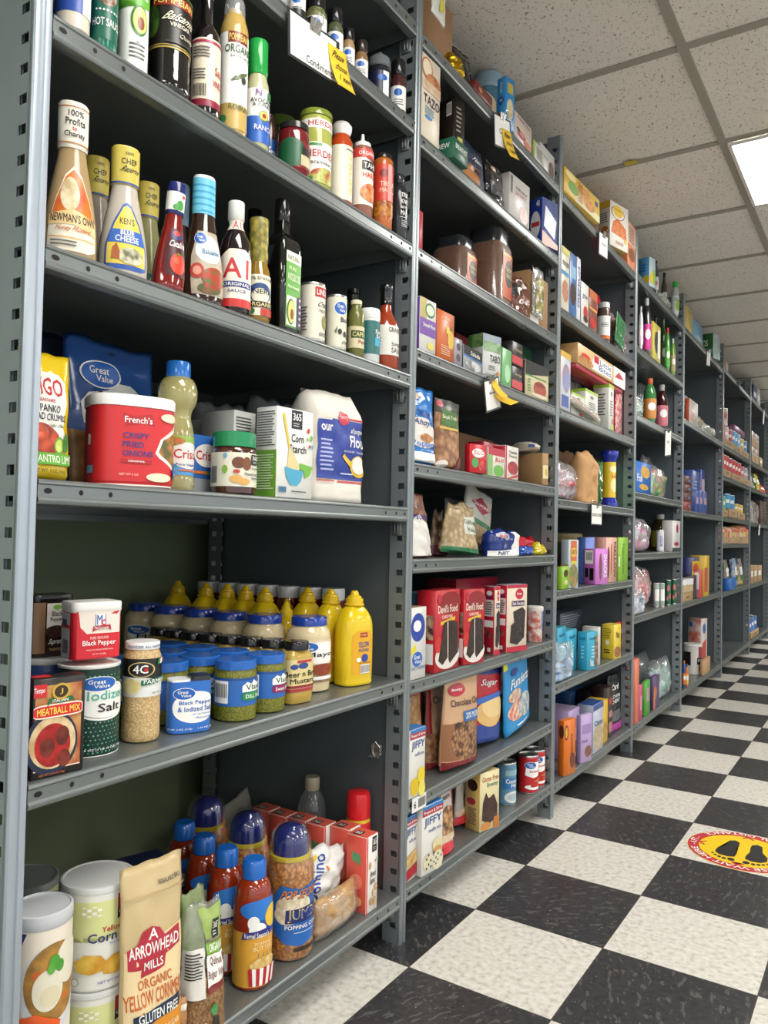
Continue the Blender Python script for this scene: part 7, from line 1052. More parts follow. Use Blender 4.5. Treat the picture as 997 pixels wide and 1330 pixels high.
# -- bay 4
sbox((-0.004, 2.2248, 2.0178, -14, 0.0567, 0.0539, 0.1311,), 'blue juice carton box with yellow fruit on the top of bay four', ('b:b8c8cc', 'b:4c90bc', 'b:64a4c8'), front=[('e', 'b:d8c02c', .4, .3, .3, .2), ('r', 'b:8cb84c', .6, .1, .9, .6)], left=fine(.2, .5, .7, .8, 3, 'b:24508c')+[('e', 'b:d8c02c', .7, .2, .3, .18)])
for i, (a, b_, c) in enumerate((((-0.0221, 2.4817, 2.0178, 0.0121, 0.174,), 'g:3c4448', 'slim dark drink bottle on the top of bay four, left of two'), ((-0.0648, 2.7716, 2.0178, 0.0148, 0.2272,), 'g:4c443c', 'slim dark drink bottle on the top of bay four, right of two'))):
    vessel('drink_bottle', c, 'bottle', a, [('bottle_body', b_, [(0,0),(1,.02),(1,.66),(.5,.82),(.4,.9)], 2, 1), ('cap', 'g:1c1c1c', [(.42,.89),(.46,.9),(.46,1),(0,1)])], [('label', .2, .55, 180, -50, [('r', 'b:b8bcb8', 0, 0, 1, 1), ('e', 'b:b85c5c', .4, .5, .15, .2)])])
clearbag((-0, 2.3818, 2.0178, 0, 0.2521, 0.05, 0.0392,), 'clear bag of green and white bits lying by the bottles', 'n:b8b8b0:4c6c3c:40', 114, v=.9)
vessel('drink_bottle', 'white drink bottle with a bright green cap at the end of the top shelf', 'bottle', (-0.0234, 2.83, 2.0178, 0.0194, 0.1922,), [('bottle_body', 'g:b0b4b0', [(0,0),(1,.02),(1,.7),(.8,.8),(.5,.84)], 2, 1), ('cap', 'g:3cb44c', [(.6,.83),(.65,.84),(.65,.97),(.5,1),(0,1)])], [('label', .1, .6, 180, -50, [('r', 'b:c8ccc8', 0, 0, 1, 1), ('e', 'b:8cb83c', .6, .5, .2, .3)]+fine(.3,.7,.7,.9,3))])
BT = [('bottle_body', None, [(0,0),(1,.02),(1,.6),(.7,.75),(.4,.85)], 2, 1)]
def drink(P, label, col, capc, lab=None, cat='bottle'):
    return vessel('drink_bottle', label, cat, P, [('bottle_body', col, [(0,0),(1,.02),(1,.64),(.8,.78),(.42,.88)], 2, 1), ('cap', capc, [(.4,.85),(.45,.86),(.45,1),(0,1)])], [('label', .12, .55, 190, -55, [('r', lab, 0, 0, 1, 1), ('e', WH, .5, .6, .2, .2)])] if lab else [])
drink((-0.0144, 2.1282, 1.7098, 0.0104, 0.1903,), 'pink and white drink bottle at the left of bay four', 'g:c8c8cc', 'g:b8b8b8', 'b:d8c8d0')
drink((-0.0299, 2.2997, 1.7098, 0.0199, 0.2712,), 'dark wine-like bottle with a magenta label', 'k:2c2c30', 'g:b8b8b8', 'b:c8348c')
sbox((-0.006, 2.3016, 1.7098, 0, 0.1469, 0.05, 0.1704,), 'yellow and grey drink mix box', ('b:c8b84c', 'b:a89c4c', 'b:c8c08c'), front=[('e', 'b:3c3c30', .5, .5, .3, .3), ('r', WH, .6, .1, .9, .9)])
drink((-0.0643, 2.6042, 1.7098, 0.0143, 0.2712,), 'black drink bottle with a white band behind the yellow box', 'k:1c1c20', 'g:1c1c1c', 'b:c8c8c8')
for i, P in enumerate(((-0.0444, 2.6776, 1.7098, 0.0144, 0.2712,), (-0.0165, 2.6441, 1.7098, 0.0125, 0.2169,), (-0.0168, 2.7643, 1.7098, 0.0128, 0.1903,))):
    drink(P, ['green bottle, left of three on bay four', 'green soda bottle with a red fleck, middle of three', 'thin green bottle by the right post of bay four'][i], ('k:2c4c24', 'k:4c9a3c', 'g:7ca84c')[i], ('g:3c5c34', 'g:c82c2c', 'g:c8d8c8')[i], ('b:5c6c3c', 'b:5cb84c', 'b:b8a874')[i])
clearbag((-0.02, 2.1294, 1.4188, 0, 0.0919, 0.05, 0.0973,), 'clear bag of cans at the left of bay four', 'n:8ca894:c8ccc8:25', 116)
drink((-0.0389, 2.3996, 1.4188, 0.0289, 0.2148,), 'green ginger beer bottle with an orange and white label', 'k:3c7c44', 'g:c85c2c', 'b:c8843c')
clearbag((-0.12, 2.6484, 1.4188, 0, 0.2385, 0.08, 0.2542,), 'tied clear bag behind the green bottle', 'b:6c7474', 117, v=.6)
drink((-0.0488, 2.6781, 1.4188, 0.0288, 0.2348,), 'dark red soda bottle with a pink label', 'k:3c1418', 'g:b8b4b0', 'b:c8707c')
hang_sign('hanging_sign', 'crumpled clear sleeve hanging from the third shelf of bay four', (0.003, 2.56679, 1.3996,), .08, .13, 4, -8, [('Drinks', .3, .5, .7, .6)], [], roll=8)
sbox((-0.006, 2.0507, 1.0868, 0, 0.2507, 0.05, 0.1328,), 'bright blue cracker box with yellow fish shapes', ('b:2468b8', 'b:1c5098', 'b:2c74c0'), front=[('e', 'n:c8943c:d8b05c:60', .6, .7, .3, .2), tx(WH, 'Fish', .05, .35, .4, .6), ('e', 'n:c8943c:d8b05c:60', .5, .2, .3, .1)])
clearbag((-0.01, 2.3605, 1.0868, 0, 0.3251, 0.06, 0.1399,), 'clear tied bag with a red and green package', 'n:b83c3c:5ca05c:20', 118, v=.85)
clearbag((-0.14, 2.8065, 1.0868, 0, 0.1639, 0.06, 0.2377,), 'twisted clear bag top standing behind the red and green package', 'b:8c9090', 119, v=.5)
clearbag((-0.004, 2.0414, 0.8268, 0, 0.3338, 0.1, 0.1505,), 'bulging clear bag with a pink bottle inside', 'n:a8a8a8:b84c84:22', 120)
drink((-0.0749, 2.8701, 0.8268, 0.0449, 0.1903,), 'olive dark bottle with a yellow and green label', 'k:4c4424', 'g:b8b4a8', 'b:b8a43c')
sbox((-0.006, 2.7459, 0.8268, 0, 0.1774, 0.05, 0.1558,), 'white carton with a red cherry by the right post', ('b:d4d0d0', 'b:b8b4b4', 'b:c8c8c8'), front=[('e', 'b:a81c2c', .6, .75, .14, .14), ('e', 'b:a81c2c', .5, .25, .3, .06), ('r', 'b:3c3c3c', 0, 0, 1, .12)])
can('drink_can', 'white drink can lettered in blue inside the clear bag cluster', 'can', (-0.0214, 2.5556, 0.8268, 0.0174, 0.1064,), 'b:c0c4cc', decals=[('label', .1, .9, 160, -50, [('r', 'b:d0d0d8', 0, 0, 1, 1), tx('b:24408c', 'BODY', .3, .2, .6, .8, 0, 1)])])
clearbag((-0.06, 2.3207, 0.5598, 0, 0.2716, 0.07, 0.1797,), 'clear bag of long red packets', 'n:b8283c:d8a8a8:30', 122, v=.9, roll=-6)
clearbag((-0, 2.0509, 0.5598, 0, 0.1942, 0.035, 0.0991,), 'clear bag of blue and white rolls in front of the red packets', 'n:5c84a8:c8c8d0:25', 123, v=.85)
for i, P in enumerate(((-0.044, 2.5874, 0.5598, 0.014, 0.117,), (-0.0261, 2.6189, 0.5598, 0.0141, 0.1166,))):
    can('drink_can', ['silver and green can, left of two on bay four', 'silver and green can, right of two on bay four'][i], 'can', P, 'b:9ca8a0', decals=[('label', .1, .9, 160, -50, [('r', WH, .2, .2, .8, .8)])])
for i, P in enumerate(((-0.0244, 2.7414, 0.5598, 0.0144, 0.127,), (-0.0198, 2.853, 0.5598, 0.0138, 0.1269,))):
    can('drink_can', ['dark green can with pink flowers, left one', 'dark green can with pink flowers, right one'][i], 'can', P, 'b:1f5c3c', decals=[('label', .05, .95, 180, -50, [('r', 'b:1f5c3c', 0, 0, 1, 1), ('e', 'b:c86c74', .4, .7, .16, .14), ('e', 'b:b85c5c', .6, .35, .16, .12), ('e', 'b:c87c74', .3, .25, .1, .1)])])
sbox((-0.004, 2.0699, 0.1028, 0, 0.0563, 0.06, 0.2719,), 'tall coral sliver of a box at the left post of bay four', 'b:d8785c')
sbox((-0.004, 2.1351, 0.1028, 0, 0.0515, 0.013, 0.1518,), 'low pink box at the bottom left of bay four', ('b:c8507c', 'b:b8446c', 'b:d0688c'), front=[('r', 'b:d88ca8', .2, .3, .8, .7)])
sbox((-0.006, 2.2476, 0.1028, 0, 0.0822, 0.0167, 0.1514,), 'green and pink box at the bottom of bay four', ('b:4ca03c', 'b:5cb03c', 'b:64b84c'), front=[('r', 'b:c88cb0', .2, .4, .7, .8)])
sbox((-0.01, 2.4032, 0.1028, 0, 0.1185, 0.0207, 0.1492,), 'purple and orange box at the bottom of bay four', ('b:5c4470', 'b:4c3864', 'b:6c5480'), front=[('e', 'b:c8703c', .3, .5, .25, .2), ('r', 'b:c8703c', 0, 0, .3, .4)])
clearbag((-0.01, 2.5209, 0.1028, 0, 0.3626, 0.1, 0.1903,), 'clear bag of green and white cans at the bottom right of bay four', 'n:4c9474:a8b4c0:25', 124, v=.8)
clearbag((-0.12, 2.5599, 0.1028, 0, 0.4369, 0.12, 0.1958,), 'airy clear bag behind the coloured boxes', 'b:7c8484', 125, v=.4)
# -- bay 5
sbox((-0.004, 2.9929, 2.0118, 0, 0.191, 0.08, 0.1224,), 'yellow box on the top of bay five', ('b:b8a04c', 'b:a8903c', 'b:c8b05c'), front=[('r', 'b:8c7c2c', .3, .8, .8, .88)])
sbox((-0.004, 3.1948, 2.0118, 0, 0.2647, 0.08, 0.1023,), 'pale blue box on the top of bay five', ('b:5c94b0', 'b:4c84a0', 'b:6ca4c0'), front=[tx(WH, 'tea', .4, .15, .9, .3)])
sbox((-0.004, 3.8038, 2.0118, -14, 0.0998, 0.0675, 0.1567,), 'green box with white lettering on the top of bay five', ('n:8ca89c:b8c0c8:40', 'b:2c6a30', 'b:2c6c34'), left=[tx(WH, 'OS', .0, .5, .5, .75)])
sbox((-0.02, 4.1495, 2.0118, 0, 0.044, 0.05, 0.1619,), 'small white box right of the green box', 'b:b8b8b8')
hang_sign('hanging_sign', 'small card hanging edge-on under the top shelf of bay five', (0.003, 3.58926, 2.01276,), .05, .09, 3, -15, [], [], clipw=.02)
sbox((-0.01, 3.0048, 1.5278, 0, 0.1382, 0.06, 0.1789,)[:2]+(1.5278+.101,)+(-0.01, 3.0029, 1.5278, 0, 0.2207, 0.06, 0.2605,)[3:5]+(.06,.045), 'purple box on top of the leaning stack in bay five', 'b:54447c')
sbox((-0.01, 3.0048, 1.5278, 0, 0.1586, 0.06, 0.1789,)[:2]+(1.5278+.055,)+(-0.01, 3.0048, 1.5278, 0, 0.1382, 0.06, 0.1789,)[3:5]+(.06,.044), 'pale box in the middle of the leaning stack', 'b:8c8c84')
sbox((-0.004, 3.0935, 1.5278, 0, 0.2301, 0.0237, 0.127,), 'orange red box with a white face in bay five', ('b:c8c0b8', 'b:b8502c', 'b:b8502c'), front=[('r', 'b:a8443c', .1, .1, .5, .5)])
clearbag((-0.004, 3.3468, 1.5278, 0, 0.2064, 0.05, 0.0712,), 'clear bag with yellow and purple items', 'n:c8b434:8c8494:30', 130)
clearbag((-0.004, 3.5297, 1.5278, 0, 0.4614, 0.06, 0.0652,), 'slumped clear bag of green beans', 'n:9ca88c:b8bcb0:30', 131)
for i in range(4):
    zz = 1.0458+.046*i
    sbox((-0.004, 2.9989, 1.0458, 0, 0.1987, 0.09, 0.0892,)[:2]+(zz,)+(-0.004, 2.9989, 1.0458, 0, 0.1987, 0.09, 0.0892,)[3:5]+(.09,.045), 'dark red brown bar box, %s of a stack of four' % ('lowest', 'second up', 'third up', 'topmost')[i], ('b:8c3428' if i == 0 else 'b:5c2c28', 'b:a85c34' if i == 0 else 'b:4c2420', 'b:7c4c40'), front=[('r', 'b:5c84b0', .5, .35, .8, .65)], group='stacked bar boxes in bay five')
sbox((-0.1, 3.6902, 1.0458, 0, 0.2391, 0.12, 0.2694,), 'tall blue box behind the smaller blue boxes', ('b:3454a0', 'b:344c98', 'b:4464b0'), front=fine(.2, .4, .8, .8, 5, 'b:a8b8dc'))
sbox((-0.1, 3.9538, 1.0458, 0, 0.1548, 0.12, 0.2956,), 'tall blue and pink box behind, beside its plain neighbour', ('b:344c98', 'b:344c98', 'b:4464b0'), front=[('r', 'b:d8b8c8', .3, .3, .9, .8)])
for i, P in enumerate(((-0.004, 3.3025, 1.0458, 0, 0.0988, 0.08, 0.1191,), (-0.004, 3.4124, 1.0458, 0, 0.1031, 0.08, 0.1255,), (-0.004, 3.5271, 1.0458, 0, 0.1198, 0.08, 0.1277,))):
    sbox(P, 'small blue box with a pink patch, %s of three' % ('left', 'middle', 'right')[i], ('b:34509c', 'b:2c448c', 'b:4464b0'), front=[('r', 'b:c8a0b8', .2, .4, .8, .7)], group='small blue boxes in bay five')
# shelf 4 (5,3)
CT = (-0.004, 2.9928, 0.5578, 0, 0.2587, 0.12, 0.0722,)
sbox((CT[0], CT[1], CT[2], 0, CT[4], .12, .05), 'low brown cardboard tray of white tubes in bay five', 'p:a88c64', front=[('r', 'p:8c6c48', .3, .3, .7, .6)])
for i in range(3):
    y = CT[1]+CT[4]*(.2+.3*i)
    vessel('candle_tube', 'white capped tube standing in the cardboard tray, %s of three' % ('left', 'middle', 'right')[i], 'tube', (-.03, y, CT[2]+.051, CT[4]*.14, .07), [('tube_body', 'b:b8a078', [(0,0),(1,0),(1,.55)]), ('cap', 'b:d8d8d8', [(1,.55),(1.05,.56),(1.05,.98),(.9,1),(0,1)])], group='white capped tubes')
drink((-0.1652, 3.9429, 0.5578, 0.0252, 0.1993,), 'dark jar with a purple band behind the cardboard tray', 'k:2c2428', 'g:241c24', 'b:7c4c8c')
sbox((-0.01, 3.2815, 0.5578, 0, 0.1187, 0.08, 0.1306,), 'black bottle shaped carton beside the tray', 'b:241c20')
sbox((-0.03, 3.3942, 0.5578, 0, 0.2024, 0.08, 0.2309,), 'navy and yellow box with a red oval', ('b:2c3470', 'b:242c60', 'b:343c78'), front=[('r', 'b:d8b42c', 0, .55, 1, .9), ('e', 'b:b82c2c', .5, .72, .4, .12)])
sbox((-0.004, 3.4341, 0.5578, -14, 0.0397, 0.0315, 0.1609,), 'crimson box with a printed white panel', ('b:c83c4c', 'b:c87c84', 'b:b83444'), left=[('r', WH, .1, .3, .9, .9)])
sbox((-0.004, 3.5354, 0.5578, 0, 0.144, 0.08, 0.2388,), 'yellow and pink tall box at the right of the group', ('b:d8b424', 'b:c8a41c', 'b:d8b424'), front=[('r', 'b:c84c5c', .0, .1, .6, .7)])
# shelf 5 (5,4)
drink((-0.0196, 3.118, 0.0958, 0.0096, 0.1438,), 'orange capped blue bottle at the bottom left of bay five', 'g:34589c', 'g:e0782c', 'b:d8702c')
drink((-0.0137, 3.1578, 0.0958, 0.0097, 0.1229,), 'orange bottle beside the blue one at the bottom', 'g:c8742c', 'g:34589c', 'b:d8b85c')
sbox((-0.06, 3.8038, 0.0958, -14, 0.086, 0.0827, 0.3085,), 'tall red and white paper goods carton in bay five', ('b:c8c0b8', 'n:b8503c:c8c8c4:14', 'b:a89c94'), front=[('e', 'b:2c5a9c', .5, .8, .25, .1), ('p', 'b:b8402c', [(.2,.1),(.2,.5),(.8,.6),(.8,.1)])], left=[('e', 'b:2c5a9c', .2, .88, .16, .05)])
vessel('oat_canister', 'large white oat canister with red and black panels', 'canister', (-0.071, 3.6079, 0.0958, 0.051, 0.1777,), [('can_body', 'b:cfccc8', [(0,0),(.98,0),(1,.01),(1,.93)]), ('lid', 'b:d8d4d0', [(1,.92),(1.03,.93),(1.03,.98),(1,1),(0,1)])], [('label', .03, .92, 200, -60, [('r', 'b:d0ccc8', 0, 0, 1, 1), ('r', BK, .02, .3, .35, .8), ('r', 'b:8c2434', .6, .6, .85, 1), ('r', 'b:1c2434', .55, .34, .9, .6), tx(WH, 'QUAKER', .57, .44, .88, .54), ('r', 'b:d8743c', .6, .1, .9, .3)])])
sbox((-0.004, 3.5721, 0.0958, 0, 0.2201, 0.017, 0.0891,), 'small open brown cardboard box beside the oat canister', 'p:b8946c', name='cardboard_box')
# -- bay 6
def tray(P, label, h=.045): return carton('cardboard_tray', label, 'tray', P[:6]+(h,), ('p:a88c68', 'p:94784c', 'p:b09470'), front=[('r', 'p:8c7048', .3, .3, .7, .7)], group='cardboard trays in bays six and seven', flap=False)
def cans_on(P, h, n, cols, what, hh=.09, rr=None):
    for i in range(n):
        c = cols[i % len(cols)]; w = P[4]/n; r = rr or min(w*.46, .035)
        vessel('food_can', '%s, %s from the left' % (what, ['first', 'second', 'third', 'fourth', 'fifth', 'sixth'][i]), 'can', (P[0]-r-.006, P[1]+w*(i+.5), P[2]+h+.0008, r, hh), [('can_body', c, [(0,0),(.98,0),(1,.02),(1,.96)]), ('can_end', 'm:b8b8b4', [(1,.955),(1,1),(.92,1),(.9,.97),(0,.97)])], [('label', .1, .9, 170, -60, [('r', c, 0, 0, 1, 1), ('r', WH, .3, .35, .7, .65)])], group=what+'s')
T1 = (-0.004, 4.2126, 1.5278, 0, 0.4512, 0.3, 0.4662,); T2 = (-0.004, 4.6811, 1.5278, 0, 0.3479, 0.3, 0.4662,); T3 = (-0.004, 5.0597, 1.5278, 0, 0.3247, 0.3, 0.011,)
tray(T1, 'brown tray of red and white cans at the left of bay six'); cans_on(T1, .045, 3, ['b:b82c34', 'b:c8c0b8', 'b:b83c34'], 'red or white can on the upper left tray')
tray(T2, 'brown tray of light blue cans in bay six'); cans_on(T2, .045, 3, ['b:4c94c8', 'b:4c94c8', 'b:8cb8d0'], 'light blue can on the upper middle tray', .1)
tray(T3, 'brown tray of yellow and blue cans at the right of bay six'); cans_on(T3, .045, 2, ['b:c8b45c', 'b:4c8cc0'], 'yellow or blue can on the upper right tray')
sbox((T2[0]-.02, T2[1]+.1, T2[2]+.1525, 0, T2[4]+.15, .12, .05), 'flat plum coloured box lying on the cans of bay six', 'b:7c4468')
vessel('food_can', 'larger red and white can stacked on the small cans of the left tray', 'can', (-.06, T1[1]+.18, T1[2]+.1375, .05, .12), [('can_body', 'n:a83c3c:c8bcb4:22', [(0,0),(1,.02),(1,.96)]), ('can_end', 'm:b8b8b4', [(1,.955),(1,1),(0,1)])])
R1 = (-0.004, 4.2175, 1.3198, 0, 0.2979, 0.3, 0.0557,); R2 = (-0.004, 4.5478, 1.3198, 0, 0.54, 0.3, 0.0835,); R3 = (-0.004, 5.1278, 1.3198, 0, 0.3305, 0.3, 0.0506,)
tray(R1, 'brown tray of red tomato cans, left one'); cans_on(R1, .045, 3, ['b:b8242c', 'b:c82c34'], 'red tomato can on the left tray', .1)
tray(R2, 'brown tray of red tomato cans, middle one'); cans_on(R2, .045, 4, ['b:b8242c', 'b:c82c34'], 'red tomato can on the middle tray', .1)
tray(R3, 'brown tray of pale red cans, right one'); cans_on(R3, .045, 2, ['b:b87c84', 'b:a8a0b0'], 'pale red can on the right tray', .09)
G1 = (-0.004, 4.2151, 1.0488, 0, 0.184, 0.3, 0.0781,); G2 = (0.004, 4.378, 1.0488, 0, 0.3683, 0.3, 0.0851,); G3 = (-0.004, 4.8385, 1.0488, 0, 0.342, 0.3, 0.0772,)
tray(G1, 'small brown tray holding green cans'); cans_on(G1, .045, 2, ['b:3c946c', 'b:5ca888'], 'green can on the small tray')
tray(G2, 'brown tray pulled forward with light blue cans', .06); cans_on(G2, .06, 2, ['b:3c94c4'], 'light blue can on the forward tray', .1)
tray(G3, 'brown tray with yellow cans', .05); cans_on(G3, .05, 3, ['b:d8b43c', 'b:c8a83c'], 'yellow can on the right tray', .06)
for i, P in enumerate(((-0.004, 4.2229, 0.8718, 0, 0.2479, 0.12, 0.1086,), (0.006, 4.4366, 0.8718, 0, 0.4856, 0.12, 0.1128,), (-0, 5.0027, 0.8718, 0, 0.4024, 0.12, 0.1351,))):
    bag('noodle_bag', 'orange and red noodle bag in bay six, %s of three' % ('left', 'middle', 'right')[i], 'bag', P, 'n:c8602c:d8c8a8:30', 'gusset', [('r', 'p:a88c68', 0, 0, 1, .35), ('e', 'b:d84c2c', .5, .8, .3, .1), ('e', 'b:d8c84c', .3, .55, .1, .08)], seed=140+i, wr=.012, group='orange noodle bags')
for i, (P, c) in enumerate((((-0.09, 4.8137, 0.5488, 0, 0.1348, 0.06, 0.2072,), 'n:6c5c84:c8c0c8:30'), ((-0.06, 4.8037, 0.5488, 0, 0.138, 0.06, 0.2028,), 'n:9c6c84:5c8c4c:30'), ((-0.06, 4.995, 0.5488, 0, 0.1461, 0.06, 0.1997,), 'n:3c6ca8:c8c8d0:25'), ((-0.03, 4.9877, 0.5488, 0, 0.1691, 0.06, 0.2122,), 'n:b8b4b0:4c84b8:25'), ((-0.03, 5.1957, 0.5488, 0, 0.2001, 0.06, 0.2033,), 'n:2c3c8c:c8a84c:30'))):
    bag('frozen_bag', 'mixed colour food pouch in bay six, %s from the left' % ['first', 'second', 'third', 'fourth', 'fifth'][i], 'pouch', P, c, 'stand', [('r', WH, .2, .4, .8, .7), ('e', 'b:3c7a3c', .5, .3, .3, .1)], seed=150+i, group='mixed food pouches')
sbox((-0, 4.4607, 0.5488, 0, 0.2679, 0.04, 0.0795,), 'low bright blue tray in front of the food pouches', 'b:2c6cc0')
# -- bay 7
def brownbox(P, label, h=None): return carton('cardboard_box', label, 'box', P if h is None else P[:6]+(h,), ('p:a08460', 'p:8c7050', 'p:ac9068'), front=[('r', WH, .2, .4, .8, .7)], group='brown cardboard boxes in bay seven')
A = (-0.01, 5.5772, 1.5348, 0, 0.206, 0.3, 0.2414,); B = (-0.01, 5.8064, 1.5348, 0, 0.1941, 0.3, 0.2566,)
for k, (P, nm) in enumerate(((A, 'left'), (B, 'right'))):
    for j in range(2): carton('case_box', '%s brown and white case of the %s pile in bay seven' % (('lower', 'upper')[j], nm), 'box', (P[0], P[1], P[2]+.125*j, 0, P[4], .3, .122), ('b:b8b4ac', 'p:8c7050', 'p:ac9068'), front=[('r', 'p:a08460', 0, 0, 1, .5), ('r', 'b:b87c74', .2, .6, .8, .8)], group='brown and white cases in bay seven')
brownbox((-0.01, 6.0547, 1.5348, 0, 0.2068, 0.3, 0.1011,), 'low brown box at the end of the upper shelf of bay seven', .08)
for i, (P, c) in enumerate((((-0.01, 5.5906, 1.3218, 0, 0.1362, 0.08, 0.1444,), 'b:b8a090'), ((-0.01, 5.7732, 1.3218, 0, 0.2165, 0.08, 0.1464,), 'g:3c5c34'), ((-0.01, 6.0144, 1.3218, 0, 0.2042, 0.08, 0.1523,), 'g:b8a43c'), ((-0.01, 6.2469, 1.3218, 0, 0.3577, 0.08, 0.0756,), 'b:b8403c'))):
    bag('snack_pouch', 'small pouch in bay seven, %s' % ['tan one by the left post', 'dark green one', 'yellow and green one', 'red one lying low at the picture edge'][i], 'pouch', P, c, 'stand', [('r', WH, .2, .4, .8, .65)], seed=160+i)
bag('snack_bag', 'brown and silver striped bag in bay seven', 'bag', (-0.01, 5.5595, 1.0408, 0, 0.5187, 0.12, 0.1877,), 'n:4c3028:b8b4b0:30', 'gusset', seed=166, wr=.012)
for i, P in enumerate(((-0.01, 6.1286, 1.0408, 0, 0.2638, 0.2, 0.2023,), (-0.01, 6.3922, 1.0408, 0, 0.1781, 0.2, 0.208,))):
    sbox(P, 'dark brown carton in bay seven, %s one' % ('left', 'right')[i], ('b:4c3834', 'b:3c2c28', 'b:54403c'), front=fine(.2, .2, .8, .8, 5, 'b:7c6c64'))
for i, P in enumerate(((-0.01, 5.5639, 0.5448, 0, 0.1568, 0.3, 0.1469,), (-0.01, 5.7438, 0.5448, 0, 0.2129, 0.3, 0.1427,), (-0.01, 5.9812, 0.5448, 0, 0.2787, 0.3, 0.1373,))):
    brownbox(P, 'brown cardboard box on the second lowest shelf of bay seven, %s' % ('left', 'middle', 'right')[i])
for i, P in enumerate(((-0.06, 6.0208, 0.5448, 0, 0.3447, 0.25, 0.2592,), (-0.06, 6.4173, 0.5448, 0, 0.4381, 0.25, 0.2563,))):
    sbox((P[0]-.26, P[1]-.12*i, P[2], 0, P[4]-.15*i, .2, P[6]), 'tall grey printed carton behind the brown boxes, %s' % ('left', 'right')[i], ('b:7c7870', 'b:6c6860', 'b:8c8880'), front=[('r', 'b:a8a49c', .1, .5, .9, .9), ('e', 'b:4c4840', .5, .7, .2, .1)])
U = (-0.01, 5.6113, 0.1008, 0, 0.4697, 0.2, 0.0396,)
tray(U, 'brown tray with blue cans on the lowest shelf of bay seven', .05); cans_on(U, .05, 3, ['b:3c6cb0', 'b:5c84bc'], 'blue can on the lowest tray', .11)
sbox((-0.01, 4.2973, 2.0308, 0, 0.1097, 0.1, 0.0648,), 'pale pink-brown box on the top of bay six', 'b:b89c88')
for i, P in enumerate(((-0.01, 5.6443, 2.0408, 0, 0.235, 0.1, 0.1276,), (-0.01, 5.9032, 2.0408, 0, 0.1745, 0.1, 0.1464,))):
    sbox(P, ['navy box on the top of bay seven', 'white rounded packet on the top of bay seven'][i], ['b:2c3a5c', 'b:b8b8b4'][i], front=[('r', WH, .2, .3, .7, .6)])
hang_sign('hanging_sign', 'white card hanging under the top of bay six', (0.003, 4.77941, 2.01179,), .06, .11, 3, 10, [], [], clipw=.02)
hang_sign('hanging_sign', 'white card hanging at the right picture edge under bay seven\'s top', (0.003, 6.17812, 2.03069,), .09, .13, 3, 0, [], [], clipw=.02)
hang_sign('hanging_sign', 'grey card hanging from the middle shelf of bay seven', (0.003, 5.92423, 1.04559,), .09, .1, 3, 0, [], [], clipw=.02)


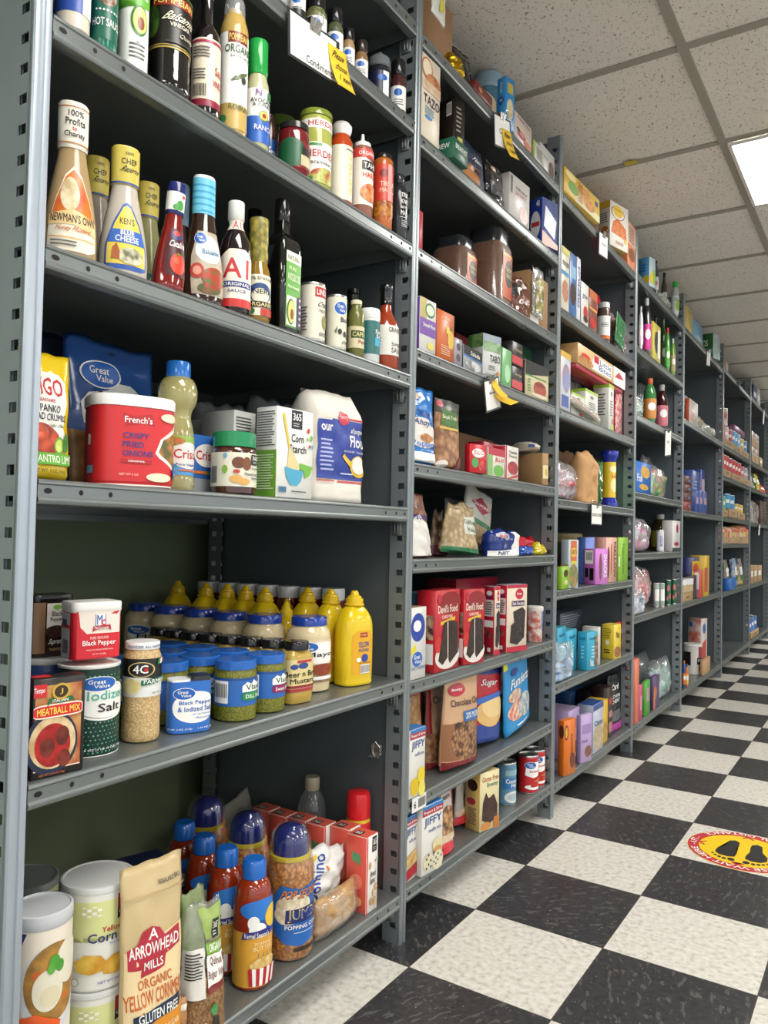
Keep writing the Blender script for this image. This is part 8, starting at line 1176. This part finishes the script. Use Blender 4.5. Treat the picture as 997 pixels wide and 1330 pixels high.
# ================================================================ small shifts that let neighbours stand clear of each other
for n_, (dx, dy) in {'baking_tray': (0, -0.042), 'black_bag': (-0.0073, 0.0142), 'brown_sugar_bag': (0, 0.0072), 'cake_mix_box': (-0.0178, 0.0313), 'candy_bag': (0, -0.069), 'candy_bag.001': (0, -0.0012), 'candy_bag.002': (0, 0.0012), 'candy_bag.004': (0, -0.0036), 'cardboard_box': (-0.0564, 0.0874), 'cardboard_box.001': (-0.0015, 0.0037), 'cardboard_tray.005': (0, -0.027), 'cardboard_tray.006': (0, -0.0108), 'cardboard_tray.007': (0, 0.0108), 'cheese_jar.001': (0, 0.0048), 'clear_bottle': (0, 0.0024), 'coffee_bag': (0, 0.0036), 'coffee_bag.001': (0, 0.0168), 'coffee_bag.002': (0, 0.0216), 'coffee_box': (0, -0.0132), 'coffee_jar': (0, -0.0216), 'coffee_pod_box': (0, -0.0096), 'cookie_bag': (0, -0.0012), 'cookie_mix_bag.001': (-0.0141, 0.0287), 'crisp_canister': (0, -0.018), 'dressing_bottle.008': (0, -0.0156), 'drink_bottle': (0, -0.0588), 'drink_bottle.004': (0, -0.0096), 'drink_bottle.011': (-0.0279, 0.0351), 'extract_box.001': (-0.0023, 0.0153), 'extract_box.002': (-0.0024, 0.0032), 'extract_box.003': (-0.0024, 0.0008), 'flour_bag': (0, 0.0048), 'flour_bag.001': (0, 0.0288), 'flour_bag.002': (-0.0658, 0.0249), 'food_can.016': (0, -0.027), 'food_can.017': (0, -0.027), 'food_can.018': (0, -0.0108), 'food_can.019': (0, -0.0108), 'food_can.020': (0, 0.0108), 'food_can.021': (0, 0.0108), 'fried_onion_tub': (0, -0.006), 'frozen_bag': (-0.0095, 0.0796), 'frozen_bag.001': (0, -0.0204), 'frozen_bag.002': (-0.0101, 0.096), 'frozen_bag.003': (0, -0.03), 'frozen_bag.004': (0, 0.0012), 'grey_pouch': (0, -0.078), 'ketchup_bottle.005': (0, 0.0048), 'ketchup_bottle.006': (-0.0028, 0.0028), 'mayonnaise_jar.001': (0, -0.0132), 'mayonnaise_jar.002': (0, -0.0156), 'mayonnaise_jar.003': (0, -0.0048), 'mayonnaise_jar.004': (0, -0.006), 'mayonnaise_jar.005': (0, -0.0024), 'meal_canister.003': (-0.013, 0.0093), 'meatball_mix_box': (0, 0.012), 'muffin_mix_box': (0, 0.003), 'muffin_mix_box.001': (0, -0.0096), 'muffin_mix_box.002': (0, 0.0096), 'mustard_bottle.001': (-0.0047, 0.0065), 'mustard_bottle.002': (-0.0074, 0.0107), 'mustard_bottle.003': (-0.0052, 0.0156), 'mustard_bottle.004': (-0.0081, 0.0125), 'mustard_bottle.005': (-0.0083, 0.0135), 'mustard_bottle.006': (-0.0085, 0.0145), 'mustard_bottle.007': (0, 0.0024), 'mustard_bottle.008': (-0.0076, 0.0117), 'mustard_bottle.009': (0, 0.012), 'mustard_bottle.010': (-0.0056, 0.0009), 'noodle_bag': (0, -0.018), 'noodle_bag.001': (0, 0.018), 'nut_bag': (0, 0.0012), 'nut_bag.002': (-0.0152, 0.0282), 'oat_canister': (-0.003, 0.0157), 'oil_bottle': (0, 0.006), 'olive_oil_bottle': (0, 0.0096), 'pepper_tin': (-0.0164, 0.0066), 'plastic_bag': (-0.0015, 0.0024), 'plastic_bag.005': (0, 0.0588), 'plastic_bag.009': (0, -0.021), 'plastic_bag.014': (-0.004, -0.048), 'plastic_bag.015': (0, 0.0012), 'plastic_bag.016': (0, 0.0288), 'plastic_jar': (-0.0137, 0.0289), 'popcorn_jar': (0, -0.0072), 'popcorn_seasoning_bottle.001': (-0.0027, 0.0029), 'relish_jar.002': (-0.0027, 0.0029), 'relish_jar.003': (-0.0028, 0.0028), 'relish_jar.005': (-0.0057, 0.0056), 'relish_jar.006': (-0.0059, 0.0054), 'relish_jar.007': (-0.0088, 0.0081), 'relish_jar.008': (-0.0031, 0.0026), 'salt_and_pepper_pack.001': (-0.006, 0.0052), 'salt_canister': (-0.0164, 0.0066), 'shortening_package': (-0.0231, 0.0222), 'snack_box': (0, 0.003), 'snack_box.002': (0, -0.012), 'snack_box.011': (0, -0.0684), 'snack_box.012': (-0.0255, 0.048), 'snack_box.013': (0, -0.0684), 'snack_box.014': (0, -0.0684), 'snack_box.015': (0, 0.0228), 'snack_box.016': (0, -0.0228), 'snack_box.017': (-0.0172, 0.0533), 'snack_box.019': (-0.0226, 0.0726), 'snack_box.022': (0, -0.0036), 'snack_box.023': (0, 0.0036), 'snack_box.027': (-0.018, -0.018), 'snack_box.028': (0, -0.072), 'snack_box.029': (0, -0.0276), 'snack_box.030': (0, 0.0276), 'snack_box.036': (0, -0.0204), 'snack_box.037': (0, -0.024), 'snack_box.040': (0, 0.0096), 'snack_box.050': (-0.027, -0.027), 'snack_box.051': (-0.018, -0.0372), 'snack_box.052': (-0.018, -0.0372), 'snack_box.053': (0, 0.0216), 'snack_box.064': (0, -0.0168), 'snack_box.065': (-0.0054, -0.0085), 'snack_box.067': (0, 0.0528), 'snack_box.071': (0, -0.0012), 'snack_box.072': (0, 0.0012), 'snack_box.073': (0, -0.0348), 'snack_box.074': (0, 0.0348), 'snack_pouch': (-0.0585, -0.036), 'starch_box': (-0.0848, 0.0792), 'starch_box.001': (-0.0368, 0.0367), 'steak_sauce_bottle': (0, 0.006), 'sugar_bag': (-0.0024, -0.0088), 'tea_box.002': (0, -0.006), 'tea_box.003': (-0.0075, -0.018), 'tea_box.006': (0, 0.0024), 'tea_box.011': (0, -0.0036), 'tea_box.012': (0, 0.0036), 'tea_box.017': (-0.0216, 0.0473), 'tea_box.018': (0, -0.045), 'treat_pouch': (-0.0165, 0.0042)}.items():
    o = bpy.data.objects.get(n_)
    if o: o.location.x += dx; o.location.y += dy
